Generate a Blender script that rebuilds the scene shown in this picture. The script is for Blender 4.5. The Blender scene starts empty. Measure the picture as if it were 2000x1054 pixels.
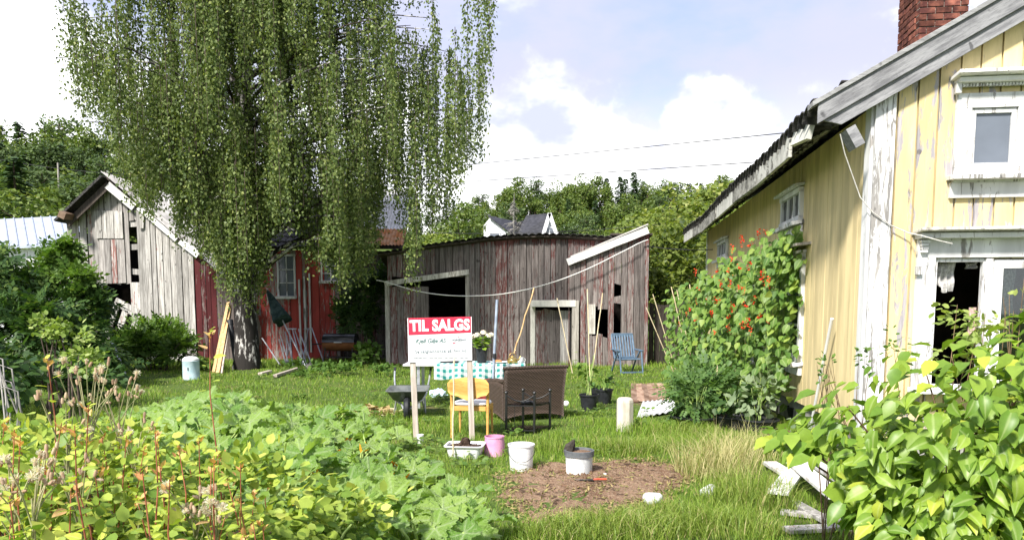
import bpy, math, random
import numpy as np
from mathutils import Vector, Matrix, Euler
R = math.radians
rnd = random.Random(7)
rng = np.random.default_rng(11)
scene = bpy.context.scene
col = scene.collection

# ------------------------------------------------------------------ camera
FPX, PPY, HOR, CAMH = 1444.0, 740.0, 605.0, 1.65      # in pixels of the 2000 px wide photograph; metres
TH = math.atan((PPY - HOR) / FPX)
cd = bpy.data.cameras.new('camera'); cam = bpy.data.objects.new('camera', cd); col.objects.link(cam)
cd.sensor_width = 36.0; cd.lens = 36.0 * FPX / 2000.0
cd.shift_y = (PPY - 527.0) / 2000.0
cd.clip_start = 0.05; cd.clip_end = 3000
cam.location = (0, 0, CAMH); cam.rotation_euler = (R(90) - TH, 0, 0)
scene.camera = cam

def ray(px, py):
    a = (px - 1000.0) / FPX; b = (PPY - py) / FPX
    c, s = math.cos(TH), math.sin(TH)
    return Vector((a, c + b * s, -s + b * c))
def P(px, py, Y):
    d = ray(px, py); t = Y / d.y
    return Vector((d.x * t, Y, CAMH + d.z * t))
def G(px, py, z=0.0):
    d = ray(px, py); t = (z - CAMH) / d.z
    return Vector((d.x * t, d.y * t, z))

# ------------------------------------------------------------------ sun, sky
SUN_EL, SUN_AZ = 45.0, 214.0          # azimuth clockwise from +Y: the sun stands high behind the camera, to its left
sd = bpy.data.lights.new('sun', 'SUN'); sun = bpy.data.objects.new('sun', sd); col.objects.link(sun)
sd.energy = 3.9; sd.angle = R(7.0); sd.color = (1.0, 0.955, 0.88)
sv = Vector((math.sin(R(SUN_AZ)) * math.cos(R(SUN_EL)), math.cos(R(SUN_AZ)) * math.cos(R(SUN_EL)), math.sin(R(SUN_EL))))
sun.rotation_euler = sv.to_track_quat('Z', 'Y').to_euler(); sun.location = (0, -5, 30)

world = bpy.data.worlds.new('World'); scene.world = world; world.use_nodes = True
wt = world.node_tree; wt.nodes.clear()
def wn(t, **k):
    n = wt.nodes.new(t)
    for a, b in k.items(): setattr(n, a, b)
    return n
def wmath(op, a, b=None, c=None, clamp=False):
    n = wn('ShaderNodeMath', operation=op); n.use_clamp = clamp
    for i, v in enumerate((a, b, c)):
        if v is None: continue
        if isinstance(v, (int, float)): n.inputs[i].default_value = v
        else: wt.links.new(v, n.inputs[i])
    return n.outputs[0]
def wmap(v, a, b, c=0.0, d=1.0):
    n = wn('ShaderNodeMapRange', interpolation_type='SMOOTHSTEP'); wt.links.new(v, n.inputs[0])
    for i, x in enumerate((a, b, c, d)): n.inputs[i + 1].default_value = x
    return n.outputs[0]
def wmix(f, a, b):
    n = wn('ShaderNodeMix', data_type='RGBA')
    if isinstance(f, float): n.inputs[0].default_value = f
    else: wt.links.new(f, n.inputs[0])
    for i, v in ((6, a), (7, b)):
        if isinstance(v, tuple): n.inputs[i].default_value = (*v, 1)
        else: wt.links.new(v, n.inputs[i])
    return n.outputs[2]
sky = wn('ShaderNodeTexSky', sky_type='NISHITA'); sky.sun_disc = False
sky.sun_elevation = R(SUN_EL); sky.sun_rotation = R(SUN_AZ); sky.air_density = 1.0; sky.dust_density = 0.6; sky.ozone_density = 1.2
tc = wn('ShaderNodeTexCoord'); dirv = tc.outputs['Generated']
def wnoise(scale, detail, rough=0.55, stretch=1.0, off=0.0):
    m = wn('ShaderNodeMapping'); wt.links.new(dirv, m.inputs[0]); m.inputs['Scale'].default_value = (1, 1, stretch)
    m.inputs['Location'].default_value = (off, off * 0.7, off * 0.3)
    n = wn('ShaderNodeTexNoise'); n.inputs['Scale'].default_value = scale; n.inputs['Detail'].default_value = detail
    n.inputs['Roughness'].default_value = rough; wt.links.new(m.outputs[0], n.inputs['Vector']); return n.outputs['Fac']
def blob(px, py, rpx, sx=1.0):
    d = ray(px, py).normalized()
    s = wn('ShaderNodeVectorMath', operation='SUBTRACT'); wt.links.new(dirv, s.inputs[0]); s.inputs[1].default_value = d
    m = wn('ShaderNodeVectorMath', operation='MULTIPLY'); wt.links.new(s.outputs[0], m.inputs[0]); m.inputs[1].default_value = (1 / sx, 1 / sx, 1)
    l = wn('ShaderNodeVectorMath', operation='LENGTH'); wt.links.new(m.outputs[0], l.inputs[0])
    return wmath('SUBTRACT', 1.0, wmath('DIVIDE', l.outputs['Value'], rpx / FPX))
cum = None                                               # the cumulus heaps standing in the sky
for b in ((975, 310, 120, 1.0), (1065, 255, 115, 0.9), (1140, 320, 105, 1.1), (1205, 320, 80, 1.0), (1000, 420, 200, 1.7), (1395, 255, 95, 1.0), (1450, 330, 110, 1.4),
          (60, 200, 210, 1.0), (180, 330, 180, 1.4), (600, 300, 200, 1.3), (-400, 330, 260, 1.6), (2300, 250, 300, 1.5)):
    v = blob(*b); cum = v if cum is None else wmath('MAXIMUM', cum, v)
n1 = wnoise(17.0, 7, 0.55); n2 = wnoise(2.6, 6, 0.55, 2.2, 3.0); n3 = wnoise(5.0, 5, 0.6, 1.6, 9.0)
cumv = wmath('ADD', cum, wmath('MULTIPLY', wmath('SUBTRACT', n1, 0.5), 1.5))
cmask = wmap(cumv, -0.12, 0.38)
thin = wmap(n2, 0.34, 0.58)                              # a veil of thinner lilac grey cloud over all the sky
sep = wn('ShaderNodeSeparateXYZ'); wt.links.new(dirv, sep.inputs[0])
hz = wmap(sep.outputs[2], 0.04, 0.30, 0.75, 0.0)
base = wmix(0.62, sky.outputs[0], (2.9, 3.4, 4.7))
veil = wmix(thin, base, (3.4, 3.5, 4.5))
veil = wmix(wmap(n3, 0.55, 0.75, 0.0, 0.7), veil, (7.0, 7.2, 7.6))
low = wmix(hz, veil, (8.2, 8.3, 8.6))
shade = wmix(wmap(n3, 0.38, 0.60), (3.5, 3.7, 4.35), (9.0, 9.0, 9.0))
skyc = wmix(cmask, low, shade)
bg = wn('ShaderNodeBackground'); bg.inputs['Strength'].default_value = 0.1
wt.links.new(skyc, bg.inputs['Color'])
wo = wn('ShaderNodeOutputWorld'); wt.links.new(bg.outputs[0], wo.inputs['Surface'])

scene.view_settings.view_transform = 'Standard'; scene.view_settings.look = 'None'
scene.view_settings.gamma = 1.0; scene.view_settings.use_curve_mapping = False
scene.view_settings.exposure = 1.22
scene.cycles.max_bounces = 7; scene.cycles.diffuse_bounces = 3; scene.cycles.transmission_bounces = 5; scene.cycles.transparent_max_bounces = 6
scene.cycles.use_denoising = True
try: scene.cycles.denoiser = 'OPENIMAGEDENOISE'
except Exception: pass

# ------------------------------------------------------------------ mesh helpers
class MB:
    def __init__(s): s.v = []; s.f = []; s.smooth = []
    def add(s, vs, fs, smooth=False):
        o = len(s.v); s.v += [tuple(v) for v in vs]; s.f += [tuple(i + o for i in f) for f in fs]; s.smooth += [smooth] * len(fs); return s
    def hexa(s, c):      # 8 corners: bottom ring 0-3, top ring 4-7
        return s.add(c, [(3, 2, 1, 0), (4, 5, 6, 7), (0, 1, 5, 4), (1, 2, 6, 5), (2, 3, 7, 6), (3, 0, 4, 7)])
    def box(s, c, d, rot=None):
        c = Vector(c); x, y, z = d[0] / 2, d[1] / 2, d[2] / 2
        vs = [Vector(q) for q in ((-x, -y, -z), (x, -y, -z), (x, y, -z), (-x, y, -z), (-x, -y, z), (x, -y, z), (x, y, z), (-x, y, z))]
        if rot is not None:
            m = rot if isinstance(rot, Matrix) else Euler(rot).to_matrix()
            vs = [m @ q for q in vs]
        return s.hexa([c + q for q in vs])
    def bar(s, a, b, w, h, up=(0, 0, 1)):     # rectangular bar from a to b
        a, b = Vector(a), Vector(b); d = (b - a).normalized(); u = Vector(up)
        if abs(d.dot(u)) > 0.98: u = Vector((0, 1, 0))
        x = d.cross(u).normalized(); z = x.cross(d).normalized(); x *= w / 2; z *= h / 2
        return s.hexa([a - x - z, a + x - z, b + x - z, b - x - z, a - x + z, a + x + z, b + x + z, b - x + z])
    def tube(s, pts, rad, n=8, caps=True, smooth=True):
        pts = [Vector(p) for p in pts]; m = len(pts)
        if not hasattr(rad, '__len__'): rad = [rad] * m
        vs = []; ref = None
        for i, p in enumerate(pts):
            d = (pts[min(i + 1, m - 1)] - pts[max(i - 1, 0)]).normalized()
            if ref is None: ref = d.orthogonal().normalized()
            ref = (ref - d * ref.dot(d))
            ref = ref.normalized() if ref.length > 1e-6 else d.orthogonal().normalized()
            q = d.cross(ref)
            for k in range(n):
                t = 2 * math.pi * k / n
                vs.append(p + (ref * math.cos(t) + q * math.sin(t)) * rad[i])
        fs = [(i * n + k, i * n + (k + 1) % n, (i + 1) * n + (k + 1) % n, (i + 1) * n + k) for i in range(m - 1) for k in range(n)]
        s.add(vs, fs, smooth)
        if caps:
            s.add(vs[:n], [tuple(range(n))[::-1]]); s.add(vs[-n:], [tuple(range(n))])
        return s
    def lathe(s, prof, n=20, c=(0, 0, 0), smooth=True, sx=1.0, sy=1.0, ph=0.0):
        vs = []; pr = []
        for i, q in enumerate(prof):          # split the ring where the profile turns sharply
            pr.append(q)
            if 0 < i < len(prof) - 1:
                a = math.atan2(prof[i][1] - prof[i - 1][1], prof[i][0] - prof[i - 1][0]); b = math.atan2(prof[i + 1][1] - prof[i][1], prof[i + 1][0] - prof[i][0])
                if abs((b - a + math.pi) % (2 * math.pi) - math.pi) > R(38): pr.append(None); pr.append(q)
        runs = [[]]
        for q in pr:
            if q is None: runs.append([])
            else: runs[-1].append(q)
        if len(runs) > 1:
            for q in runs: s.lathe(q, n, c, smooth, sx, sy, ph)
            return s
        for r, z in prof:
            for k in range(n):
                t = 2 * math.pi * k / n + ph; vs.append((c[0] + r * sx * math.cos(t), c[1] + r * sy * math.sin(t), c[2] + z))
        fs = [(i * n + k, i * n + (k + 1) % n, (i + 1) * n + (k + 1) % n, (i + 1) * n + k) for i in range(len(prof) - 1) for k in range(n)]
        return s.add(vs, fs, smooth)
    def grid(s, fn, nu, nv, smooth=True):
        vs = [fn(i / nu, j / nv) for j in range(nv + 1) for i in range(nu + 1)]
        fs = [(j * (nu + 1) + i, j * (nu + 1) + i + 1, (j + 1) * (nu + 1) + i + 1, (j + 1) * (nu + 1) + i) for j in range(nv) for i in range(nu)]
        return s.add(vs, fs, smooth)
    def mesh(s, name):
        me = bpy.data.meshes.new(name); me.from_pydata(s.v, [], s.f); me.polygons.foreach_set('use_smooth', s.smooth); me.update(); return me
    def build(s, name, mat, parent=None, world=False, loc=None, bevel=0.0):
        me = s.mesh(name)
        if world and parent is not None:
            me.transform(Matrix.Translation(-parent.location))
        o = link(name, me, mat, parent)
        if loc is not None: o.location = loc
        if bevel:
            b = o.modifiers.new('bevel', 'BEVEL'); b.width = bevel; b.segments = 2; b.limit_method = 'ANGLE'; b.angle_limit = R(35)
        return o
def link(name, me, mat, parent=None, m=None):
    if mat is not None and not me.materials: me.materials.append(mat)
    o = bpy.data.objects.new(name, me); col.objects.link(o)
    if parent is not None: o.parent = parent
    if m is not None: o.matrix_local = m
    return o
def mesh_np(name, V, F, smooth=False):
    V = np.asarray(V, np.float32); F = np.asarray(F, np.int32); k = F.shape[1]
    me = bpy.data.meshes.new(name)
    me.vertices.add(len(V)); me.vertices.foreach_set('co', V.ravel())
    me.loops.add(F.size); me.loops.foreach_set('vertex_index', F.ravel())
    me.polygons.add(len(F)); me.polygons.foreach_set('loop_start', np.arange(0, F.size, k, dtype=np.int32))
    try: me.polygons.foreach_set('loop_total', np.full(len(F), k, np.int32))
    except Exception: pass
    if smooth: me.polygons.foreach_set('use_smooth', np.ones(len(F), bool))
    me.update(calc_edges=True); me.validate(); return me
def norm(a): return a / np.maximum(np.linalg.norm(a, axis=1, keepdims=True), 1e-9)
DIA = (np.array([(0, 0, 0), (.36, .42, .05), (0, 1, 0), (-.36, .42, .05)]), np.array([(0, 1, 2, 3)]))
HEX = (np.array([(0, 0, 0), (.3, .2, .06), (.34, .6, .04), (0, 1, 0), (-.34, .6, .04), (-.3, .2, .06)]), np.array([(0, 1, 2, 3), (0, 3, 4, 5)]))
def leaf_cloud(name, pos, axis, nor, size, tmpl=DIA):
    T, F = tmpl; n = len(pos); axis = norm(axis); right = norm(np.cross(axis, nor)); nor = np.cross(right, axis)
    size = np.asarray(size).reshape(-1, 1, 1) * np.ones((n, 1, 1))
    V = pos[:, None, :] + size * (T[None, :, 0, None] * right[:, None, :] + T[None, :, 1, None] * axis[:, None, :] + T[None, :, 2, None] * nor[:, None, :])
    FF = (F[None] + (np.arange(n) * len(T))[:, None, None]).reshape(-1, F.shape[1])
    return mesh_np(name, V.reshape(-1, 3), FF)
def rdir(n, zs=1.0):
    a = rng.normal(size=(n, 3)); a[:, 2] *= zs; return norm(a)

def tag(o, label=None, cat=None, group=None, kind=None):
    if label: o['label'] = label
    if cat: o['category'] = cat
    if group: o['group'] = group
    if kind: o['kind'] = kind
    return o
def thing(name, label, cat, loc=(0, 0, 0), rz=0.0, group=None):
    o = bpy.data.objects.new(name, None); col.objects.link(o); o.empty_display_size = 0.1
    o.location = loc; o.rotation_euler = (0, 0, rz); return tag(o, label, cat, group)
def copy_tree(o, parent=None):
    c = o.copy(); col.objects.link(c); c.parent = parent
    for ch in KIDS(o): copy_tree(ch, c)
    return c
def KIDS(o): return [x for x in bpy.data.objects if x.parent == o]

# ------------------------------------------------------------------ materials
class NT:
    def __init__(s, name):
        s.m = bpy.data.materials.new(name); s.m.use_nodes = True; s.t = s.m.node_tree; s.t.nodes.clear()
        s.out = s.n('ShaderNodeOutputMaterial'); s._pos = None
    def n(s, t, **k):
        q = s.t.nodes.new(t)
        for a, b in k.items(): setattr(q, a, b)
        return q
    def put(s, i, v):
        if isinstance(v, bpy.types.NodeSocket): s.t.links.new(v, i)
        elif isinstance(v, tuple) and len(v) == 3 and i.type == 'RGBA': i.default_value = (*v, 1)
        else: i.default_value = v
    def math(s, op, a, b=0.0, clamp=False):
        q = s.n('ShaderNodeMath', operation=op); q.use_clamp = clamp; s.put(q.inputs[0], a); s.put(q.inputs[1], b); return q.outputs[0]
    def mix(s, f, a, b, blend='MIX'):
        q = s.n('ShaderNodeMix', data_type='RGBA', blend_type=blend); s.put(q.inputs[0], f); s.put(q.inputs[6], a); s.put(q.inputs[7], b); return q.outputs[2]
    def ramp(s, v, a, b, c=0.0, d=1.0, smooth=True):
        q = s.n('ShaderNodeMapRange'); q.interpolation_type = 'SMOOTHSTEP' if smooth else 'LINEAR'
        for i, x in enumerate((v, a, b, c, d)): s.put(q.inputs[i], x)
        return q.outputs[0]
    def pos(s, objrand=True, coord='world'):
        if coord == 'world': p = s.n('ShaderNodeNewGeometry').outputs['Position']
        else: p = s.n('ShaderNodeTexCoord').outputs['Object']
        if objrand:
            r = s.n('ShaderNodeObjectInfo').outputs['Random']
            w = s.n('ShaderNodeVectorMath', operation='ADD'); s.put(w.inputs[0], p)
            c = s.n('ShaderNodeCombineXYZ'); k = s.math('MULTIPLY', r, 53.0)
            for i in range(3): s.put(c.inputs[i], k)
            s.put(w.inputs[1], c.outputs[0]); p = w.outputs[0]
        return p
    def noise(s, p, scale=(1, 1, 1), detail=4.0, rough=0.55, dist=0.0):
        if not isinstance(scale, tuple): scale = (scale,) * 3
        m = s.n('ShaderNodeMapping'); s.put(m.inputs[0], p); m.inputs['Scale'].default_value = scale
        q = s.n('ShaderNodeTexNoise'); s.put(q.inputs['Vector'], m.outputs[0]); q.inputs['Scale'].default_value = 1.0
        q.inputs['Detail'].default_value = detail; q.inputs['Roughness'].default_value = rough; q.inputs['Distortion'].default_value = dist
        return q.outputs['Fac']
    def rand(s): return s.n('ShaderNodeObjectInfo').outputs['Random']
    def finish(s, colr, rough=0.8, spec=0.3, metal=0.0, bump=None, bstr=0.3, bdist=0.01, trans=0.0, tcol=None, alpha=None, **kw):
        b = s.n('ShaderNodeBsdfPrincipled'); s.put(b.inputs['Base Color'], colr); s.put(b.inputs['Roughness'], rough)
        s.put(b.inputs['Specular IOR Level'], spec); s.put(b.inputs['Metallic'], metal)
        if bump is not None:
            q = s.n('ShaderNodeBump'); s.put(q.inputs['Height'], bump); q.inputs['Strength'].default_value = bstr; q.inputs['Distance'].default_value = bdist
            s.t.links.new(q.outputs[0], b.inputs['Normal'])
        sh = b.outputs[0]
        if trans:
            t = s.n('ShaderNodeBsdfTranslucent'); s.put(t.inputs['Color'], tcol if tcol is not None else colr)
            x = s.n('ShaderNodeMixShader'); x.inputs[0].default_value = trans; s.t.links.new(sh, x.inputs[1]); s.t.links.new(t.outputs[0], x.inputs[2]); sh = x.outputs[0]
        s.t.links.new(sh, s.out.inputs['Surface']); return s.m
MATS = {}
def vm(name, c1, c2, scale=8.0, rough=0.75, spec=0.3, bump=0.0, orand=0.25, metal=0.0, detail=5.0, lo=0.35, hi=0.65, coord='world'):
    t = NT(name); p = t.pos(True, coord); f = t.noise(p, scale, detail)
    c = t.mix(t.ramp(f, lo, hi), c1, c2)
    if orand:
        c = t.mix(1.0, c, t.mix(t.rand(), (1 - orand,) * 3, (1 + orand,) * 3), 'MULTIPLY')
    g = t.noise(p, 90.0 if not isinstance(scale, tuple) else tuple(q * 6 for q in scale), 2.0)
    return t.finish(c, rough, spec, metal, bump=(t.math('ADD', f, t.math('MULTIPLY', g, 0.3)) if bump else None), bstr=bump)
def woodm(name, bare1, bare2, paint=None, amt=0.0, sc=(22, 22, 1.3), rough=0.85, orand=0.35, pvar=0.25, dirt=0.5, zpaint=None, psc=(16, 16, 2.2), roty=0.0):
    t = NT(name); p = t.pos(True)
    if roty:
        rm = t.n('ShaderNodeMapping'); t.put(rm.inputs[0], p); rm.inputs['Rotation'].default_value = (0, roty, 0); p = rm.outputs[0]
    f = t.noise(p, sc, 6.0, 0.65, 0.3); fine = t.noise(p, tuple(q * 5 for q in sc), 3.0)
    c = t.mix(t.ramp(f, 0.32, 0.68), bare1, bare2)
    c = t.mix(t.ramp(fine, 0.5, 0.75, 0.0, 0.45), c, tuple(q * 0.35 for q in bare1))
    knot = t.noise(p, (9, 9, 5), 1.0); c = t.mix(t.ramp(knot, 0.70, 0.76, 0.0, 0.7), c, tuple(q * 0.25 for q in bare1))
    h = f
    if paint is not None:
        k = t.noise(p, psc, 6.0, 0.7, 0.6)
        th = t.math('ADD', 1.0 - amt, t.math('MULTIPLY', t.math('SUBTRACT', t.rand(), 0.5), -2 * pvar))
        if zpaint is not None:
            z = t.n('ShaderNodeSeparateXYZ'); t.put(z.inputs[0], t.pos(False))
            th = t.math('SUBTRACT', th, t.ramp(z.outputs[2], zpaint[0], zpaint[1], 0.0, zpaint[2]))
        kk = t.math('SUBTRACT', k, th)
        msk = t.ramp(kk, -0.03, 0.03)
        pc = t.mix(t.ramp(t.noise(p, (5, 5, 0.9), 5.0), 0.3, 0.7), paint, tuple(q * 0.72 for q in paint))
        pc = t.mix(t.ramp(fine, 0.58, 0.72, 0.0, 0.25), pc, tuple(q * 0.45 for q in paint))
        c = t.mix(msk, c, pc); h = t.math('ADD', t.math('MULTIPLY', f, 0.6), t.math('MULTIPLY', msk, 0.5))
    c = t.mix(1.0, c, t.mix(t.rand(), (1 - orand,) * 3, (1 + orand * 0.7,) * 3), 'MULTIPLY')
    if dirt:
        d = t.noise(p, (3.0, 3.0, 0.8), 5.0, 0.7); c = t.mix(t.ramp(d, 0.55, 0.8, 0.0, dirt), c, tuple(q * 0.3 for q in bare1))
    return t.finish(c, rough, 0.2, bump=t.math('ADD', h, t.math('MULTIPLY', fine, 0.4)), bstr=0.55, bdist=0.006)
def leafm(name, c1, c2, trans=0.35, rough=0.45, spec=0.35, c3=None, f3=0.12, tk=1.5, vein=0.0):
    t = NT(name); g = t.n('ShaderNodeNewGeometry')
    r = t.math('FRACT', t.math('ADD', g.outputs['Random Per Island'], t.rand()))
    c = t.mix(r, c1, c2)
    if c3 is not None:
        r2 = t.math('FRACT', t.math('MULTIPLY', r, 17.3)); c = t.mix(t.ramp(r2, 1 - f3, 1 - f3 * 0.6), c, c3)
    n = t.noise(t.pos(True), 26.0, 3.0); c = t.mix(1.0, c, t.mix(n, (0.75,) * 3, (1.25,) * 3), 'MULTIPLY')
    va = t.n('ShaderNodeAttribute'); va.attribute_name = 'vein'; c = t.mix(t.ramp(va.outputs['Fac'], .72, 1.0, 0, .55), c, t.mix(.5, c, (.55, .60, .30)))
    tcol = t.mix(1.0, c, (tk, tk * 1.05, tk * 0.45), 'MULTIPLY')
    return t.finish(c, rough, spec, bump=n if vein else None, bstr=vein, bdist=0.02, trans=trans, tcol=tcol)
def M(k): return MATS[k]
W_ = MATS
W_['barn'] = woodm('barn_wood', (.11, .093, .087), (.29, .255, .24), (.14, .055, .05), 0.42, orand=.38, pvar=.10, zpaint=(3.45, 3.75, .2), dirt=.45, psc=(34, 34, 3.4))
W_['greywood'] = woodm('silver_wood', (.24, .225, .21), (.56, .54, .51), (.26, .07, .06), 0.24, orand=.28, pvar=.16, dirt=.35)
W_['redgrey'] = woodm('red_worn_wood', (.10, .075, .07), (.24, .20, .185), (.085, .018, .02), 0.52, orand=.3, pvar=.15)
W_['redwood'] = woodm('red_painted_wood', (.24, .20, .185), (.46, .41, .385), (.42, .07, .06), 0.58, orand=.25, pvar=.18, dirt=.3)
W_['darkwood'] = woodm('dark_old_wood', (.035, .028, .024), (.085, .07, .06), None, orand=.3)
W_['whitewood'] = woodm('white_flaking_wood', (.22, .21, .2), (.38, .36, .34), (.78, .78, .78), 0.58, orand=.06, pvar=.05, dirt=.18)
W_['whitebeam'] = woodm('white_board_slanting', (.3, .28, .26), (.5, .48, .45), (.78, .77, .75), 0.64, sc=(4, 30, 30), psc=(4, 20, 20), orand=.06, pvar=.05, dirt=.2, roty=.37)
W_['yellow'] = woodm('yellow_flaking_paint', (.30, .28, .30), (.46, .43, .44), (.78, .64, .34), 0.57, orand=.09, pvar=.05, dirt=.10, psc=(11, 11, 1.8), sc=(22, 22, 1.0))
W_['yellowside'] = woodm('yellow_side_paint', (.28, .25, .2), (.42, .38, .3), (.80, .65, .36), 0.70, orand=.07, pvar=.03, dirt=.14, psc=(16, 16, .9), sc=(22, 22, .7))
W_['greyboard'] = woodm('grey_bargeboard', (.17, .17, .18), (.32, .32, .33), None, sc=(1.6, 26, 26), orand=.12, dirt=.3, roty=.52)
W_['eave'] = woodm('weathered_eave', (.10, .095, .085), (.42, .41, .37), (.62, .61, .56), 0.52, sc=(5, 5, 9), psc=(4, 4, 5), orand=.12, dirt=.6)
W_['tan'] = woodm('tan_timber', (.42, .27, .12), (.66, .46, .25), None, orand=.35, dirt=.15)
W_['post'] = woodm('pale_post', (.36, .30, .25), (.58, .52, .46), None, orand=.12, dirt=.1)
W_['chairwood'] = woodm('honey_chair', (.55, .30, .08), (.70, .42, .13), None, sc=(3, 3, 14), orand=.04, dirt=0)
W_['tile'] = vm('dark_roof_tile', (.012, .012, .013), (.07, .066, .062), 14.0, .8, .3, .4, .4)
W_['sheet'] = vm('pale_roof_sheet', (.42, .40, .38), (.62, .60, .57), (3, 3, 3), .8, .2, .2, .15)
W_['rust'] = vm('rusty_sheet', (.42, .16, .05), (.5, .3, .18), 4.0, .85, .2, .2, .2)
W_['black'] = vm('black_plastic', (.012, .013, .016), (.022, .024, .028), 20.0, .5, .4, 0, .1)
W_['blackmetal'] = vm('black_metal', (.010, .010, .011), (.02, .02, .02), 20.0, .4, .5, 0, .1)
W_['void'] = vm('shade_dark_interior', (.012, .010, .009), (.025, .02, .018), 3.0, .95, .05, 0, .1)  # near-black colour stands in for the shade inside the buildings
W_['steel'] = vm('galvanised_steel', (.42, .44, .47), (.6, .62, .65), 12.0, .4, .5, .05, .15, metal=.6)
W_['white'] = vm('white_plastic', (.72, .72, .73), (.82, .82, .82), 6.0, .45, .4, 0, .04)
W_['glass'] = None
def glassm(name, colr=(.02, .024, .03), rough=.06):
    t = NT(name); n = t.noise(t.pos(False), 3.0, 3.0)
    return t.finish(t.mix(n, colr, tuple(q * 1.6 for q in colr)), rough, .6)
W_['glass'] = glassm('dark_window_glass')
W_['skyglass'] = glassm('sky_window_glass', (.10, .115, .14), .10)
def clearm(name, tint=(.9, .95, .93)):
    t = NT(name); g = t.n('ShaderNodeBsdfGlossy'); g.inputs['Roughness'].default_value = .03
    tr = t.n('ShaderNodeBsdfTransparent'); t.put(tr.inputs['Color'], tint)
    f = t.n('ShaderNodeFresnel'); f.inputs['IOR'].default_value = 1.7
    x = t.n('ShaderNodeMixShader'); t.t.links.new(f.outputs[0], x.inputs[0]); t.t.links.new(tr.outputs[0], x.inputs[1]); t.t.links.new(g.outputs[0], x.inputs[2])
    t.t.links.new(x.outputs[0], t.out.inputs['Surface']); return t.m
W_['clear'] = clearm('clear_glass', (.80, .86, .84))
# ------------------------------------------------------------------ ground and hill, one sheet to the horizon
def sstep(x, a, b):
    t = min(max((x - a) / (b - a), 0.0), 1.0); return t * t * (3 - 2 * t)
def gz(x, y):
    h = 15.0 * sstep(y, 42, 150) + 2.5 * sstep(y, 42, 90) * sstep(-x, 5, 45) + 14.0 * sstep(y, 200, 700)
    if y < 27: h += 0.018 * math.sin(x * 1.7 + 0.6) * math.sin(y * 1.3) * sstep(y, 3, 6)
    else: h += 0.5 * sstep(y, 45, 60) * math.sin(x * 0.11 + y * 0.07)
    return h
def gmat():
    t = NT('lawn_soil'); p = t.pos(False)
    a = t.noise(p, 1.1, 5.0); b = t.noise(p, 9.0, 5.0)
    c = t.mix(t.ramp(b, .3, .7), (.05, .085, .018), (.10, .14, .035)); c = t.mix(t.ramp(a, .58, .72), c, (.13, .10, .055))
    return t.finish(c, .95, .1, bump=b, bstr=.6, bdist=.03)
W_['ground'] = gmat()
xs = sorted(set(list(np.linspace(-14, 14, 71)) + list(np.linspace(-60, 60, 41)) + [-900, -500, -300, -180, -110, 110, 180, 300, 500, 900]))
ys = sorted(set([-300, -120, -50, -20, -8] + list(np.linspace(-3, 28, 78)) + list(np.linspace(30, 170, 48)) + [200, 260, 340, 440, 560, 700, 1000]))
mb = MB(); nx = len(xs)
mb.add([(x, y, gz(x, y)) for y in ys for x in xs], [(j * nx + i, j * nx + i + 1, (j + 1) * nx + i + 1, (j + 1) * nx + i) for j in range(len(ys) - 1) for i in range(nx - 1)], True)
tag(mb.build('ground', W_['ground']), 'grassy ground of the garden rising to a wooded hill behind the barns', kind='structure')
def soilm():
    t = NT('dug_soil'); p = t.pos(False); a = t.noise(p, 2.2, 6.0, .65); b = t.noise(p, 45.0, 4.0, .7); d = t.noise(p, 7.0, 5.0, .6)
    c = t.mix(t.ramp(a, .35, .62), (.17, .095, .058), (.27, .175, .115)); c = t.mix(t.ramp(b, .45, .62), c, (.35, .25, .17))
    c = t.mix(t.ramp(d, .55, .66), c, (.07, .045, .03)); return t.finish(c, .95, .1, bump=t.math('ADD', b, t.math('MULTIPLY', d, 1.5)), bstr=1.0, bdist=.03)
W_['soil'] = soilm()
SOIL = [G(985, 935), G(1040, 912), G(1150, 905), G(1260, 900), G(1340, 915), G(1345, 945), G(1270, 985), G(1180, 1005), G(1050, 1020), G(1000, 985)]
SC = sum(SOIL, Vector()) / len(SOIL)
def in_soil(x, y, k=1.0):
    inside = False; n = len(SOIL)
    for i in range(n):
        a = SC + (SOIL[i] - SC) * k; b = SC + (SOIL[(i + 1) % n] - SC) * k
        if (a.y > y) != (b.y > y) and x < (b.x - a.x) * (y - a.y) / (b.y - a.y) + a.x: inside = not inside
    return inside
mb = MB(); nr, ns = 14, 90; vs = [(SC.x, SC.y, .018)]
def soil_edge(t):
    q = t * len(SOIL); i = int(q) % len(SOIL); f = q - int(q); return SOIL[i].lerp(SOIL[(i + 1) % len(SOIL)], f)
for r in range(1, nr + 1):
    for k in range(ns):
        e = soil_edge(k / ns); q = SC + (e - SC) * (r / nr) * (1.0 + .05 * math.sin(k * 1.9) * (r == nr) + .09 * math.sin(k * .61 + 1) + .07 * math.sin(k * 1.13))
        vs.append((q.x, q.y, (0.016 + rnd.uniform(-.010, .022) + .010 * math.sin(q.x * 9) * math.sin(q.y * 8)) if r < nr else 0.002))
fs = [(0, 1 + k, 1 + (k + 1) % ns) for k in range(ns)] + [(1 + (r - 1) * ns + k, 1 + r * ns + k, 1 + r * ns + (k + 1) % ns, 1 + (r - 1) * ns + (k + 1) % ns) for r in range(1, nr) for k in range(ns)]
mb.add(vs, fs, True); tag(mb.build('soil', W_['soil']), 'bare patch of dug reddish brown soil in the grass', kind='structure')

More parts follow.
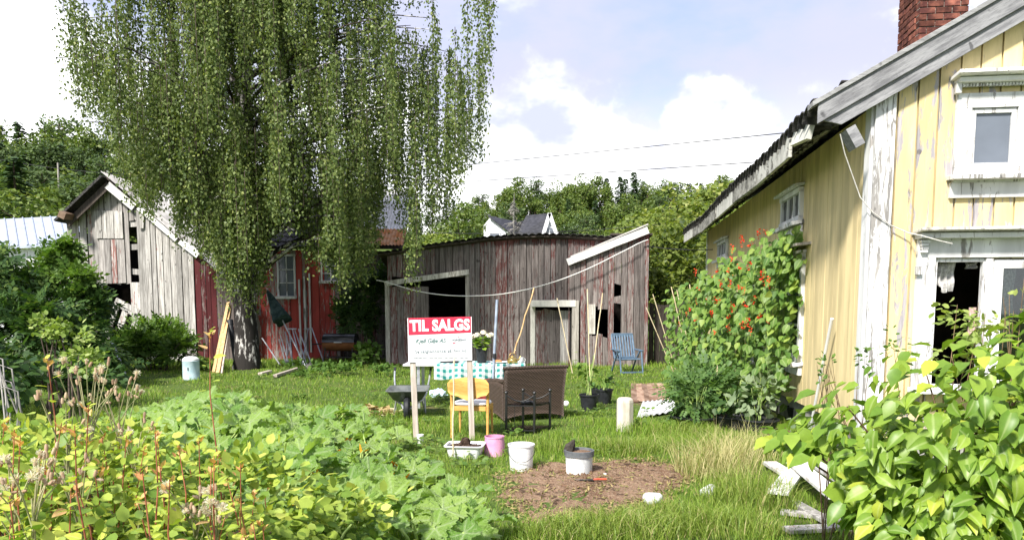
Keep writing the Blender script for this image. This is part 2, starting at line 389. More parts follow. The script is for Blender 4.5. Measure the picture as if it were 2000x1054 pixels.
# ------------------------------------------------------------------ walls of planks
def interp(tab):
    tab = sorted(tab)
    xs_ = [a for a, b in tab]; zs_ = [b for a, b in tab]
    return lambda x: float(np.interp(x, xs_, zs_))
def planks(parent, s0, s1, bot, top, w, mat, fn, thick=.024, holes=(), name='plank', jit=.010, gap=.006, rag=0.0, skew=.01, vary=.25, seed=1, skip=()):
    q = random.Random(seed); s = s0; k = 0; out = []
    while s < s1 - 0.02:
        ww = min(w * q.uniform(1 - vary, 1 + vary), s1 - s)
        if s1 - s - ww < w * .4: ww = s1 - s
        a, b = s + gap / 2, s + ww - gap / 2; c = (a + b) / 2; s += ww; k += 1
        if any(h0 < c < h1 for h0, h1 in skip): continue
        segs = [[bot(c), None]]; cuts = sorted([h for h in holes if h[0] < c < h[1]], key=lambda h: h[2])
        lo = bot(c); spans = []
        for h in cuts:
            spans.append((lo, h[2] + q.uniform(-rag, rag), False)); lo = h[3] + q.uniform(-rag, rag)
        spans.append((lo, None, True))
        t = q.uniform(-jit, jit); t2 = t + q.uniform(-jit, jit) * .6
        for z0, z1, last in spans:
            za = top(a) if last else z1; zb = top(b) if last else z1 + q.uniform(-rag, rag) * .4
            z0b = z0 + (q.uniform(-rag, rag) * .5 if rag else 0)
            if za - z0 < .06: continue
            e = q.uniform(-skew, skew)
            m = MB().hexa([fn(a, t, z0), fn(b, t2, z0b), fn(b, t2 + thick, z0b), fn(a, t + thick, z0), fn(a + e * .2, t, za), fn(b + e * .2, t2, zb), fn(b + e * .2, t2 + thick, zb), fn(a + e * .2, t + thick, za)])
            mm = mat[q.randrange(len(mat))] if isinstance(mat, list) else mat
            out.append(m.build(name, mm, parent))
    return out
def tile_mesh(name, w=.22, l=.34, h=.045, t=.014):
    m = MB(); n = 6; prof = [(-w / 2 + w * i / n, h * (math.sin(math.pi * i / n) if True else 0)) for i in range(n + 1)]
    vs = []
    for y, dz in ((0, 0), (l, .0)):
        for x, z in prof: vs.append((x, y, z + dz))
        for x, z in prof: vs.append((x, y, z + dz - t))
    k = n + 1; fs = []
    for i in range(n):
        fs += [(i, i + 1, 2 * k + i + 1, 2 * k + i), (k + i, 3 * k + i, 3 * k + i + 1, k + i + 1), (i, k + i, k + i + 1, i + 1), (2 * k + i, 2 * k + i + 1, 3 * k + i + 1, 3 * k + i)]
    fs += [(0, 2 * k, 3 * k, k), (n, k + n, 3 * k + n, 2 * k + n)]
    m.add(vs, fs, False); return m.mesh(name)
TILE = tile_mesh('roof_tile'); TILE.materials.append(W_['tile'])

# ---- the long grey red barn across the garden
BY = 22.0
barn = thing('weathered_barn', 'long weathered red and grey plank barn with a black doorway and a slanting white board', 'barn', P(1000, 712, BY) * 1.0)
barn.location.z = 0
def bl(px, py, Y=BY): q = P(px, py, Y); return (q.x - barn.location.x, q.z)
def bfn(x, t, z): return Vector((x, t + 0.0, z))
btop = interp([bl(*q) for q in ((745, 502), (790, 495), (850, 485), (900, 479), (950, 472), (1000, 468), (1060, 466), (1110, 467), (1150, 469), (1195, 472))])
bx = lambda px, Y=BY: bl(px, 600, Y)[0]
bz = lambda py, Y=BY: bl(1000, py, Y)[1]
lint = interp([bl(762, 549), bl(915, 529)])
holes = [(bx(764), bx(912), -1, bz(541)), (bx(1044), bx(1117), -1, bz(597)), (bx(1110), bx(1113), bz(582), bz(540))]
planks(barn, bx(757), bx(1196), lambda x: -.02 if x < bx(1122) else 2.4, lambda x: btop(x), .165, W_['barn'], bfn, holes=holes, jit=.02, rag=.02, gap=.014, seed=3, skip=())
# the part on the right with the slanting white board stands a little proud
AY = -0.28
def afn(x, t, z): return Vector((x, t + AY, z))
ax = lambda px: bl(px, 600, BY + AY)[0]
az = lambda py: bl(1000, py, BY + AY)[1]
atop = interp([bl(1111, 512, BY + AY), bl(1265, 456, BY + AY)])
ah = [(ax(1161), ax(1192), az(650), az(597)), (ax(1199), ax(1215), az(655), az(592)), (ax(1186), ax(1191), az(585), az(540)), (ax(1204), ax(1209), az(581), az(548)), (-9, ax(1128), -1, az(592))]
planks(barn, ax(1111), ax(1266), lambda x: -.02, lambda x: atop(x), .165, W_['barn'], afn, holes=ah, jit=.02, gap=.014, rag=.11, seed=9)
MB().hexa([Vector((ax(1111) + dx, dy, z)) for z in (.0, 1) for dx, dy in ((0, AY + .03), (.02, AY + .03), (.02, -.03), (0, -.03))][:4] + [Vector((ax(1111) + dx, dy, atop(ax(1111)) - .02)) for dx, dy in ((0, AY + .03), (.02, AY + .03), (.02, -.03), (0, -.03))]).build('return_board', W_['barn'], barn)
a = bl(1108, 512, BY + AY - .1); b = bl(1266, 449, BY + AY - .1)
MB().bar((a[0], AY - .09, a[1]), (b[0], AY - .09, b[1]), .05, .20).build('slanting_bargeboard', W_['whitebeam'], barn)
MB().bar((a[0] + .1, AY + .9, a[1] + .16), (b[0], AY + .9, b[1] + .17), 2.0, .04).build('roof_sheet', W_['sheet'], barn)
# frame of the wide opening, hanging door leaf, frame and leaf of the small door
def bbox(name, px0, py0, px1, py1, y0, y1, mat, Y=BY, bev=.006):
    a = bl(px0, py0, Y); b = bl(px1, py1, Y)
    return MB().box(((a[0] + b[0]) / 2, (y0 + y1) / 2, (a[1] + b[1]) / 2), (abs(b[0] - a[0]), abs(y1 - y0), abs(a[1] - b[1]))).build(name, mat, barn, bevel=bev)
W_['palewood'] = woodm('pale_frame_wood', (.24, .22, .19), (.50, .47, .42), (.66, .64, .58), .42, orand=.15, dirt=.3)
bbox('door_post', 752, 552, 763, 716, -.06, .06, W_['palewood']); bbox('door_post', 909, 532, 918, 716, -.055, .06, W_['palewood'])
a, b = bl(752, 554), bl(917, 531); MB().bar((a[0], -.085, a[1]), (b[0], -.085, b[1]), .05, .15).build('door_lintel', W_['palewood'], barn)
dl = MB().box((0, 0, 0), (.001, .001, .001))
door = MB().bar((bx(764), .02, bz(600)), (bx(838), .02, bz(600)), .03, .1).build('barn_door', W_['darkwood'], barn)
ps = planks(door, bx(764), bx(838), lambda x: .05, lambda x: bz(560) + .02 * math.sin(x * 9), .17, W_['barn'], lambda x, t, z: Vector((x, t - .03, z)), seed=5)
bbox('door_post', 1036, 588, 1045, 716, -.05, .05, W_['palewood']); bbox('door_post', 1116, 587, 1128, 716, AY - .05, .0, W_['palewood'])
bbox('door_lintel', 1038, 586, 1124, 599, AY - .07, -.05, W_['palewood'], BY + AY)
door = MB().bar((bx(1045), .03, bz(690)), (bx(1116), .03, bz(690)), .03, .1).build('plank_door', W_['darkwood'], barn)
planks(door, bx(1045), bx(1094), lambda x: .0, lambda x: bz(604) - .03 * math.sin(x * 31), .15, W_['barn'], lambda x, t, z: Vector((x, t - .02, z)), seed=6)
planks(door, bx(1094), bx(1116), lambda x: .0, lambda x: bz(606), .3, W_['greywood'], lambda x, t, z: Vector((x, t - .03, z)), seed=8)
bbox('window_post', 1149, 594, 1162, 652, AY - .05, AY + .0, W_['palewood'], BY + AY)
for px, py0, py1 in ((1100, 470, 545), (1262, 452, 470)): pass
# walls behind, roof falling away, dark inside
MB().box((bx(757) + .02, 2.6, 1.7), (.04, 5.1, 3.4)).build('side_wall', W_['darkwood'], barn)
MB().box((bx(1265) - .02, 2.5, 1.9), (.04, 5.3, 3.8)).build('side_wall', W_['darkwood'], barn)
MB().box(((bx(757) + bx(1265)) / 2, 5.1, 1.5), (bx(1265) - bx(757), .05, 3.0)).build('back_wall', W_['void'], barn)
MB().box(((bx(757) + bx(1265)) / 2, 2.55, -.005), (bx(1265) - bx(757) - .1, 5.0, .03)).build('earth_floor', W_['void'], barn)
m = MB(); n = 24; x0, x1 = bx(742), bx(1200)
vs = []
for i in range(n + 1):
    x = x0 + (x1 - x0) * i / n; z = btop(x) + .02
    vs += [(x, -.16, z + .02), (x, 5.2, z - .95), (x, 5.2, z - .90), (x, -.16, z + .07)]
fs = []
for i in range(n):
    for k in range(4): fs.append((4 * i + k, 4 * i + (k + 1) % 4, 4 * i + 4 + (k + 1) % 4, 4 * i + 4 + k))
fs += [(0, 1, 2, 3), (4 * n, 4 * n + 3, 4 * n + 2, 4 * n + 1)]
m.add(vs, fs); m.build('roof', W_['darkwood'], barn)
MB().box(((bx(1195) + bx(1265)) / 2, 2.4, 3.62), (bx(1265) - bx(1185), 5.2, .05), (R(-5), 0, 0)).build('roof', W_['darkwood'], barn)
k = int((x1 - x0) / .2)
for i in range(k):
    x = x0 + .1 + i * .2
    o = link('roof_tile', TILE, None, barn, Matrix.Translation((x, -.24 + rnd.uniform(-.03, .03), btop(x) + .105)) @ Euler((R(-7), rnd.uniform(-.08, .08), rnd.uniform(-.08, .08))).to_matrix().to_4x4())

# ---- left barn with the broken gable
LY = 24.0
lb = thing('gable_barn', 'tumbledown silver grey plank barn with a steep broken gable', 'barn', (P(260, 700, LY).x, LY, 0))
def ll(px, py, Y=LY): q = P(px, py, Y); return (q.x - lb.location.x, q.z)
lx = lambda px, Y=LY: ll(px, 600, Y)[0]
lz = lambda py, Y=LY: ll(260, py, Y)[1]
ltop = interp([ll(128, 432), ll(215, 356), ll(268, 408), ll(395, 505), ll(460, 560)])
W_['silver'] = woodm('silver_red_wood', (.22, .20, .19), (.52, .49, .465), (.26, .13, .115), 0.34, orand=.3, pvar=.2, dirt=.4)
lholes = [(lx(203), lx(276), -1, lz(553)), (lx(256), lx(276), lz(553), lz(428)), (lx(238), lx(243), lz(415), lz(395)), (lx(206), lx(212), lz(510), lz(468))]
planks(lb, lx(138), lx(275), lambda x: .0, lambda x: ltop(x), .205, [W_['silver'], W_['silver'], W_['greywood']], lambda x, t, z: Vector((x, t, z)), holes=lholes, jit=.025, rag=.10, gap=.022, seed=21)
planks(lb, lx(195), lx(249), lambda x: lz(466), lambda x: lz(412), .185, W_['greywood'], lambda x, t, z: Vector((x, t - .05, z)), name='hatch_plank', rag=.02, gap=.015, seed=22)
planks(lb, lx(200), lx(250), lambda x: lz(553), lambda x: lz(468), .19, W_['silver'], lambda x, t, z: Vector((x, t - .035, z)), name='hatch_plank', rag=.05, gap=.02, seed=25, skip=[(lx(206), lx(212))])
rtop = interp([ll(268, 410, LY - .35), ll(395, 503, LY - .35), ll(450, 545, LY - .35)])
planks(lb, lx(273, LY - .35), lx(382, LY - .35), lambda x: -.02, lambda x: rtop(x), .20, W_['greywood'], lambda x, t, z: Vector((x, t - .35, z)), jit=.025, rag=.06, gap=.022, seed=23, holes=[(lx(279), lx(288), lz(440), lz(410))])
planks(lb, lx(382, LY - .35), lx(462, LY - .35), lambda x: -.02, lambda x: rtop(x), .18, W_['redgrey'], lambda x, t, z: Vector((x, t - .35, z)), jit=.02, gap=.016, seed=24)
MB().box((lx(284, LY - .4), -.40, lz(425)), (.17, .02, .75), (0, R(5), 0)).build('loose_plank', W_['greywood'], lb)
for py in (437, 482, 530):
    MB().box((lx(263), .12, lz(py)), (.5, .12, .18), (0, R(rnd.uniform(-6, 6)), 0)).build('cross_beam', W_['greywood'], lb)
MB().box((lx(158), -.35, lz(424)), (.22, .8, .2), (R(4), R(25), 0)).build('beam_end', vm('brown_beam', (.16, .10, .065), (.25, .17, .12), 6.0), lb)
def slope(name, pa, pb, y, w, h, mat): 
    a = ll(*pa, LY + y); b = ll(*pb, LY + y)
    return MB().bar((a[0], y, a[1]), (b[0], y, b[1]), w, h).build(name, mat, lb)
slope('bargeboard', (210, 361), (262, 405), -.30, .05, .24, W_['whitebeam']); slope('bargeboard', (270, 405), (345, 468), -.5, .05, .15, W_['whitebeam']); slope('bargeboard', (352, 470), (388, 498), -.52, .05, .22, W_['whitebeam'])
slope('bargeboard', (131, 438), (213, 360), -.28, .05, .20, W_['darkwood'])
def roof_slab(name, parent, a, b, y0, y1, t, mat):   # a, b: (x, z) ends of the slope line
    n = Vector((-(b[1] - a[1]), 0, b[0] - a[0])).normalized() * t
    if n.z < 0: n = -n
    A, B = Vector((a[0], 0, a[1])), Vector((b[0], 0, b[1])); c = []
    for q in (0, 1):
        for p_, y in ((A, y0), (B, y0), (B, y1), (A, y1)): c.append(p_ + Vector((0, y, 0)) + n * q)
    return MB().hexa(c).build(name, mat, parent)
rl = roof_slab('roof', lb, ll(126, 436), ll(216, 350), -.5, 8, .07, W_['tile'])
rr = roof_slab('roof', lb, ll(214, 350), ll(472, 566), -.25, 8, .07, W_['darkwood'])
A, B = ll(214, 350), ll(472, 566); L = math.hypot(B[0] - A[0], B[1] - A[1]); ang = math.atan2(B[1] - A[1], B[0] - A[0])
SHEET = MB()
def wavy(w, l, amp, n, parent=None):
    m = MB()
    def f(u, v): return (u * l, v * w, amp * math.sin(v * n * 2 * math.pi))
    m.grid(f, 2, n * 6); return m
for j in range(9):
    for i in range(4):
        m = wavy(.94, L / 4 + .05, .022, 6).mesh('roof_sheet'); m.materials.append(W_['sheet'])
        mt = Matrix.Translation((A[0], -.55 + j * .95, A[1] + .12)) @ Matrix.Rotation(-ang, 4, 'Y') @ Matrix.Translation((i * L / 4, 0, .01 * (3 - i) + rnd.uniform(0, .01)))
        if j == 0 or i < 3 or rnd.random() > .3: link('roof_sheet', m, None, lb, mt)
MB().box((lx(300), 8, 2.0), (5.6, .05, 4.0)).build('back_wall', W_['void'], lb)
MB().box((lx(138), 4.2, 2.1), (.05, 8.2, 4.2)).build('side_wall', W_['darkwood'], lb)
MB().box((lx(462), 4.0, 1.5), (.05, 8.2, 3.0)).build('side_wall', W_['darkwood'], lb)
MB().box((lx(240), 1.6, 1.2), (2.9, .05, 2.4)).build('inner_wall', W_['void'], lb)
MB().box((lx(268), -.05, lz(600) - .25), (.30, .04, 2.1)).build('door_jamb', W_['greywood'], lb)
def ladder(pts, w, mat, parent, name):
    for a, b in pts: MB().bar(a, b, w, .05).build(name, mat, parent)
# the fallen window frame leaning below the gable
ff = thing('fallen_frame', 'grey weathered timber frame collapsed under the dark gap of the grey barn', 'timber frame', (P(238, 660, 22.8).x, 22.8, 0))
def fp(px, py, Y=22.8): q = P(px, py, Y) - ff.location; return q
for a, b, w in (((226, 586), (272, 610), .17), ((226, 592), (268, 618), .10), ((228, 598), (207, 655), .16), ((246, 606), (227, 662), .18), ((267, 612), (250, 668), .1), ((195, 645), (222, 664), .12)):
    qa, qb = fp(*a), fp(*b); MB().bar(qa, qb, w, .06, (0, 1, 0)).build('frame_bar', W_['greywood'], ff)

# ---- red shed behind the birch
RY = 24.6
rs = thing('red_shed', 'bright red worn plank shed behind the hanging birch twigs', 'shed', (P(600, 700, RY).x, RY, 0))
def rl_(px, py, Y=RY): q = P(px, py, Y); return (q.x - rs.location.x, q.z)
rx = lambda px, Y=RY: rl_(px, 600, Y)[0]
rz_ = lambda py, Y=RY: rl_(600, py, Y)[1]
et = rz_(488)
rh = [(rx(546), rx(576), rz_(578), rz_(500)), (rx(631), rx(664), rz_(549), rz_(505))]
planks(rs, rx(462), rx(662), lambda x: -.02, lambda x: et, .19, W_['redwood'], lambda x, t, z: Vector((x, t, z)), jit=.014, gap=.012, seed=31, holes=rh)
planks(rs, rx(662), rx(756), lambda x: -.02, lambda x: et, .19, W_['barn'], lambda x, t, z: Vector((x, t + .45, z)), jit=.014, gap=.012, seed=33)
for i, px in enumerate((586, 596, 606)):
    MB().box((rx(px), -.035, 1.35 + .1 * i), (.06, .02, 2.6)).build('batten', W_['whitewood'], rs)
MB().box((rx(662), .22, et / 2), (.03, .45, et)).build('return_wall', W_['redwood'], rs)
def shed_window(px0, py0, px1, py1):
    x0, x1, z0, z1 = rx(px0), rx(px1), rz_(py1), rz_(py0); xc, zc = (x0 + x1) / 2, (z0 + z1) / 2; w, h = x1 - x0, z1 - z0
    wd = MB().box((xc, .0, z1 + .03), (w + .12, .06, .07)).box((x0 - .02, .0, zc), (.06, .05, h)).box((x1 + .02, .0, zc), (.06, .05, h)).build('window', W_['whitewood'], rs)
    for i in range(2):
        for j in range(3):
            MB().box((x0 + w * (i + .5) / 2, .03, z0 + h * (j + .5) / 3), (w / 2 - .035, .008, h / 3 - .035)).build('pane', W_['skyglass'], wd)
    MB().box((xc, .02, zc), (.035, .03, h)).box((xc, .018, z0 + h / 3), (w, .03, .03)).box((xc, .018, z0 + h * 2 / 3), (w, .03, .03)).build('glazing_bar', W_['whitewood'], wd)
    MB().box((xc, -.07, z0 - .04), (w + .16, .2, .07), (R(10), 0, 0)).build('sill', W_['whitewood'], wd)
shed_window(546, 500, 576, 578); shed_window(631, 505, 664, 548)
rp = R(33); rise = Matrix.Rotation(rp, 4, 'X')
DEEP = 4.4
MB().hexa([Vector(q) for q in ((rx(440), -.3, et), (rx(790), -.3, et), (rx(790), -.3 + DEEP * math.cos(rp), et + DEEP * math.sin(rp)), (rx(440), -.3 + DEEP * math.cos(rp), et + DEEP * math.sin(rp)))] +
          [Vector(q) + Vector((0, 0, .05)) for q in ((rx(440), -.3, et), (rx(790), -.3, et), (rx(790), -.3 + DEEP * math.cos(rp), et + DEEP * math.sin(rp)), (rx(440), -.3 + DEEP * math.cos(rp), et + DEEP * math.sin(rp)))]).build('roof', W_['darkwood'], rs)
xx = rx(440) + .1
while xx < rx(700):
    for j in range(13):
        link('roof_tile', TILE, None, rs, Matrix.Translation((xx, -.36, et + .06)) @ rise @ Matrix.Translation((0, j * .33, .012 * (1 if j else 0) + rnd.uniform(0, .012))) @ Euler((R(-4), 0, 0)).to_matrix().to_4x4())
    xx += .21
W_['sheetw'] = vm('lichen_white_sheet', (.5, .48, .45), (.74, .73, .71), 3.0, .8, .2, .2, .12)
for i in range(2):
    for j in range(4):
        def f(u, v, i=i, j=j): return (rx(700) + (rx(792) - rx(700)) * (i + u) / 2, v * 1.13, .022 * math.sin(u * 14 * math.pi))
        m = MB().grid(f, 42, 1).mesh('roof_sheet'); m.materials.append(W_['rust'] if j == 0 else W_['sheetw'])
        link('roof_sheet', m, None, rs, Matrix.Translation((0, -.36, et + .085)) @ rise @ Matrix.Translation((0, j * 1.08, .012 * (4 - j))))
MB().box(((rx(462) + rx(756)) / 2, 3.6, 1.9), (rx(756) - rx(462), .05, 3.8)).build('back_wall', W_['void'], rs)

# ---- yellow house on the right
HA = math.atan((1180 - 1000) / FPX); HC = Vector((0.480 * 7.8, 7.8, 0))
house = thing('yellow_house', 'old yellow wooden house with flaking paint, white windows and a brick chimney', 'house', HC, -HA)
HM = Matrix.Translation(HC) @ Matrix.Rotation(-HA, 4, 'Z'); HI = HM.inverted()
def hray(px, py): return HI @ Vector((0, 0, CAMH)), HI.to_3x3() @ ray(px, py)
def hg(px, py, y0=0.0):
    o, d = hray(px, py); t = (y0 - o.y) / d.y; q = o + d * t; return (q.x, q.z)
def hs(px, py, x0=0.0):
    o, d = hray(px, py); t = (x0 - o.x) / d.x; q = o + d * t; return (q.y, q.z)
HL, HW = 12.4, 7.6
GO = .17
A = hg(1597, 203, -GO); B = hg(1960, -6, -GO); mS = (B[1] - A[1]) / (B[0] - A[0])
rtopz = lambda x: A[1] + mS * (x - A[0])
RT = .20                                                  # roof build-up over the gable boards
g0 = hg(1868, 345); gw = lambda px, py: hg(px, py)
def wz(x): return rtopz(x) - .30
u0, u1 = hg(1893, 218)[0], hg(1983, 218)[0]; uz0, uz1 = hg(1900, 330)[1], hg(1900, 214)[1]
l0, l1 = hg(1822, 510)[0], hg(2070, 510)[0]; lz0, lz1 = 0.85, hg(1830, 506)[1]
gh = [(u0 - .02, u1 + .02, uz0, uz1), (l0, l1, lz0, lz1)]
gt = lambda x: min(wz(x), wz(HW - x))
planks(house, .0, HW, lambda x: .35, gt, .192, W_['yellow'], lambda x, t, z: Vector((x, t - .024, z)), holes=gh, jit=.0025, gap=.018, vary=.04, skew=0, seed=41)
# sheathing behind the gaps, cut round the window openings
def sheath(x0, x1, z0, z1f): MB().hexa([Vector(q) for q in ((x0, .010, z0), (x1, .010, z0), (x1, .05, z0), (x0, .05, z0), (x0, .010, z1f(x0)), (x1, .010, z1f(x1)), (x1, .05, z1f(x1)), (x0, .05, z1f(x0)))]).build('sheathing', W_['yellowside'], house)
sheath(.02, l0, .3, gt); sheath(l1, HW / 2, .3, gt); sheath(HW / 2, HW - .02, .3, gt)
sheath(l0, u0 - .02, lz1, gt); sheath(u0 - .02, u1 + .02, lz1, lambda x: uz0); sheath(u0 - .02, u1 + .02, uz1, gt); sheath(u1 + .02, l1, lz1, gt); sheath(l0, l1, .3, lambda x: lz0)
st = rtopz(0) - .34
W_side = W_['yellowside']
planks(house, .0, HL, lambda y: .35, lambda y: st, .20, W_side, lambda y, t, z: Vector((t - .024, y, z)), jit=.003, gap=.004, vary=.2, skew=0, seed=43)
planks(house, .0, HL, lambda y: .35, lambda y: st, 2.1, W_side, lambda y, t, z: Vector((HW + t, y, z)), name='wall_panel', seed=44)
planks(house, .0, HW, lambda x: .35, gt, 1.9, W_side, lambda x, t, z: Vector((x, HL + t, z)), name='wall_panel', seed=45)
MB().box((HW / 2, HL / 2, .18), (HW - .06, HL - .06, .38)).build('foundation', vm('grey_foundation', (.2, .19, .18), (.32, .31, .29), 5.0, .9, .2, .4), house)
MB().box((HW / 2, 3.4, 1.9), (HW - .1, .06, 3.0)).build('inner_wall', vm('brown_interior', (.05, .04, .032), (.08, .065, .05), 4.0), house)
MB().box((HW / 2, HL / 2, 3.1), (HW - .1, HL - .1, .05)).build('inner_ceiling', W_['void'], house)
# white corner board
cb = hg(1718, 400)[0]
MB().box((.065, -.045, (gt(.1) + .3) / 2 + .05), (.195, .034, gt(.0) - .3)).build('corner_board', W_['whitewood'], house)
MB().box((-.044, .07, (st + .3) / 2 + .02), (.03, .17, st - .32)).build('corner_board', W_['whitewood'], house)
MB().box((-.04, HL - .05, (st + .3) / 2 + .02), (.03, .12, st - .32)).build('corner_board', W_['whitewood'], house)
# bargeboards: two grey boards one over the other, cap board on top
def on_roof(x, dz): return Vector((x, 0, rtopz(x) + dz))
def barge(name, x0, x1, dz, h, y, th, mat, cut=0.0):
    a, b = on_roof(x0, dz), on_roof(x1, dz); m = MB(); hh = h / math.cos(math.atan(mS))
    m.hexa([Vector((a.x + cut, y, a.z - hh + cut * mS)), Vector((b.x, y, b.z - hh)), Vector((b.x, y + th, b.z - hh)), Vector((a.x + cut, y + th, a.z - hh + cut * mS)), Vector((a.x, y, a.z)), Vector((b.x, y, b.z)), Vector((b.x, y + th, b.z)), Vector((a.x, y + th, a.z))])
    return m.build(name, mat, house, bevel=.004)
xr = HW / 2
W_['bargecap'] = woodm('grey_cap_board', (.2, .2, .2), (.36, .36, .36), None, sc=(2, 26, 26), orand=.05, dirt=.3)
barge('bargeboard', A[0], xr, .0, .175, -GO - .025, .028, W_['greyboard']); barge('bargeboard', A[0] + .02, xr, -.165, .155, -GO + .005, .028, W_['greyboard'], .22)
barge('cap_board', A[0] - .06, xr, .05, .045, -GO - .05, .2, W_['bargecap'])
def mir(name, x0, dz, h, y, th, mat):
    m = MB(); hh = h / math.cos(math.atan(mS)); xe = HW - x0
    a, b = on_roof(x0, dz).z, on_roof(xr, dz).z
    m.hexa([Vector((xr, y, b - hh)), Vector((xe, y, a - hh)), Vector((xe, y + th, a - hh)), Vector((xr, y + th, b - hh)), Vector((xr, y, b)), Vector((xe, y, a)), Vector((xe, y + th, a)), Vector((xr, y + th, b))]); m.build(name, mat, house)
mir('bargeboard', A[0], .0, .175, -GO - .025, .028, W_['greyboard']); mir('cap_board', A[0], .05, .045, -GO - .05, .2, W_['bargecap'])
# roof slabs and tiles
E0 = A[0] + .03
def rslab(name, x0, x1, y0, y1, top, thick, mat):
    c = []
    for d in (-thick, 0):
        for x, y in ((x0, y0), (x1, y0), (x1, y1), (x0, y1)): c.append(Vector((x, y, (rtopz(x) if x <= xr + 1e-6 else rtopz(HW - x)) + top + d)))
    return MB().hexa(c).build(name, mat, house)
rslab('roof_boards', E0 + .1, xr, -GO + .03, HL + .3, -.02, .05, W_['darkwood']); rslab('roof_boards', xr, HW - E0 - .1, -GO + .03, HL + .3, -.02, .05, W_['darkwood'])
slope_m = Matrix.Rotation(math.atan(mS), 4, 'Y').inverted()
sag = lambda y: -.05 * math.sin(math.pi * min(max(y / (HL + .3), 0), 1)) - .03 * math.sin(y * .9) * (y > 1)
HT = tile_mesh('roof_tile', .25, .36, .05, .018); HT.materials.append(W_['tile'])
y = -.02; i = 0
rows = int((xr - E0) / (.31 * math.cos(math.atan(mS))))
while y < HL + .25:
    for r in range(2):
        x = E0 - .06 + r * .27
        mt = Matrix.Translation((x, y, rtopz(x) + .02 + sag(y) + rnd.uniform(-.012, .02) + .02 * (r > 0))) @ Euler((rnd.uniform(-.1, .1), -math.atan(mS) + rnd.uniform(-.08, .05), R(-90) + rnd.uniform(-.06, .06))).to_matrix().to_4x4()
        link('roof_tile', HT, None, house, mt)
    y += .22
def tilefield(u, v, x0, x1, mirror):
    x = x0 + (x1 - x0) * u; yy = -.1 + (HL + .35) * v
    z = (rtopz(x) if not mirror else rtopz(HW - x)) + .03 + .03 * math.sin(yy * 2 * math.pi / .22) + .02 * ((u * 12) % 1)
    return (x, yy, z)
tag(MB().grid(lambda u, v: tilefield(u, v, E0 + .5, xr, False), 24, 230).build('roof_tiling', W_['tile'], house), kind='stuff')
tag(MB().grid(lambda u, v: tilefield(u, v, xr, HW - E0, True), 24, 230).build('roof_tiling', W_['tile'], house), kind='stuff')
# eave: weathered fascia in lengths, dark soffit, rafter ends, broken soffit near the gable
fy = [1.0, 2.9, 4.9, 6.8, 8.9, 10.8, HL + .3]
for i in range(len(fy) - 1):
    y0, y1 = fy[i], fy[i + 1] - .015; z0, z1 = rtopz(E0) - .02 + sag(y0), rtopz(E0) - .02 + sag(y1); j = rnd.uniform(-.01, .01)
    c = []
    for zz in (-.27, -.01):
        for x, y in ((E0 - .02 + j, y0), (E0 - .02 + j, y1), (E0 + .02 + j, y1), (E0 + .02 + j, y0)): c.append(Vector((x, y, (z0 if y == y0 else z1) + zz + rnd.uniform(-.012, .012))))
    MB().hexa(c).build('fascia_board', W_['eave'], house, bevel=.006)
MB().box((E0 + .03, .62, rtopz(E0) - .13), (.05, .6, .2), (R(5), R(12), R(4))).build('fascia_board', W_['eave'], house)
for i, y in enumerate(np.arange(.15, HL, .95)):
    a = Vector((E0 + .06, y, rtopz(E0 + .06) - .12)); b = Vector((.2, y, rtopz(.2) - .12)); MB().bar(a, b, .09, .11).build('rafter', W_['darkwood'], house)
rslab('soffit', E0 + .22, -.03, 1.1, HL + .2, -.22, .02, W_['eave'])
q = hg(1668, 268, -.16); MB().box((q[0], -.10, q[1]), (.10, .22, .21), (0, -math.atan(mS) + R(0), 0)).build('purlin_end', W_['greyboard'], house)
# windows
def hbox(name, c, d, mat, parent=None, bev=.004, rot=None): return MB().box(c, d, rot).build(name, mat, parent or house, bevel=bev)
def frame_boxes(m, x0, x1, z0, z1, w, y, th):
    m.box(((x0 + x1) / 2, y, z1 + w / 2), (x1 - x0 + 2 * w, th, w)); m.box(((x0 + x1) / 2, y, z0 - w / 2), (x1 - x0 + 2 * w, th, w))
    m.box((x0 - w / 2, y, (z0 + z1) / 2), (w, th, z1 - z0 - .002)); m.box((x1 + w / 2, y, (z0 + z1) / 2), (w, th, z1 - z0 - .002)); return m
WW = W_['whitewood']
xc = (u0 + u1) / 2; zc = (uz0 + uz1) / 2
win = frame_boxes(MB(), u0, u1, uz0, uz1, .145, -.045, .045).build('window', WW, house, bevel=.004); win['label'] = 'small attic window with a peeling white frame'
frame_boxes(MB(), u0 + .05, u1 - .05, uz0 + .05, uz1 - .05, .045, -.03, .03).build('sash', WW, win, bevel=.003)
MB().box((xc, -.015, zc), (u1 - u0 - .1, .008, uz1 - uz0 - .1)).build('pane', W_['skyglass'], win)
hbox('cornice', (xc, -.13, uz1 + .30), (u1 - u0 + .42, .24, .035), WW, win, rot=(R(-5), 0, 0)); hbox('cornice', (xc, -.09, uz1 + .255), (u1 - u0 + .34, .14, .045), WW, win)
for k in range(22): MB().box((u0 - .12 + (u1 - u0 + .24) * (k + .5) / 22, -.085, uz1 + .215), (.02, .04, .03)).build('dentil', WW, win)
for sx in (u0 - .155, u1 + .155): hbox('bracket', (sx, -.085, uz1 + .19), (.05, .07, .11), WW, win)
hbox('sill', (xc, -.12, uz0 - .10), (u1 - u0 + .40, .17, .045), WW, win, rot=(R(4), 0, 0)); hbox('sill_board', (xc, -.05, uz0 - .22), (u1 - u0 + .34, .04, .15), WW, win)
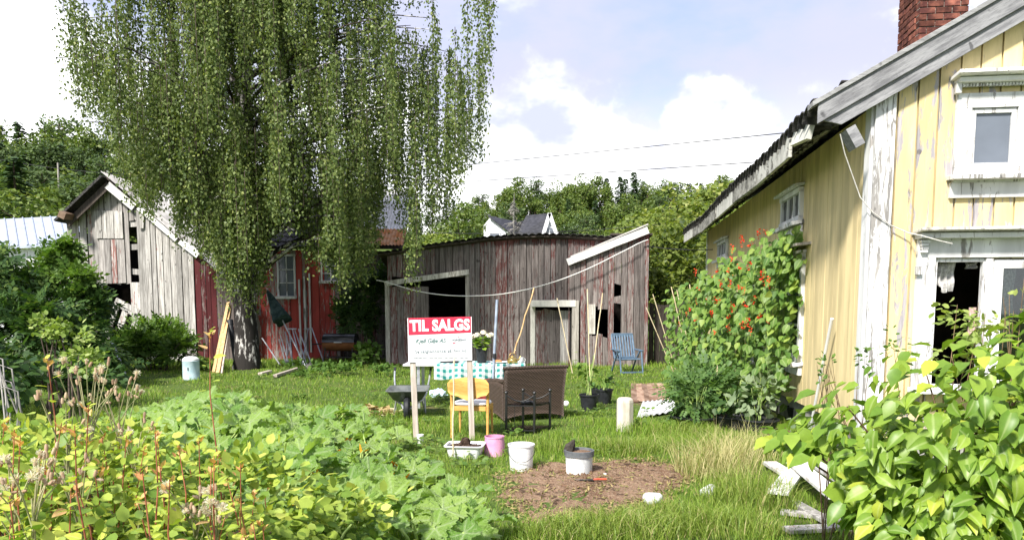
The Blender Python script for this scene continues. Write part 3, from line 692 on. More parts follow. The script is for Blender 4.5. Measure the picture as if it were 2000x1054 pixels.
# large lower window with the open casement
xc = (l0 + l1) / 2
win = MB().box((l0 - .09, -.05, (lz0 + lz1) / 2), (.18, .05, lz1 - lz0 + .1)).box((l1 + .09, -.05, (lz0 + lz1) / 2), (.18, .05, lz1 - lz0 + .1)).box((xc, -.052, lz1 + .11), (l1 - l0 + .36, .05, .2)).build('window', WW, house, bevel=.005)
win['label'] = 'wide ground floor window with one casement missing and a torn curtain'
hbox('cornice', (xc, -.15, lz1 + .27), (l1 - l0 + .46, .27, .03), W_['palewood'], win, rot=(R(-6), 0, 0)); hbox('cornice', (xc, -.11, lz1 + .225), (l1 - l0 + .40, .18, .05), WW, win)
for k in range(4): hbox('bracket', (l0 - .13, -.10, lz1 + .17 - k * .032), (.085 - .008 * k, .08 - .012 * k, .028), WW, win)
hbox('bracket', (l0 - .17, -.09, lz1 - .12), (.06, .05, .09), WW, win)
m0, m1 = hg(1918, 560)[0], hg(1928, 560)[0]
hbox('mullion', ((m0 + m1) / 2 + .01, -.035, (lz0 + lz1) / 2), (m1 - m0 + .02, .06, lz1 - lz0), WW, win)
s0 = m1 + .025; sw = frame_boxes(MB(), s0 + .10, l1 - .08, lz0 + .08, lz1 - .10, .09, -.03, .035).build('sash', WW, win, bevel=.003)
MB().box(((s0 + .1 + l1 - .08) / 2, -.02, (lz0 + lz1) / 2), (l1 - s0 - .16, .006, lz1 - lz0 - .16)).build('pane', W_['clear'], win)
frame_boxes(MB(), l0 + .03, m0 - .02, lz0 + .03, lz1 - .03, .03, -.01, .06).build('casement_frame', WW, win)
hbox('sill', (xc, -.13, lz0 - .03), (l1 - l0 + .4, .2, .05), WW, win)
def cloth(name, x0, x1, zt, bot, y, mat, amp=.02, k=26):
    m = MB(); m.grid(lambda u, v: (x0 + (x1 - x0) * u, y + amp * math.sin(u * k) * (.4 + v) + .015 * math.sin(v * 9 + u * 5), zt + (bot(u) - zt) * v), 36, 14); return m.build(name, mat, win)
W_['curtain'] = vm('grey_lace', (.34, .33, .32), (.58, .57, .55), 40.0, .9, .1, 0, .05)
W_['pinkcloth'] = vm('pink_rag', (.4, .28, .25), (.55, .42, .38), 20.0, .9, .1, 0, .05)
ca = hg(1823, 512)[0]; cz = lambda py: hg(1850, py)[1]
cloth('curtain', ca, hg(1875, 520)[0], lz1 - .03, lambda u: cz(535) + (cz(570) - cz(535)) * min(1, u * 1.7) + .01 * math.sin(u * 9), .10, W_['curtain'], .022)
cloth('curtain', hg(1895, 520)[0], hg(1918, 520)[0], lz1 - .03, lambda u: cz(524), .10, W_['curtain'])
cloth('curtain', hg(1900, 600)[0], hg(1914, 600)[0], cz(600), lambda u: cz(660), .08, W_['pinkcloth'], .012)
cloth('curtain', s0 + .12, s0 + .30, lz1 - .10, lambda u: cz(690) + .1 * u, .12, W_['curtain'], .02)
# windows of the long side
def side_win(pa, pb, frame=.07, cols=3, sill=True, rows=1, proud=.0, label=None):
    ya, za = hs(*pa); yb, zb = hs(*pb); y0, y1 = min(ya, yb), max(ya, yb); z0, z1 = min(za, zb), max(za, zb)
    yc, zc = (y0 + y1) / 2, (z0 + z1) / 2; w, h = y1 - y0, z1 - z0; x = -.05
    o = MB().box((x, y0, zc), (.06, frame, h)).box((x, y1, zc), (.06, frame, h)).box((x - .01, yc, z1), (.07, w + frame, frame)).box((x - .01, yc, z0), (.07, w + frame, frame)).build('window', WW, house, bevel=.004)
    if label: o['label'] = label
    for i in range(cols):
        for j in range(rows):
            MB().box((x + .015, y0 + w * (i + .5) / cols, z0 + h * (j + .5) / rows), (.008, w / cols - .03, h / rows - .03)).build('pane', W_['glass'], o)
    g = MB()
    for i in range(1, cols): g.box((x - .005, y0 + w * i / cols, zc), (.03, .035, h - frame))
    for j in range(1, rows): g.box((x - .004, yc, z0 + h * j / rows), (.028, w - frame, .035))
    if g.v: g.build('glazing_bar', WW, o)
    MB().box((x - .05, yc, z1 + .06), (.14, w + .2, .035), (0, R(-8), 0)).build('head_board', WW, o)
    if sill: MB().box((x - .06, yc, z0 - .07), (.17, w + .22, .05), (0, R(-10), 0)).build('sill', WW, o); MB().box((x - .01, yc, z0 - .16), (.05, w + .16, .12)).build('sill_board', WW, o)
    return o
side_win((1536, 392), (1571, 425), label='upper window with three panes on the long side of the house')
side_win((1408, 478), (1424, 498), label='tiny far window on the long side of the house')
y0, z1 = hs(1578, 492); y1, _ = hs(1528, 520)
side_win((1576, 500), (1524, 690), frame=.11, cols=2, rows=3, label='tall white window behind the climbing beans')
side_win((1500, 560), (1462, 690), frame=.10, cols=2, rows=2, label='white framed window hidden behind the beans')
a_ = hs(1592, 474); MB().box((-.12, (y0 + y1) / 2 - .1, a_[1]), (.22, abs(y1 - y0) + .3, .035), (0, R(-6), 0)).build('window_hood', W_['palewood'], house)
# chimney of single bricks
CHY = 1.6; cx0 = hg(1793, 60, CHY)[0]; cx1 = hg(1890, 60, CHY)[0]; cdp = .62
ch = MB().box(((cx0 + cx1) / 2, CHY + cdp / 2, rtopz(cx0) + .75), (cx1 - cx0 - .02, cdp - .02, 2.1)).build('chimney', vm('old_mortar', (.22, .19, .17), (.36, .32, .28), 20.0, .95, .1, .4), house)
bm1 = vm('brick_red', (.075, .028, .024), (.235, .09, .062), 9.0, .9, .15, .5, .6, coord='world')
bz0 = rtopz(cx0) - .15; row = 0; zz = bz0
bw = (cx1 - cx0) / 3.0
bmesh_full = MB().box((0, 0, 0), (bw - .014, .11, .062)).mesh('brick'); bmesh_half = MB().box((0, 0, 0), (bw / 2 - .014, .11, .062)).mesh('brick'); bmesh_side = MB().box((0, 0, 0), (.11, cdp / 3 - .012, .062)).mesh('brick')
for me in (bmesh_full, bmesh_half, bmesh_side): me.materials.append(bm1)
while zz < rtopz(cx0) + 1.75:
    x = cx0
    seq = [bmesh_full] * 3 if row % 2 == 0 else [bmesh_half, bmesh_full, bmesh_full, bmesh_half]
    for me in seq:
        w = bw if me is bmesh_full else bw / 2
        link('brick', me, None, ch, Matrix.Translation((x + w / 2, CHY + .045 + rnd.uniform(-.006, .006), zz)) @ Euler((rnd.uniform(-.02, .02), rnd.uniform(-.02, .02), rnd.uniform(-.02, .02))).to_matrix().to_4x4()); x += w
    for k in range(3):
        yy = CHY + .11 + (cdp - .11) * (k + (.5 if row % 2 else .42)) / 3
        link('brick', bmesh_side, None, ch, Matrix.Translation((cx0 + .048 + rnd.uniform(-.006, .006), yy, zz)))
    zz += .0755; row += 1
# cable hanging on the gable
def wire(name, pts, r, mat, label, cat, parent=None, group=None):
    m = MB().tube(pts, r, 5); o = m.build(name, mat, parent)
    return tag(o, label, cat, group) if parent is None else o
W_['cable'] = vm('pale_cable', (.5, .48, .44), (.66, .64, .6), 30.0, .6)
W_['wire'] = vm('dark_wire', (.02, .02, .022), (.04, .04, .042), 30.0, .6)
def hgp(px, py, y0): x, z = hg(px, py, y0); return Vector((x, y0, z))
wire('cable', [hgp(*q) for q in ((1641, 262, -.2), (1650, 300, -.16), (1664, 340, -.09), (1680, 385, -.08), (1705, 415, -.085), (1740, 440, -.08), (1775, 455, -.1), (1800, 460, -.3), (1835, 470, -.32), (1860, 476, -.3))], .006, W_['cable'], None, None, house)
ORD = ['leftmost'] + [w + ' from the left' for w in 'second third fourth fifth sixth seventh eighth ninth tenth eleventh twelfth thirteenth fourteenth fifteenth sixteenth seventeenth eighteenth nineteenth twentieth'.split()]
ORD += ['%dth from the left' % k for k in range(21, 90)]
# ------------------------------------------------------------------ things in the garden
def at(px, py, z=0.0): q = G(px, py, z); q.z = gz(q.x, q.y); return q
# ---- the for-sale sign
sg = at(866, 859)
sign = thing('sale_sign', 'white and red for sale sign board on two pale wooden posts', 'sign', sg, R(1.5))
def sl(px, py): q = P(px, py, sg.y) - sg; return Vector((q.x, 0, q.z))
for a, b in (((803, 640), (813, 864)), ((915, 640), (922, 862))):
    MB().bar(sl(*a) + Vector((0, .03, 0)), sl(*b) + Vector((0, .03, 0)), .07, .035, (0, 1, 0)).build('post', W_['post'], sign, bevel=.003)
TL, TR, BR, BL_ = sl(796, 621), sl(921, 618), sl(922, 703), sl(798, 707)
W_['signwhite'] = vm('sign_white', (.80, .80, .82), (.84, .84, .85), 3.0, .4, .4, 0, 0); W_['signred'] = vm('sign_red', (.62, .025, .06), (.66, .03, .07), 3.0, .4, .4, 0, 0)
W_['signgrey'] = vm('sign_grey_ink', (.07, .15, .14), (.09, .18, .17), 5.0, .5, .3, 0, 0); W_['signpale'] = vm('sign_pale_ink', (.11, .15, .17), (.14, .18, .20), 5.0, .5, .3, 0, 0)
def panel(name, c, y0, y1, mat): return MB().hexa([Vector((p.x, y, p.z)) for p, y in ((c[3], y0), (c[2], y0), (c[2], y1), (c[3], y1), (c[0], y0), (c[1], y0), (c[1], y1), (c[0], y1))]).build(name, mat, sign)
board = panel('board', (TL, TR, BR, BL_), -.005, .012, W_['signwhite'])
ML, MR = TL.lerp(BL_, .385), TR.lerp(BR, .365)
panel('red_band', (TL.lerp(TR, .012) , TR.lerp(TL, .012), MR.lerp(ML, .012), ML.lerp(MR, .012)), -.008, -.004, W_['signred'])
dg = None
def text_mesh(body, size, bold=0.0, shear=0.0, spacing=1.0):
    cu = bpy.data.curves.new('letters', 'FONT'); cu.body = body; cu.size = size; cu.offset = bold; cu.shear = shear; cu.space_character = spacing; cu.align_x = 'LEFT'; cu.extrude = .0008; cu.resolution_u = 3
    o = bpy.data.objects.new('letters_tmp', cu); col.objects.link(o); d = bpy.context.evaluated_depsgraph_get()
    me = bpy.data.meshes.new_from_object(o.evaluated_get(d)); bpy.data.objects.remove(o); return me
EX = (TR - TL).normalized(); EZ = Vector((-EX.z, 0, EX.x))
def letters(name, body, px0, px1, py, size_px, mat, bold=0.0, shear=0.0, y=-.0095, spacing=1.0):
    me = text_mesh(body, 1.0, bold, shear, spacing); xs_ = [v.co.x for v in me.vertices]; w = max(xs_) - min(xs_); x0 = min(xs_)
    a, b = sl(px0, py), sl(px1, py); sx = (b.x - a.x) / w; sz = size_px / FPX * sg.y
    mt = Matrix(((EX.x * sx, 0, EZ.x * sz, 0), (0, 0, 0, 0), (EX.z * sx, 0, EZ.z * sz, 0), (0, 0, 0, 1)))
    for v in me.vertices:
        q = Vector((v.co.x - x0, v.co.y, v.co.z)); v.co = a + EX * (q.x * sx) + EZ * (q.y * sz) + Vector((0, y - q.z, 0))
    return link(name, me, mat, sign)
letters('lettering', 'TIL SALGS', 801, 918, 646, 29, W_['signwhite'], .045, 0, -.012, 1.05)
letters('lettering', 'Kjell Gilje AS', 812, 872, 669.5, 12, W_['signgrey'], .008, .35)
letters('lettering', 'TREVARE & BYGG', 824, 866, 676, 4.5, W_['signpale'], .0) if False else None
letters('lettering', 'NORGESHUS', 883, 910, 665.5, 6, W_['signpale'], .02)
for (a, b, w) in (((894, 659), (898, 656), .006), ((885, 671), (885.6, 668), .012), ((888, 671), (888.6, 668), .012)):
    MB().bar(sl(*a) + Vector((0, -.008, 0)), sl(*b) + Vector((0, -.008, 0)), w, .003, (0, 1, 0)).build('logo_mark', W_['signred'], sign)
letters('lettering', 'Se salgsannonse på finn.no', 811, 911, 689, 9, W_['signpale'], .01, 0, spacing=1.15)
letters('lettering', '51 48 60 00', 808, 834, 699, 5.5, W_['signpale'], .0) if False else None
for k in range(11):          # the small print, too small to read: short strokes
    x = 808 + k * 10 - (k % 3); letters('small_print', 'nnenone'[: 4 + k % 4], x, x + 8, 699, 5, W_['signpale'], 0)
cup = thing('white_beaker', 'small white plastic beaker at the foot of a sign post', 'beaker', at(821, 867))
MB().lathe([(0, 0), (.036, 0), (.044, .11), (.041, .11), (.034, .01)], 16).build('cup', W_['white'], cup)

# ---- wheelbarrow, wheel towards the camera
wb = thing('wheelbarrow', 'grey metal wheelbarrow seen from the wheel end standing in the grass', 'wheelbarrow', at(793, 821) + Vector((0, .12, 0)), R(4))
W_['tray'] = vm('grey_tray', (.10, .11, .105), (.17, .18, .17), 7.0, .45, .4, .1, .05, metal=.3)
m = MB()
def trayring(w, y0, y1, z, r=.06, n=4):
    out = []
    for cx_, cy_, a0 in ((w / 2 - r, y1 - r, 0), (-w / 2 + r, y1 - r, 90), (-w / 2 + r, y0 + r, 180), (w / 2 - r, y0 + r, 270)):
        for k in range(n + 1): t = R(a0 + 90 * k / n); out.append((cx_ + r * math.cos(t), cy_ + r * math.sin(t), z))
    return out
rings = [trayring(.34, .18, .62, .26), trayring(.44, .08, .70, .30), trayring(.60, -.06, .82, .44), trayring(.645, -.085, .85, .455, .08), trayring(.645, -.085, .85, .445, .08), trayring(.585, -.045, .81, .435), trayring(.42, .09, .69, .305), trayring(.33, .19, .61, .27)]
n = len(rings[0]); m.add([v for r in rings for v in r], [(i * n + k, i * n + (k + 1) % n, (i + 1) * n + (k + 1) % n, (i + 1) * n + k) for i in range(len(rings) - 1) for k in range(n)] + [tuple(range(n))[::-1]], True)
m.build('tray', W_['tray'], wb)
wh = MB().lathe([(.07, -.03), (.15, -.045), (.175, -.02), (.175, .02), (.15, .045), (.07, .03), (.07, -.03)], 22).build('wheel', W_['black'], wb); wh.matrix_local = Matrix.Translation((0, .02, .175)) @ Matrix.Rotation(R(90), 4, 'Y')
MB().lathe([(0, -.025), (.07, -.02), (.07, .02), (0, .025)], 16).build('rim', W_['steel'], wh)
for s in (-1, 1):
    MB().tube([(s * .05, .0, .175), (s * .09, .10, .235), (s * .22, .5, .25), (s * .25, .95, .30), (s * .29, 1.25, .52), (s * .30, 1.42, .63)], .016, 8).build('handle', W_['steel'], wb)
    MB().tube([(s * .2, .5, .25), (s * .235, .56, .1), (s * .24, .6, .0), (s * .24, .7, .0), (s * .23, .8, .27)], .014, 8).build('leg', W_['steel'], wb)
    MB().tube([(s * .30, 1.42, .63), (s * .305, 1.52, .68)], .021, 8).build('grip', W_['black'], wb)

# ---- wooden chair seen from behind
chp = at(918, 855)
chair = thing('wooden_chair', 'honey coloured wooden chair with white seat pad seen from behind', 'chair', chp, R(-8))
w2, d2 = .235, .40; CW = W_['chairwood']
for s in (-1, 1):
    MB().tube([(s * w2, -.03, 0), (s * w2, .0, .40), (s * (w2 + .005), -.02, .60), (s * (w2 + .0), -.06, .72)], [.016, .021, .017, .013], 8).build('back_leg', CW, chair)
    MB().tube([(s * (w2 - .015), d2 + .03, 0), (s * (w2 - .02), d2, .41)], [.014, .022], 8).build('front_leg', CW, chair)
    MB().box((s * (w2 - .005), d2 / 2, .385), (.022, d2 - .03, .06)).build('side_rail', CW, chair, bevel=.004)
MB().box((0, .0, .385), (2 * w2 - .05, .022, .06)).build('back_rail', CW, chair, bevel=.004); MB().box((0, d2, .385), (2 * w2 - .05, .022, .06)).build('front_rail', CW, chair, bevel=.004)
m = MB(); nu = 14
def br(u, v):
    x = (-1 + 2 * u) * .268; bow = .05 * (1 - (2 * u - 1) ** 2); zt = .775 + .02 * math.cos((2 * u - 1) * 2.2); zb = .545 - .022 * math.cos((2 * u - 1) * math.pi) - .03 * (abs(2 * u - 1) < .5) * math.cos((2 * u - 1) * math.pi)
    rr = .045 * max(0, abs(2 * u - 1) - .86) / .14
    return (x, -.075 + .0 - bow * -1 * .8 - .03 * v, zb + rr + (zt - zb - 2 * rr) * v)
f1 = MB().grid(br, nu, 4); vs = f1.v; off = [(x, y - .016, z) for x, y, z in vs]; N = len(vs)
m.add(vs, f1.f, True); m.add(off, [tuple(reversed(f)) for f in f1.f], True)
for j in range(4):
    for i in (0, nu): a, b = j * (nu + 1) + i, (j + 1) * (nu + 1) + i; m.f.append((a, b, b + N, a + N)); m.smooth.append(False)
for i in range(nu):
    for j in (0, 4): a, b = j * (nu + 1) + i, j * (nu + 1) + i + 1; m.f.append((a, b, b + N, a + N)); m.smooth.append(False)
m.build('backrest', CW, chair)
m = MB(); m.lathe([(0, .415), (.18, .415), (.215, .425), (.225, .44), (.215, .455), (.15, .468), (0, .472)], 28, (0, d2 / 2, 0), sx=1.08, sy=.95)
for i, v in enumerate(m.v):
    x, y, z = v; y -= d2 / 2; k = max(abs(x) / .24, abs(y) / .215, 1e-6); r = math.hypot(x / .24, y / .215); f = (r / k) ** .7 if r > 0 else 1; m.v[i] = (x * f, y * f + d2 / 2, z)
m.build('seat_pad', vm('white_vinyl', (.74, .73, .71), (.8, .8, .78), 9.0, .4, .4, 0, 0), chair)

# ---- wicker sofa seen from behind
def wickm():
    t = NT('brown_wicker'); p = t.n('ShaderNodeTexCoord').outputs['Object']; q = t.n('ShaderNodeSeparateXYZ'); t.put(q.inputs[0], p)
    hz_ = t.math('ADD', q.outputs[0], q.outputs[1])
    wv = t.math('MULTIPLY', t.math('ADD', t.math('SINE', t.math('MULTIPLY', q.outputs[2], 330.0)), 1.0), .5)
    ck = t.math('MULTIPLY', t.math('SINE', t.math('MULTIPLY', hz_, 130.0)), t.math('SINE', t.math('MULTIPLY', q.outputs[2], 165.0)))
    h = t.math('ADD', t.math('MULTIPLY', wv, .6), t.math('MULTIPLY', ck, .4)); n = t.noise(p, 14.0, 4.0)
    c = t.mix(t.ramp(h, .1, .8), (.036, .024, .018), (.125, .088, .070)); c = t.mix(1.0, c, t.mix(n, (.7, .7, .7), (1.25, 1.2, 1.15)), 'MULTIPLY')
    return t.finish(c, .55, .35, bump=h, bstr=.8, bdist=.008)
W_['wicker'] = wickm()
sb = at(985, 827)
sofa = thing('wicker_sofa', 'dark brown wicker garden sofa turned with its back to us', 'sofa', sb, R(24))
SW, SD = .98, .70
def shell(m, fn, nu, nv, th):
    f1 = MB().grid(fn, nu, nv); N = len(f1.v); vs = [Vector(v) for v in f1.v]; m.add(vs, f1.f, True); m.add([v + Vector(th) for v in vs], [tuple(reversed(f)) for f in f1.f], True); o = len(m.v) - 2 * N
    for j in range(nv):
        for i in (0, nu): a, b = o + j * (nu + 1) + i, o + (j + 1) * (nu + 1) + i; m.f.append((a, b, b + N, a + N)); m.smooth.append(False)
    for i in range(nu):
        for j in (0, nv): a, b = o + j * (nu + 1) + i, o + j * (nu + 1) + i + 1; m.f.append((a, b, b + N, a + N)); m.smooth.append(False)
    return m
arch = lambda u: .04 + .075 * math.sin(math.pi * u) ** .6
shell(MB(), lambda u, v: (u * SW - .02 * v * (1 - 2 * u) * -1 + (u - .5) * .07 * v ** 2, -.07 * v ** 2, arch(u) + (.80 - arch(u)) * v), 20, 10, (0, .05, 0)).build('backrest', W_['wicker'], sofa)
for s, x in ((0, .0), (1, SW - .05)):
    zt = lambda u: .56 + .03 * math.sin(u * 2.4)
    shell(MB(), lambda u, v: (x, .05 + u * (SD - .05), .04 + .06 * math.sin(math.pi * u) * (1 - v) + (zt(u) - .04) * v), 12, 8, (.06, 0, 0)).build('arm_panel', W_['wicker'], sofa)
    MB().tube([(x + .03, .05, .60), (x + .03, .3, .595), (x + .03, .6, .57), (x + .03, .70, .50), (x + .03, .70, .05)], .035, 8).build('arm_edge', W_['wicker'], sofa)
MB().box((SW / 2, SD / 2 + .03, .33), (SW - .12, SD - .1, .07)).build('seat', W_['wicker'], sofa, bevel=.01)
MB().tube([(.0 - .035, -.05, .80), (SW / 2, -.052, .81), (SW + .035, -.05, .80)], .026, 8).build('top_roll', W_['wicker'], sofa)
for i in (.03, SW - .03):
    for j in (.02, SD - .03): MB().box((i, j, .03), (.04, .04, .06)).build('leg', W_['black'], sofa)
cu = thing('black_cushion', 'black seat cushion lying on the wicker sofa', 'cushion', sb + Matrix.Rotation(R(24), 3, 'Z') @ Vector((.32, .35, .37)), R(24))
MB().lathe([(0, 0), (.2, .0), (.245, .03), (.25, .06), (.21, .10), (.1, .125), (0, .13)], 20).build('pad', vm('black_cloth', (.014, .014, .018), (.03, .03, .035), 30.0, .9, .1, .2, 0), cu)

# ---- glass side table of black metal
stp = at(1031, 846)
tb = thing('side_table', 'low black metal side table with two glass shelves', 'side table', stp)
p4 = [(-.29, -.02), (.085, -.06), (.31, .28), (-.06, .32)]
for (x, y) in p4:
    MB().tube([(x, y, 0), (x, y, .53)], .017, 8).build('leg', W_['blackmetal'], tb)
    MB().lathe([(0, 0), (.02, .008), (.026, .022), (.02, .036), (0, .042)], 10, (x, y, .53)).build('finial', W_['blackmetal'], tb)
for z in (.385, .055):
    MB().hexa([Vector((x, y, z)) for x, y in p4] + [Vector((x, y, z + .008)) for x, y in p4]).build('glass_shelf', W_['clear'], tb)
    m = MB()
    for i in range(4): a, b = p4[i], p4[(i + 1) % 4]; m.bar((*a, z - .008), (*b, z - .008), .016, .016)
    m.build('shelf_rim', W_['blackmetal'], tb)
for i in (0, 2):
    a, b = Vector((*p4[i], .52)), Vector((*p4[(i + 1) % 4], .52)); MB().tube([a.lerp(b, k / 8) - Vector((0, 0, .085 * math.sin(math.pi * k / 8))) for k in range(9)], .009, 6).build('curved_rail', W_['blackmetal'], tb)
for k in (.3, .6):
    q = Vector((*p4[0], 0)).lerp(Vector((*p4[1], 0)), k); MB().tube([q + Vector((0, 0, .06)), q + Vector((0, 0, .38))], .004, 5).build('thin_rod', W_['blackmetal'], tb)
ash = thing('ashtray', 'small round black ashtray on the glass side table', 'ashtray', stp + Vector((.0, .08, .395)))
MB().lathe([(0, .004), (.085, .004), (.10, .016), (.10, .024), (.085, .02), (.07, .014), (.0, .014)], 20).build('dish', W_['black'], ash); MB().lathe([(.05, .016), (.055, .03), (.05, .036), (.035, .036), (.03, .02)], 16).build('ring', W_['black'], ash)

# ---- dining table with chequered cloth
TY = 12.3; tc_ = P(906, 712, TY); tc_.z = 0
tab = thing('garden_table', 'long white topped garden table laid behind the sign', 'table', tc_)
tz = P(906, 711, TY).z; x0, x1 = P(787, 712, TY).x - tc_.x, P(1026, 712, TY).x - tc_.x
MB().box(((x0 + x1) / 2, .38, tz - .015), (x1 - x0, .8, .03)).build('top', W_['white'], tab, bevel=.004)
for x in (x0 + .25, x1 - .12):
    for y in (.06, .7): MB().box((x, y, (tz - .03) / 2), (.05, .05, tz - .03)).build('leg', W_['steel'], tab)
def checkm():
    t = NT('green_check_cloth'); p = t.n('ShaderNodeTexCoord').outputs['Object']; q = t.n('ShaderNodeSeparateXYZ'); t.put(q.inputs[0], p)
    def st(v): return t.math('GREATER_THAN', t.math('FRACT', t.math('MULTIPLY', v, 10.0)), .5)
    a, b = st(q.outputs[0]), st(t.math('ADD', q.outputs[2], q.outputs[1])); s = t.math('MULTIPLY', t.math('ADD', a, b), .5)
    c = t.mix(s, (.76, .80, .78), (.02, .24, .22)); return t.finish(c, .7, .2)
tcl = thing('tablecloth', 'green and white chequered cloth hanging over the front of the table', 'tablecloth', (tc_.x, TY, tz))
cx0_, cx1_ = P(848, 712, TY).x - tc_.x, P(1025, 712, TY).x - tc_.x
def clothf(u, v):
    x = cx0_ + (cx1_ - cx0_) * u; L = .95; s = v * L
    if s < .70: return (x, .74 - s, .006)
    d = s - .70; return (x + .02 * math.sin(u * 30) * d * 4 * .5, .0 - .02 - .03 * math.sin(u * 26 + 1) * (d / .25) + .04 * .0, .006 - d * (1 + .06 * math.sin(u * 17)))
def edge_y(p_): return p_
MB().grid(clothf, 70, 38).build('cloth', checkm(), tcl)
# things on the table
pot = thing('flower_pot', 'tall dark pot of white hydrangea on the garden table', 'potted plant', P(941, 708, TY + .25) * 1.0); pot.location.z = tz + .007
MB().lathe([(0, 0), (.075, 0), (.105, .26), (.11, .265), (.098, .265), (.09, .22), (0, .22)], 20).build('pot', W_['black'], pot)
W_['hydleaf'] = leafm('hydrangea_leaf', (.12, .24, .03), (.26, .36, .05), .3)
n = 90; a = rng.uniform(0, 6.28, n); r = .2 * np.sqrt(rng.uniform(.05, 1, n)); pos = np.stack([r * .4 * np.cos(a), r * .4 * np.sin(a), .24 + .2 * rng.uniform(0, 1, n)], 1); ax_ = np.stack([np.cos(a), np.sin(a), rng.uniform(-.4, .5, n)], 1)
tag(link('foliage', leaf_cloud('foliage', pos, ax_, np.tile([0, 0, 1.0], (n, 1)) + rdir(n) * .5, rng.uniform(.08, .13, n), HEX), W_['hydleaf'], pot), kind='stuff')
W_['petal'] = leafm('hydrangea_petal', (.70, .66, .52), (.80, .78, .72), .2, c3=(.75, .55, .5), f3=.2)
for (x, y, z) in ((-.07, -.08, .46), (.03, -.02, .50), (.12, -.05, .45), (.16, .05, .46), (-.13, .03, .43)):
    n = 60; d = rdir(n); d[:, 2] = np.abs(d[:, 2]); mm = leaf_cloud('blossom', d * .05, np.cross(d, rdir(n)), d, .035, DIA); o = link('blossom', mm, W_['petal'], pot); o.location = (x, y, z)
W_['brass'] = vm('brass', (.55, .38, .10), (.66, .5, .2), 9.0, .3, .5, .05, 0, metal=.8)
ket = thing('brass_kettle', 'small brass kettle with an arched handle at the table end', 'kettle', P(1001, 707, TY + .15) * 1.0, R(20)); ket.location.z = tz + .007
MB().lathe([(0, 0), (.075, 0), (.09, .02), (.092, .05), (.07, .085), (.04, .10), (.035, .105), (.0, .105)], 20).build('body', W_['brass'], ket); MB().lathe([(.04, .105), (.03, .12), (.008, .125), (.01, .14), (0, .146)], 14).build('lid', W_['brass'], ket)
MB().tube([(.08, 0, .045), (.12, 0, .07), (.145, 0, .11)], [.018, .012, .009], 8).build('spout', W_['brass'], ket); MB().tube([(.065 * math.cos(t) , 0, .09 + .085 * math.sin(t)) for t in np.linspace(0, math.pi, 9)], .006, 6).build('handle', W_['brass'], ket)
pl = thing('food_plate', 'white plate with something orange on the table beside the kettle', 'plate', P(975, 706, TY + .2) * 1.0); pl.location.z = tz + .007
MB().lathe([(0, .003), (.10, .003), (.15, .02), (.152, .026), (.10, .012), (0, .012)], 24).build('dish', W_['white'], pl); MB().lathe([(0, .012), (.07, .014), (.065, .04), (.03, .055), (0, .058)], 12, (-.02, 0, 0), sy=.6).build('food', vm('orange_food', (.6, .18, .05), (.7, .3, .12), 20.0, .5), pl)
for i, (px, w, nm, mat, lab, h) in enumerate(((825, .3, 'folded_paper', 'signwhite', 'thin pale folded paper at the left end of the table', .02), (878, .28, 'black_tray', 'black', 'flat black tray on the table behind the sign', .05), (1020, .05, 'white_mug', 'white', 'white mug at the right end of the garden table', .09))):
    q = P(px, 706, TY + .3); o = thing(nm, lab, nm.split('_')[1], (q.x if px < 1010 else x1 + tc_.x - .06, TY + .3, tz + .007), R(rnd.uniform(-15, 15)))
    if nm == 'white_mug': MB().lathe([(0, 0), (.04, 0), (.042, .09), (.037, .09), (.035, .01)], 14).build('cup', W_['white'], o); MB().tube([(.04, 0, .07), (.065, 0, .065), (.065, 0, .03), (.04, 0, .02)], .006, 6).build('handle', W_['white'], o)
    else: MB().box((0, 0, h / 2), (w, .2, h)).box((0, 0, h + .004), (w * .9, .18, .006)).build('sheet', W_[mat], o, bevel=.003)
W_['redbox'] = vm('dark_red_plastic', (.20, .03, .025), (.28, .05, .04), 8.0, .6, .3, .1, 0)
bxp = P(953, 750, 12.5); rb = thing('red_crate', 'dark red crate standing under the garden table', 'crate', (bxp.x, 12.5, 0), R(3))
cz_ = P(953, 737, 12.5).z
for a, b in (((0, -.2, cz_ / 2), (.55, .02, cz_)), ((0, .2, cz_ / 2), (.55, .02, cz_)), ((-.265, 0, cz_ / 2), (.02, .38, cz_)), ((.265, 0, cz_ / 2), (.02, .38, cz_))): MB().box(a, b).build('side', W_['redbox'], rb, bevel=.005)
MB().box((0, 0, .02), (.51, .38, .02)).build('bottom', W_['redbox'], rb)
def stick(name, a, b, r, mat, label, cat, ya, yb, group=None, n=6, ripple=.006, extra=None):
    A, B = P(*a, ya), P(*b, yb); k = 7
    pts = [A.lerp(B, i / k) + Vector((rnd.uniform(-1, 1), rnd.uniform(-1, 1), 0)) * ripple * (0 < i < k) for i in range(k + 1)]
    base_ = min(pts, key=lambda p: p.z).copy(); o = thing(name, label, cat, base_, 0, group)
    MB().tube([p - base_ for p in pts], [r] * (k + 1), n).build('shaft', mat, o)
    return o
W_['bamboo'] = woodm('bamboo', (.55, .44, .26), (.76, .66, .46), None, sc=(20, 20, 8), orand=.15, dirt=.15)
W_['bluepole'] = vm('blue_grey_pole', (.30, .36, .46), (.48, .54, .64), 8.0, .35, .5, 0, 0, metal=.3); W_['brownpole'] = vm('brown_pole', (.20, .08, .05), (.32, .15, .10), 10.0, .6, .3, .2, 0)
pp = stick('parasol_pole', (971, 585), (962, 762), .024, W_['bluepole'], 'upright blue grey metal parasol pole in front of the table', 'pole', 11.95, 11.95, ripple=0, n=10)
A_ = P(966, 690, 11.95) - pp.location; MB().tube([A_, A_ - Vector((0, 0, .09))], .03, 10).build('collar', W_['black'], pp)
stick('wooden_pole', (968, 648), (964, 762), .018, W_['brownpole'], 'thin brown wooden pole beside the parasol pole', 'pole', 12.05, 12.05, ripple=.002)
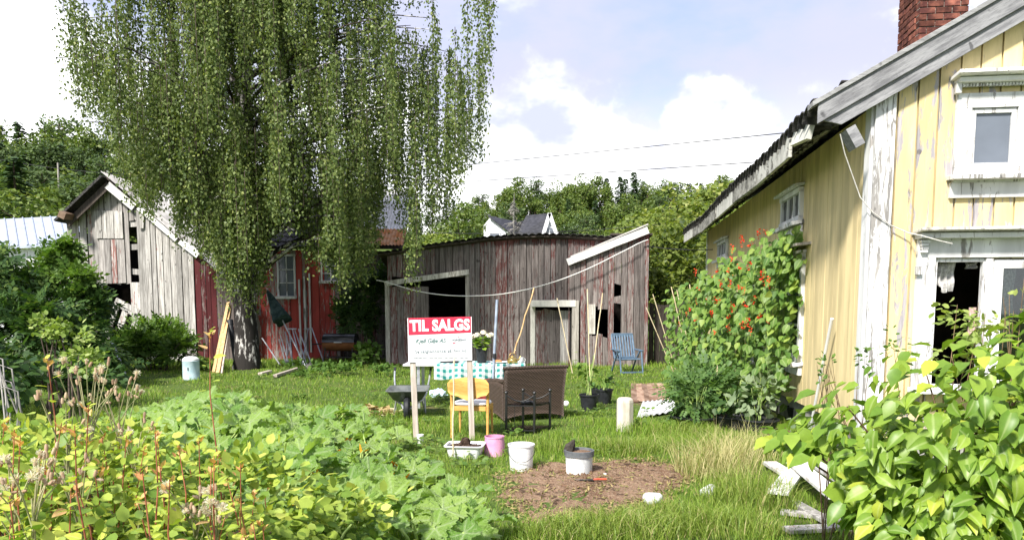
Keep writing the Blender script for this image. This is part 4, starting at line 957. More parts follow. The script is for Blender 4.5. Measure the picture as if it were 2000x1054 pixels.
stick('rustic_stick', (1043, 562), (1004, 690), .013, W_['tan'], 'crooked thin stick leaning over the table towards the barn', 'stick', 12.9, 12.55, ripple=.012)
def foot(o): return o
for a, b, ya, yb, lab in (((1088, 582), (1118, 728), 12.0, 12.1, 'bamboo cane leaning right in front of the small barn door'), ((1147, 564), (1153, 778), 12.1, 12.1, 'upright bamboo cane in the nearest black pot'), ((1177, 572), (1152, 770), 12.15, 12.15, 'bamboo cane leaning left out of the nearest black pot'), ((887, 700), (884, 903), 8.05, 8.05, 'thin pale stick standing in the white soil tub')):
    stick('bamboo_cane', a, b, .009, W_['bamboo'], lab, 'cane', ya, yb, ripple=.004)
bag = thing('blue_bag', 'crumpled pale blue plastic bag lying in the grass behind the chair', 'bag', at(856, 776))
m = MB(); m.lathe([(0, 0), (.13, .0), (.16, .04), (.14, .10), (.08, .13), (0, .14)], 22, sx=1.0, sy=.7)
m.v = [(x * (1 + .22 * math.sin(7 * math.atan2(y, x) + z * 50)), y * (1 + .2 * math.sin(5 * math.atan2(y, x) - z * 40)), z * (1 + .3 * math.sin(x * 40 + y * 33))) for x, y, z in m.v]
m.smooth = [False] * len(m.f); m.build('film', vm('pale_blue_film', (.35, .5, .66), (.66, .76, .84), 30.0, .4, .4, .3, 0), bag)

# ---- buckets and tubs
def bucket(name, label, px, py, r0, r1, h, mat, inv=False, lip=True, handle=None, tilt=0.0, cat='bucket'):
    o = thing(name, label, cat, at(px, py)); o.rotation_euler = (R(tilt), R(tilt * .4), 0)
    if inv: prof = [(0, h), (r1 * .96, h), (r1, h - .008), (r0, .0), (r0 - .004, 0)]
    else: prof = [(0, .004), (r0, .0), (r1, h), (r1 + .006, h), (r1 + .006, h - .018), (r1 + .001, h - .02)] if lip else [(0, 0), (r0, 0), (r1, h)]
    MB().lathe(prof, 26).build('shell', mat, o)
    if not inv: MB().lathe([(r1 - .003, h), (r0 - .002, .02), (0, .02)], 26).build('inside', mat, o)
    return o
W_['pink'] = vm('faded_pink_plastic', (.58, .24, .40), (.70, .34, .50), 6.0, .5, .35, 0, 0)
b = bucket('pink_bucket', 'faded pink bucket on the grass between white tub and white bucket', 966, 887, .125, .108, .22, W_['pink'])
for v in KIDS(b):
    for q in v.data.vertices: pass
b2 = bucket('white_bucket', 'white plastic bucket with thin wire handle at the edge of the soil', 1018, 915, .115, .135, .27, W_['white'])
MB().tube([(-.135, -.01, .24)] + [(.142 * math.cos(t), -.10 * abs(math.sin(t)) - .04, .235 - .135 * math.sin(t)) for t in np.linspace(math.pi, 0, 15)] + [(.135, -.01, .24)], .003, 5).build('wire_handle', W_['blackmetal'], b2)
W_['dirtyw'] = vm('grimy_white_plastic', (.50, .52, .53), (.74, .75, .76), 5.0, .6, .3, 0, 0, lo=.45, hi=.52)
b3 = bucket('grey_bucket', 'grimy grey and white bucket with dark rim half sunk beside the soil', 1131, 924, .13, .142, .245, W_['dirtyw'])
MB().lathe([(.146, .19), (.152, .19), (.152, .245), (.146, .248), (.135, .245), (.135, .2)], 26).build('rim_band', vm('grey_rim', (.10, .11, .12), (.18, .19, .2), 9.0, .6), b3)
MB().lathe([(0, .225), (.137, .222)], 20).build('soil_fill', W_['soil'], b3)
MB().tube([(-.11, .05, .20), (-.09, .06, .27), (-.06, .06, .31), (-.05, .06, .34)], [.06, .055, .03, .008], 7, smooth=False).build('clod', vm('dark_clod', (.03, .026, .022), (.07, .06, .05), 20.0, .95, .1, .5, 0), b3)
tub = thing('white_tub', 'low white rectangular tub filled with dark soil clods', 'tub', at(904, 898) + Vector((0, .02, 0)), R(-6))
def rrect(w, d, z, r=.05, cx_=0, cy_=.16): 
    o = []
    for X, Y, a0 in ((w / 2 - r, d / 2 - r, 0), (-w / 2 + r, d / 2 - r, 90), (-w / 2 + r, -d / 2 + r, 180), (w / 2 - r, -d / 2 + r, 270)):
        for k in range(5): t = R(a0 + 22.5 * k); o.append((cx_ + X + r * math.cos(t), cy_ + Y + r * math.sin(t), z))
    return o
rg = [rrect(.34, .26, 0), rrect(.40, .32, .13), rrect(.44, .36, .135), rrect(.44, .36, .145), rrect(.40, .32, .145), rrect(.37, .29, .10)]
n = 20; MB().add([v for r in rg for v in r], [(i * n + k, i * n + (k + 1) % n, (i + 1) * n + (k + 1) % n, (i + 1) * n + k) for i in range(5) for k in range(n)], False).add(rg[0], [tuple(range(n))[::-1]]).build('basin', W_['white'], tub)
W_['peat'] = vm('dark_peat', (.028, .018, .013), (.09, .06, .045), 30.0, .98, .05, .8, 0)
m = MB().grid(lambda u, v: ((u - .5) * .37, .16 + (v - .5) * .29, .105 + .045 * math.exp(-((u - .45) ** 2 + (v - .5) ** 2) * 7) + rnd.uniform(-.012, .018)), 18, 14); m.build('soil_fill', W_['peat'], tub)
m = MB().lathe([(0, -.05), (.05, -.03), (.055, .0), (.04, .04), (0, .055)], 9); m.v = [(x * rnd.uniform(.8, 1.2), y * rnd.uniform(.8, 1.2), z) for x, y, z in m.v]; o = m.build('clod', W_['peat'], tub); o.location = (.0, .16, .17)
# white ball, stones, trowel
def ball(name, label, px, py, r, mat, cat, squash=1.0):
    o = at(px, py); m = MB().lathe([(r * math.sin(t), r * squash * (1 - math.cos(t))) for t in np.linspace(0.001, math.pi - .001, 12)], 18)
    q = m.build(name, mat, None); q.location = o; return tag(q, label, cat)
ball('white_ball', 'white ball in the grass right of the wicker sofa', 1106, 793, .055, W_['white'], 'ball')
def stone(name, label, px, py, r, mat, seed):
    q = random.Random(seed); m = MB(); m.lathe([(r * math.sin(t), r * .75 * (1 - math.cos(t)) - .02) for t in np.linspace(0.001, math.pi - .001, 9)], 14)
    ph = [q.uniform(0, 6) for _ in range(4)]; m.v = [(x * (1 + .12 * math.sin(3 * math.atan2(y, x) + ph[0])) , y * (.8 + .1 * math.sin(2 * math.atan2(y, x) + ph[1])), z * (1 + .12 * math.sin(x * 30 + ph[2]))) for x, y, z in m.v]
    o = m.build(name, mat, None); o.location = at(px, py); return tag(o, label, 'stone')
W_['stone'] = vm('pale_stone', (.50, .50, .51), (.70, .70, .71), 12.0, .85, .2, .3, .1)
stone('pale_stone', 'round pale stone at the lower edge of the dug soil', 1274, 985, .085, W_['stone'], 1); stone('pale_stone', 'pale stone in the grass right of the dug soil', 1386, 968, .085, W_['stone'], 2)
stone('pale_stone', 'small flat pale stone beside the grey bucket', 1182, 930, .035, W_['stone'], 3)
tr = thing('garden_knife', 'small garden knife with orange red handle lying on the soil', 'knife', at(1155, 944) + Vector((0, 0, .05)), R(-4)); tr.location.z = .038
MB().hexa([Vector(q) for q in ((-.15, -.008, 0), (.02, -.018, 0), (.02, .018, 0), (-.15, .0, 0), (-.15, -.006, .003), (.02, -.018, .004), (.02, .018, .004), (-.15, .0, .003))]).build('blade', W_['blackmetal'], tr)
MB().tube([(.02, 0, .004), (.06, 0, .01), (.12, 0, .01), (.145, 0, .008)], [.008, .011, .012, .008], 8).build('handle', vm('orange_handle', (.55, .08, .04), (.62, .12, .06), 9.0, .5), tr)

# ---- concrete post
cp = at(1220, 841); o8 = math.pi / 8
post = MB().lathe([(.118, -.02), (.118, .40), (.112, .435), (.085, .46), (0, .465)], 8, smooth=False, ph=o8).build('concrete_post', vm('old_concrete', (.42, .38, .31), (.58, .55, .48), (9, 9, 3), .9, .2, .4, 0), None, bevel=.006)
post.location = cp; tag(post, 'short pale octagonal concrete post standing in the lawn', 'post')

# ---- blue reclining garden chair
W_['bluep'] = vm('faded_blue_plastic', (.075, .125, .19), (.115, .175, .25), 8.0, .5, .35, .05, 0)
bc = thing('blue_garden_chair', 'faded blue plastic reclining garden chair by the barn wall', 'chair', P(1223, 727, 19.4) * 1.0, R(13)); bc.location.z = 0
BPm = W_['bluep']
for i in range(7):
    x = -.225 + .075 * i; MB().tube([(x, .14, .40), (x, .24, .72), (x, .33, .98)], .026, 6).build('back_slat', BPm, bc)
MB().bar((-.3, .34, .99), (.3, .34, .99), .05, .09).build('top_rail', BPm, bc, bevel=.012); MB().bar((-.28, .13, .40), (.28, .13, .40), .05, .06).build('lower_rail', BPm, bc, bevel=.01)
for s in (-1, 1): MB().tube([(s * .29, .34, .99), (s * .29, .2, .6), (s * .28, .12, .38)], .028, 8).build('back_post', BPm, bc)
for i in range(6): MB().bar((-.27, -.32 + .08 * i, .40 - .012 * i + (.0 if i else -.02)), (.27, -.32 + .08 * i, .40 - .012 * i + (.0 if i else -.02)), .062, .022).build('seat_slat', BPm, bc, bevel=.006)
for s in (-1, 1):
    MB().bar((s * .31, -.33, .60), (s * .31, .26, .62), .06, .03).build('armrest', BPm, bc, bevel=.008)
    MB().tube([(s * .30, -.42, 0), (s * .30, -.34, .30), (s * .305, -.28, .60)], .022, 8).build('front_leg', BPm, bc); MB().tube([(s * .29, .32, 0), (s * .29, .05, .36), (s * .30, -.2, .60)], .022, 8).build('rear_leg', BPm, bc)
MB().bar((-.3, -.40, .05), (.3, -.40, .05), .03, .04).build('stretcher', BPm, bc)

# ---- barbecue
GY = 22.6; gp = P(666, 700, GY); gp.z = 0
bq = thing('barrel_barbecue', 'black and brown barrel barbecue with side shelves by the red shed', 'barbecue', gp, R(-6))
s_ = GY / FPX; zc = P(666, 668, GY).z; rr = .27; hl = .50
def half(a0, a1, r, mat, name):
    m = MB(); n = 14; vs = []
    for x in (-hl, hl):
        for k in range(n + 1): t = R(a0 + (a1 - a0) * k / n); vs.append((x, r * math.cos(t), zc + r * math.sin(t)))
    m.add(vs, [(k, k + 1, n + 2 + k, n + 1 + k) for k in range(n)], True); m.add(vs[:n + 1], [tuple(range(n + 1))]); m.add(vs[n + 1:], [tuple(range(n + 1))[::-1]]); return m.build(name, mat, bq)
lid = half(2, 178, rr, vm('black_enamel', (.03, .032, .036), (.06, .062, .068), 6.0, .25, .6, 0, 0, metal=.4), 'lid')
half(182, 358, rr * .98, vm('copper_brown_enamel', (.20, .075, .028), (.30, .12, .05), 5.0, .4, .5, 0, 0, metal=.2), 'fire_bowl')
MB().tube([(-.16, -rr * .75, zc + rr * .7), (-.16, -rr * .95 - .06, zc + rr * .72), (.16, -rr * .95 - .06, zc + rr * .72), (.16, -rr * .75, zc + rr * .7)], .014, 6).build('handle', W_['blackmetal'], lid)
MB().box((.0, -rr - .005, zc + .01), (.24, .01, .03)).build('badge', W_['steel'], lid)
for s in (-1, 1):
    MB().box((s * (hl + .16), -.02, zc - .05), (.34, .40, .03), (0, R(s * 4), 0)).build('side_shelf', W_['darkwood'], bq)
    for y in (-.2, .2): MB().tube([(s * (hl - .08), y, zc - .15), (s * (hl - .02), y * 1.1, 0)], .018, 7).build('leg', W_['blackmetal'], bq)
MB().box((0, .0, .22), (2 * hl - .1, .4, .02)).build('lower_shelf', W_['blackmetal'], bq)

# ---- poles leaning against the red shed, closed parasol
ua, ub = P(522, 566, 22.4), P(598, 726, 21.2); ub.z = 0.02
pa = thing('closed_parasol', 'closed dark green parasol leaning on the red shed', 'parasol', ub)
D = (ua - ub); k1 = .62
MB().tube([Vector(), D * k1], .022, 8).build('pole', W_['steel'], pa)
W_['pargreen'] = vm('dark_green_canvas', (.028, .05, .048), (.06, .095, .09), 8.0, .9, .1, .1, 0)
m = MB(); dn = D.normalized(); sx = dn.orthogonal().normalized(); sy = dn.cross(sx); n = 20
prof = [(.60, .02), (.59, .26), (.62, .25), (.75, .17), (.88, .10), (.97, .05), (1.0, .012)]
vs = []
for f, r in prof:
    for k in range(n): t = 2 * math.pi * k / n; rr2 = r * (1 + .22 * math.cos(4 * t)); vs.append(D * f + (sx * math.cos(t) + sy * math.sin(t)) * rr2)
m.add(vs, [(i * n + k, i * n + (k + 1) % n, (i + 1) * n + (k + 1) % n, (i + 1) * n + k) for i in range(len(prof) - 1) for k in range(n)], True); m.build('canopy', W_['pargreen'], pa)
MB().tube([D * .99, D * 1.06], .012, 6).build('tip', W_['steel'], pa)
tops = [(548, 655, 566, 727), (557, 648, 575, 720), (565, 646, 572, 722), (571, 642, 590, 726), (576, 645, 601, 716), (560, 655, 561, 724), (583, 642, 610, 712), (602, 642, 590, 720), (609, 640, 634, 706), (512, 660, 548, 708), (568, 665, 557, 726), (545, 662, 560, 718)]
for i, (x0_, y0_, x1_, y1_) in enumerate(tops):
    ya = 23.6 + .3 * rnd.random(); A_, B_ = P(x0_, y0_, ya), P(x1_, y1_, 22.0 + rnd.uniform(-.5, .5)); B_.z = 0.0
    o = thing('metal_pole', 'grey metal tent pole leaning on the red shed, %s by its foot' % ORD[sorted((t[2], t[0]) for t in tops).index((x1_, x0_))], 'pole', B_, 0, 'poles leaning on the red shed')
    MB().tube([Vector(), (A_ - B_)], .021, 7).build('shaft', W_['steel'], o)
    if i in (3, 7): MB().tube([(A_ - B_) + Vector((-.13, 0, .0)), (A_ - B_) + Vector((.13, 0, .0))], .024, 7).build('cross_piece', W_['steel'], o)
# old timbers lying in the grass in front
for i, (x0_, y0_, x1_, y1_, w) in enumerate(((537, 738, 582, 724, .10), (600, 722, 610, 712, .12), (508, 733, 528, 730, .12))):
    A_, B_ = at(x0_, y0_), at(x1_, y1_); c = (A_ + B_) / 2; o = thing('old_timber', ['long pale timber lying below the metal poles', 'short pale block of wood right of the metal poles', 'flat pale board lying left of the metal poles'][i], 'timber', c)
    MB().bar(A_ - c + Vector((0, 0, .05)), B_ - c + Vector((0, 0, .07)), w, .07).build('beam', W_['post'], o, bevel=.008)
# ---- planks and drainpipe leaning by the birch
for i, (x0_, y0_, x1_, y1_, w, mk) in enumerate(((446, 590, 417, 727, .09, 'tan'), (449, 596, 425, 729, .11, 'tan'), (452, 600, 433, 729, .05, 'post'), (450, 610, 430, 728, .06, 'tan'))):
    ya = 22.0 + .06 * i; A_, B_ = P(x0_, y0_, ya), at(x1_, y1_); B_.z = 0
    o = thing('leaning_plank', ['leftmost tan plank leaning beside the birch trunk', 'widest orange plank leaning beside the birch trunk', 'pale thin plank nearest the birch trunk', 'narrow tan batten among the planks by the birch'][i], 'plank', B_)
    MB().bar(Vector(), A_ - B_, w, .025, (0, 1, 0)).build('board', W_[mk], o)
A_, B_ = P(449, 625, 21.3), P(463, 717, 20.9); B_.z = 0; o = thing('black_drainpipe', 'black plastic drainpipe leaning on the birch trunk', 'pipe', B_)
MB().tube([Vector(), (A_ - B_) * .92], .075, 12, caps=False).tube([(A_ - B_) * .9, (A_ - B_)], .088, 12, caps=False).build('pipe_wall', W_['black'], o)
# ---- pale blue can, white tub, bent frame
canp = at(374, 741); cn = thing('blue_canister', 'pale blue dented metal canister with domed white top by the grey barn', 'canister', canp)
r = .19; W_['canblue'] = vm('pale_blue_enamel', (.36, .50, .55), (.50, .62, .66), 6.0, .5, .4, .1, 0)
MB().lathe([(0, 0), (r, 0), (r + .006, .02), (r, .03), (r, .44), (r + .005, .45), (r, .46)], 24).build('body', W_['canblue'], cn); MB().lathe([(r, .455), (r * .97, .50), (r * .7, .545), (r * .3, .56), (0, .56)], 24).build('domed_top', W_['white'], cn)
MB().box((.01, -r - .002, .27), (.02, .012, .07)).build('slot', W_['black'], cn)
o = thing('white_basin', 'white upturned plastic basin in the grass beyond the squash leaves', 'basin', at(451, 796), R(5)); rg = [rrect(.38, .28, .0, .07, 0, 0), rrect(.37, .27, .02, .07, 0, 0), rrect(.33, .23, .15, .07, 0, 0), rrect(.28, .18, .18, .06, 0, 0)]
MB().add([v for q in rg for v in q], [(i * 20 + k, i * 20 + (k + 1) % 20, (i + 1) * 20 + (k + 1) % 20, (i + 1) * 20 + k) for i in range(3) for k in range(20)], True).add(rg[-1], [tuple(range(20))]).build('shell', W_['white'], o)
A_, B_, C_ = P(180, 682, 19.5), P(220, 668, 19.5), P(245, 730, 19.0); C_.z = 0; o = thing('bent_metal_frame', 'bent grey metal tube frame standing in the bushes on the left', 'metal frame', C_)
MB().tube([A_ - C_, B_ - C_], .035, 8).build('upper_tube', W_['steel'], o); MB().tube([B_ - C_, Vector()], .035, 8).build('lower_tube', W_['steel'], o)
MB().tube([P(172, 700, 19.4) - C_ , P(180, 682, 19.5) - C_], .03, 8).tube([P(172, 700, 19.4) - C_, Vector((P(165, 735, 19.4).x - C_.x, .4, 0))], .03, 8).build('side_tube', W_['steel'], o)
# ---- sheets on the path, plank pile
W_['sheetbright'] = vm('white_roof_sheet', (.66, .66, .67), (.76, .76, .77), 3.0, .7, .25, .1, 0)
def lay(name, label, corners, mat, n, amp, z=.05, cat='roof sheet'):
    c = [at(*q) for q in corners]; ctr = sum(c, Vector()) / 4; o = thing(name, label, cat, ctr)
    def f(u, v): q = c[0].lerp(c[1], u).lerp(c[3].lerp(c[2], u), v) - ctr; return (q.x, q.y, z + amp * math.sin(u * n * 2 * math.pi))
    g = MB(); shell(g, f, n * 6, 2, (0, 0, -.006)); g.build('sheet', mat, o); return o
lay('white_corrugated_sheet', 'bright white corrugated sheet lying on the grass', ((1243, 819), (1325, 805), (1312, 778), (1256, 785)), W_['sheetbright'], 7, .012, .03)
path = thing('plank_path', 'brown boards laid as a path in the lawn', 'path boards', at(1275, 768))
for i in range(6):
    a, b = at(1240 + i * 12, 788 - i * 1), at(1238 + i * 10, 751); c = path.location; MB().bar(a - c + Vector((0, 0, .03 + .004 * (i % 2))), b - c + Vector((0, 0, .03)), .13, .03).build('board', vm('path_board', (.20, .12, .085), (.36, .25, .19), (8, 2, 8), .9, .1, .3, .3) if i == 0 else bpy.data.materials['path_board'], path)
W_['pileboard'] = woodm('white_pile_board', (.40, .36, .33), (.58, .54, .5), (.76, .75, .73), .58, sc=(9, 9, 9), psc=(7, 7, 7), orand=.1, pvar=.1, dirt=.25)
pile = [((1518, 990), (1568, 925), .17, .14, 'white board lying across the plank heap, its end nearest the camera on the left'), ((1545, 930), (1635, 1022), .15, .17, 'topmost white plank running down the heap of boards'), ((1572, 922), (1690, 1010), .14, .15, 'second white plank beside the topmost on the heap'), ((1502, 915), (1545, 940), .15, .06, 'white board at the far left end of the heap'), ((1525, 1003), (1660, 1018), .10, .035, 'grey weathered board at the bottom of the heap'), ((1512, 965), (1645, 1040), .10, .04, 'grey board under the white planks of the heap'), ((1535, 1040), (1700, 1030), .12, .03, 'lowest grey board at the front of the heap')]
for i, (a, b, w, z, lab) in enumerate(pile):
    A_, B_ = at(*a), at(*b); c = (A_ + B_) / 2; c.z = 0; o = thing('loose_board', lab, 'board', c)
    MB().bar(A_ - c + Vector((0, 0, z)), B_ - c + Vector((0, 0, z + (.05 if i in (1, 2) else 0))), w, .032).build('plank', W_['pileboard'] if i < 4 else W_['greywood'], o, bevel=.003)
# ---- pole against the house
A_ = P(1625, 622, 8.65); B_ = P(1582, 800, 9.6); B_.z = 0; o = thing('white_pole', 'thin white metal pole leaning against the yellow wall', 'pole', B_); MB().tube([Vector(), A_ - B_], .02, 8).build('shaft', W_['white'], o)
# ---- overhead wires and washing line
def line(name, label, a, b, ya, yb, sag_, r, mat, n=24):
    A_, B_ = P(*a, ya), P(*b, yb); pts = [A_.lerp(B_, t) - Vector((0, 0, sag_ * 4 * t * (1 - t))) for t in np.linspace(0, 1, n)]
    o = MB().tube(pts, r, 5).build(name, mat, None); return tag(o, label, 'wire')
W_['cordwhite'] = vm('white_cord', (.66, .65, .62), (.74, .73, .7), 20.0, .8)
pts = []
xx = [735, 760, 800, 838, 880, 930, 980, 1040, 1100, 1160, 1210, 1240, 1266]; yy = [545, 552, 565, 573, 577.5, 578, 575, 563, 545, 520, 494, 480, 464]
f = np.interp(np.linspace(735, 1266, 50), xx, yy); k = np.ones(5) / 5; f = np.convolve(np.pad(f, 2, 'edge'), k, 'valid')
pts = [P(x, y, 21.45 + .15 * (x > 1250)) for x, y in zip(np.linspace(735, 1266, 50), f)]
tag(MB().tube(pts, .014, 6).build('washing_line', W_['cordwhite'], None), 'white washing line sagging across the front of the barn', 'cord')
line('power_line', 'upper dark overhead wire crossing the sky to the yellow house', (300, 383), (1560, 257), 86, 17, .0, .012, W_['wire'])
line('power_line', 'lower dark overhead wire crossing the sky above the trees', (300, 396), (1560, 311), 80, 17, .0, .012, W_['wire'])
line('power_line', 'overhead wire passing in front of the white house on the hill', (800, 452), (1400, 426), 44, 34, .35, .014, W_['wire'])
line('power_line', 'thin overhead wire in front of the wooded slope on the left', (-60, 300), (420, 345), 60, 52, .5, .018, W_['wire'])
line('power_line', 'wire from the barn corner to the eave of the yellow house', (1262, 480), (1392, 487), 21.8, 19, .05, .012, W_['wire'])
# ---- far buildings
DY = 62.0; dh = thing('white_house', 'distant white house with a dark tiled roof in front of the wood', 'house', P(1040, 470, DY))
dh.location.z = gz(dh.location.x, DY) - .2
def dp(px, py, y=0.0): q = P(px, py, DY + y) - dh.location; return Vector((q.x, y, q.z))
W_['hwhite'] = vm('white_cladding', (.72, .73, .75), (.80, .81, .82), (6, 6, .5), .6, .2, 0, .03); W_['hroof'] = vm('slate_roof', (.025, .026, .032), (.05, .05, .06), (2, 2, 8), .7, .3, .2, .05)
gl, gr, pk = dp(1056, 485), dp(1090, 485), dp(1073, 420)
MB().add([gl, gr, Vector((gr.x, 0, dp(1090, 466).z)), pk, Vector((gl.x, 0, dp(1056, 462).z))], [(0, 1, 2, 3, 4)]).add([gl, gr, gr + Vector((-3.4, 8, 0)), gl + Vector((-3.4, 8, 0))], [(0, 1, 2, 3)]).build('gable_wall', W_['hwhite'], dh)
lw0 = dp(1012, 485, 3.2)
MB().hexa([Vector((lw0.x, 2.2, 0)), Vector((gl.x + .02, .05, 0)), Vector((gl.x + .02, 7.5, 0)), Vector((lw0.x, 7.5, 0)), Vector((lw0.x, 2.2, dp(1012, 462).z)), Vector((gl.x + .02, .05, dp(1056, 462).z)), Vector((gl.x + .02, 7.5, dp(1056, 462).z)), Vector((lw0.x, 7.5, dp(1012, 462).z))]).build('wall', W_['hwhite'], dh)
ra, rb_, rc, rd = dp(1058, 467), dp(1076, 419), dp(1028, 423, 3.4), dp(1008, 464, 2.3)
nrm = Vector((0, 0, .12))
MB().hexa([ra, rb_, rc, rd, ra + nrm, rb_ + nrm, rc + nrm, rd + nrm]).build('roof', W_['hroof'], dh)
MB().hexa([gr + Vector((.1, -.3, dp(1092, 468).z - gr.z)), rb_ + Vector((0, -.3, 0)), rb_ + Vector((-3, 7, 0)), gr + Vector((-3, 7, dp(1092, 468).z - gr.z))] + [q + nrm for q in (gr + Vector((.1, -.3, dp(1092, 468).z - gr.z)), rb_ + Vector((0, -.3, 0)), rb_ + Vector((-3, 7, 0)), gr + Vector((-3, 7, dp(1092, 468).z - gr.z)))]).build('roof', W_['hroof'], dh)
for a, b in ((dp(1058, 468), pk + Vector((0, 0, .1))), (pk + Vector((0, 0, .1)), dp(1090, 470))): MB().bar(a + Vector((0, -.3, 0)), b + Vector((0, -.3, 0)), .1, .3).build('bargeboard', W_['hwhite'], dh)
wdw = MB().box(dp(1073, 456) + Vector((0, -.06, 0)), (.95, .08, 1.1)).build('window', W_['hwhite'], dh)
for i in (-1, 1):
    for j in (-1, 1): MB().box(dp(1073, 456) + Vector((i * .21, -.11, j * .25)), (.36, .03, .42)).build('pane', W_['skyglass'], wdw)
wl, wr_, wp = dp(945, 490, 4), dp(988, 490, 4), dp(958, 424, 4)
MB().add([wl, wr_, Vector((wr_.x, 4, dp(988, 452, 4).z)), wp, Vector((wl.x, 4, dp(945, 440, 4).z))], [(0, 1, 2, 3, 4)]).build('gable_wall', W_['hwhite'], dh)
c4 = [wp + Vector((-.2, -.3, 0)), Vector((wr_.x + .3, 3.7, dp(990, 455, 4).z)), Vector((wr_.x + 2.2, 7.5, dp(990, 455, 4).z)), wp + Vector((2.2, 4, 0))]
MB().hexa(c4 + [q + nrm for q in c4]).build('roof', W_['hroof'], dh)
wdw = MB().box(dp(966, 466, 4) + Vector((0, -.06, 0)), (1.0, .08, 1.0)).build('window', W_['hwhite'], dh); MB().box(dp(966, 466, 4) + Vector((0, -.11, 0)), (.8, .03, .8)).build('pane', W_['skyglass'], wdw)
FY = 38.0; fb = thing('metal_roofed_hall', 'low hall with a pale blue grey metal roof behind the left bushes', 'building', (P(40, 500, FY).x, FY, 0))
def fp_(px, py, y=0.0): q = P(px, py, FY + y); return Vector((q.x - fb.location.x, y, q.z))
W_['bluemetal'] = vm('blue_grey_metal', (.36, .40, .48), (.44, .48, .56), (3, 3, 3), .45, .4, .05, 0, metal=.3)
a, b = fp_(-160, 495), fp_(175, 478); c = fp_(160, 424, 5); d = fp_(-160, 440, 5)
MB().hexa([a, b, c, d] + [q + Vector((0, 0, .12)) for q in (a, b, c, d)]).build('roof', W_['bluemetal'], fb)
for k in range(18):
    t = (k + .5) / 18; MB().bar(a.lerp(b, t) + Vector((0, 0, .15)), d.lerp(c, t) + Vector((0, 0, .15)), .06, .06).build('roof_seam', W_['bluemetal'], fb)
MB().hexa([Vector((a.x + .2, .4, 0)), Vector((b.x - .2, .4, 0)), Vector((b.x - .2, 9, 0)), Vector((a.x + .2, 9, 0)), Vector((a.x + .2, .4, a.z)), Vector((b.x - .2, .4, b.z)), Vector((b.x - .2, 9, b.z)), Vector((a.x + .2, 9, a.z))]).build('wall', W_['hwhite'], fb)
# dark plank fence between barn and house
fn_ = thing('dark_fence', 'dark old plank fence between barn and yellow house', 'fence', (P(1330, 700, 22.3).x, 22.3, 0))
f0, f1_ = P(1266, 700, 22.3).x - fn_.location.x, P(1480, 700, 22.3).x - fn_.location.x
planks(fn_, f0, f1_, lambda x: -.02, lambda x: 1.9 + .1 * math.sin(x * 3), .16, W_['darkwood'], lambda x, t, z: Vector((x, t, z)), jit=.02, gap=.015, rag=.1, seed=61)
MB().bar((f0, .04, 1.4), (f1_, .04, 1.4), .05, .09).build('rail', W_['darkwood'], fn_)
pl_ = stick('utility_pole', (113, 318), (115, 372), .065, W_['palewood'], 'pale utility pole standing among the trees on the left slope', 'pole', 58, 58, ripple=0)
# ------------------------------------------------------------------ plants: shared helpers
def np3(v): return np.array(v, float)
def leaf_mesh(name, mat, wid=.33, fold=.12, curl=.18, n=7, wav=.0, tip=1.0, heart=0.0, seed=0):
    q = random.Random(seed); vs = []; 
    for i in range(n + 1):
        t = i / n; w = wid * (math.sin(math.pi * min(1, t ** .75)) ** .8) * (1 - .25 * t * tip) + 0
        if i == 0 and heart: w = wid * .45
        y = t; z = -curl * t * t + .06 * t
        if i == 0 and heart: yb = -heart
        else: yb = t
        a = wav * math.sin(t * 9 + q.uniform(0, 3)); b = wav * math.sin(t * 9 + q.uniform(0, 3))
        vs += [(-w, yb, z + fold * w * 2 + a), (0, y, z), (w, yb, z + fold * w * 2 + b)]
    m = MB(); fs = []
    for i in range(n):
        o = 3 * i; fs += [(o, o + 1, o + 4, o + 3), (o + 1, o + 2, o + 5, o + 4)]
    m.add(vs, fs, True); me = m.mesh(name); me.materials.append(mat)
    at_ = me.attributes.new('vein', 'FLOAT', 'POINT'); at_.data.foreach_set('value', [1.0 if k % 3 == 1 else 0.0 for k in range(len(vs))]); return me
def basis(pos, axis, nor, size):
    a = Vector(axis).normalized(); r = a.cross(Vector(nor))
    if r.length < 1e-4: r = a.orthogonal()
    r.normalize(); n = r.cross(a)
    m = Matrix(((r.x * size, a.x * size, n.x * size, pos[0]), (r.y * size, a.y * size, n.y * size, pos[1]), (r.z * size, a.z * size, n.z * size, pos[2]), (0, 0, 0, 1))); return m
def rv(s=1.0): return Vector((rnd.gauss(0, s), rnd.gauss(0, s), rnd.gauss(0, s)))

# ------------------------------------------------------------------ birch
def barkm():
    t = NT('birch_bark'); p = t.pos(False); a = t.noise(p, (5, 5, 1.6), 5.0, .7, .5); b = t.noise(p, (3, 3, 14), 4.0)
    sp = t.n('ShaderNodeSeparateXYZ'); t.put(sp.inputs[0], p)
    k = t.ramp(sp.outputs[2], .3, 4.0, .40, .46)
    c = t.mix(t.ramp(t.math('SUBTRACT', a, k), -.04, .06), (.55, .53, .50), (.025, .022, .02)) ; c = t.mix(t.ramp(b, .6, .7, 0, .7), c, (.05, .045, .04))
    return t.finish(c, .85, .2, bump=a, bstr=.8, bdist=.03)
W_['birchbark'] = barkm(); W_['twig'] = vm('dark_twig', (.05, .035, .03), (.11, .085, .07), 12.0, .85, .2)
W_['birchleaf'] = leafm('birch_leaf', (.062, .10, .030), (.185, .235, .07), .30, .5, .22, c3=(.30, .34, .11), f3=.06, tk=1.4)
TB = P(482, 716, 20.6); TB.z = 0
birch = thing('weeping_birch', 'large weeping birch with long hanging leafy twigs over the barns', 'tree', TB)
trunk_pts = [(0, 0, -.1), (.02, 0, .4), (.0, .05, 1.6), (-.05, .1, 3.5), (.05, .15, 6), (.2, .1, 9), (.1, 0, 12), (.15, .1, 14.5)]
MB().tube(trunk_pts, [.42, .34, .29, .26, .22, .17, .10, .03], 14).build('trunk', W_['birchbark'], birch)
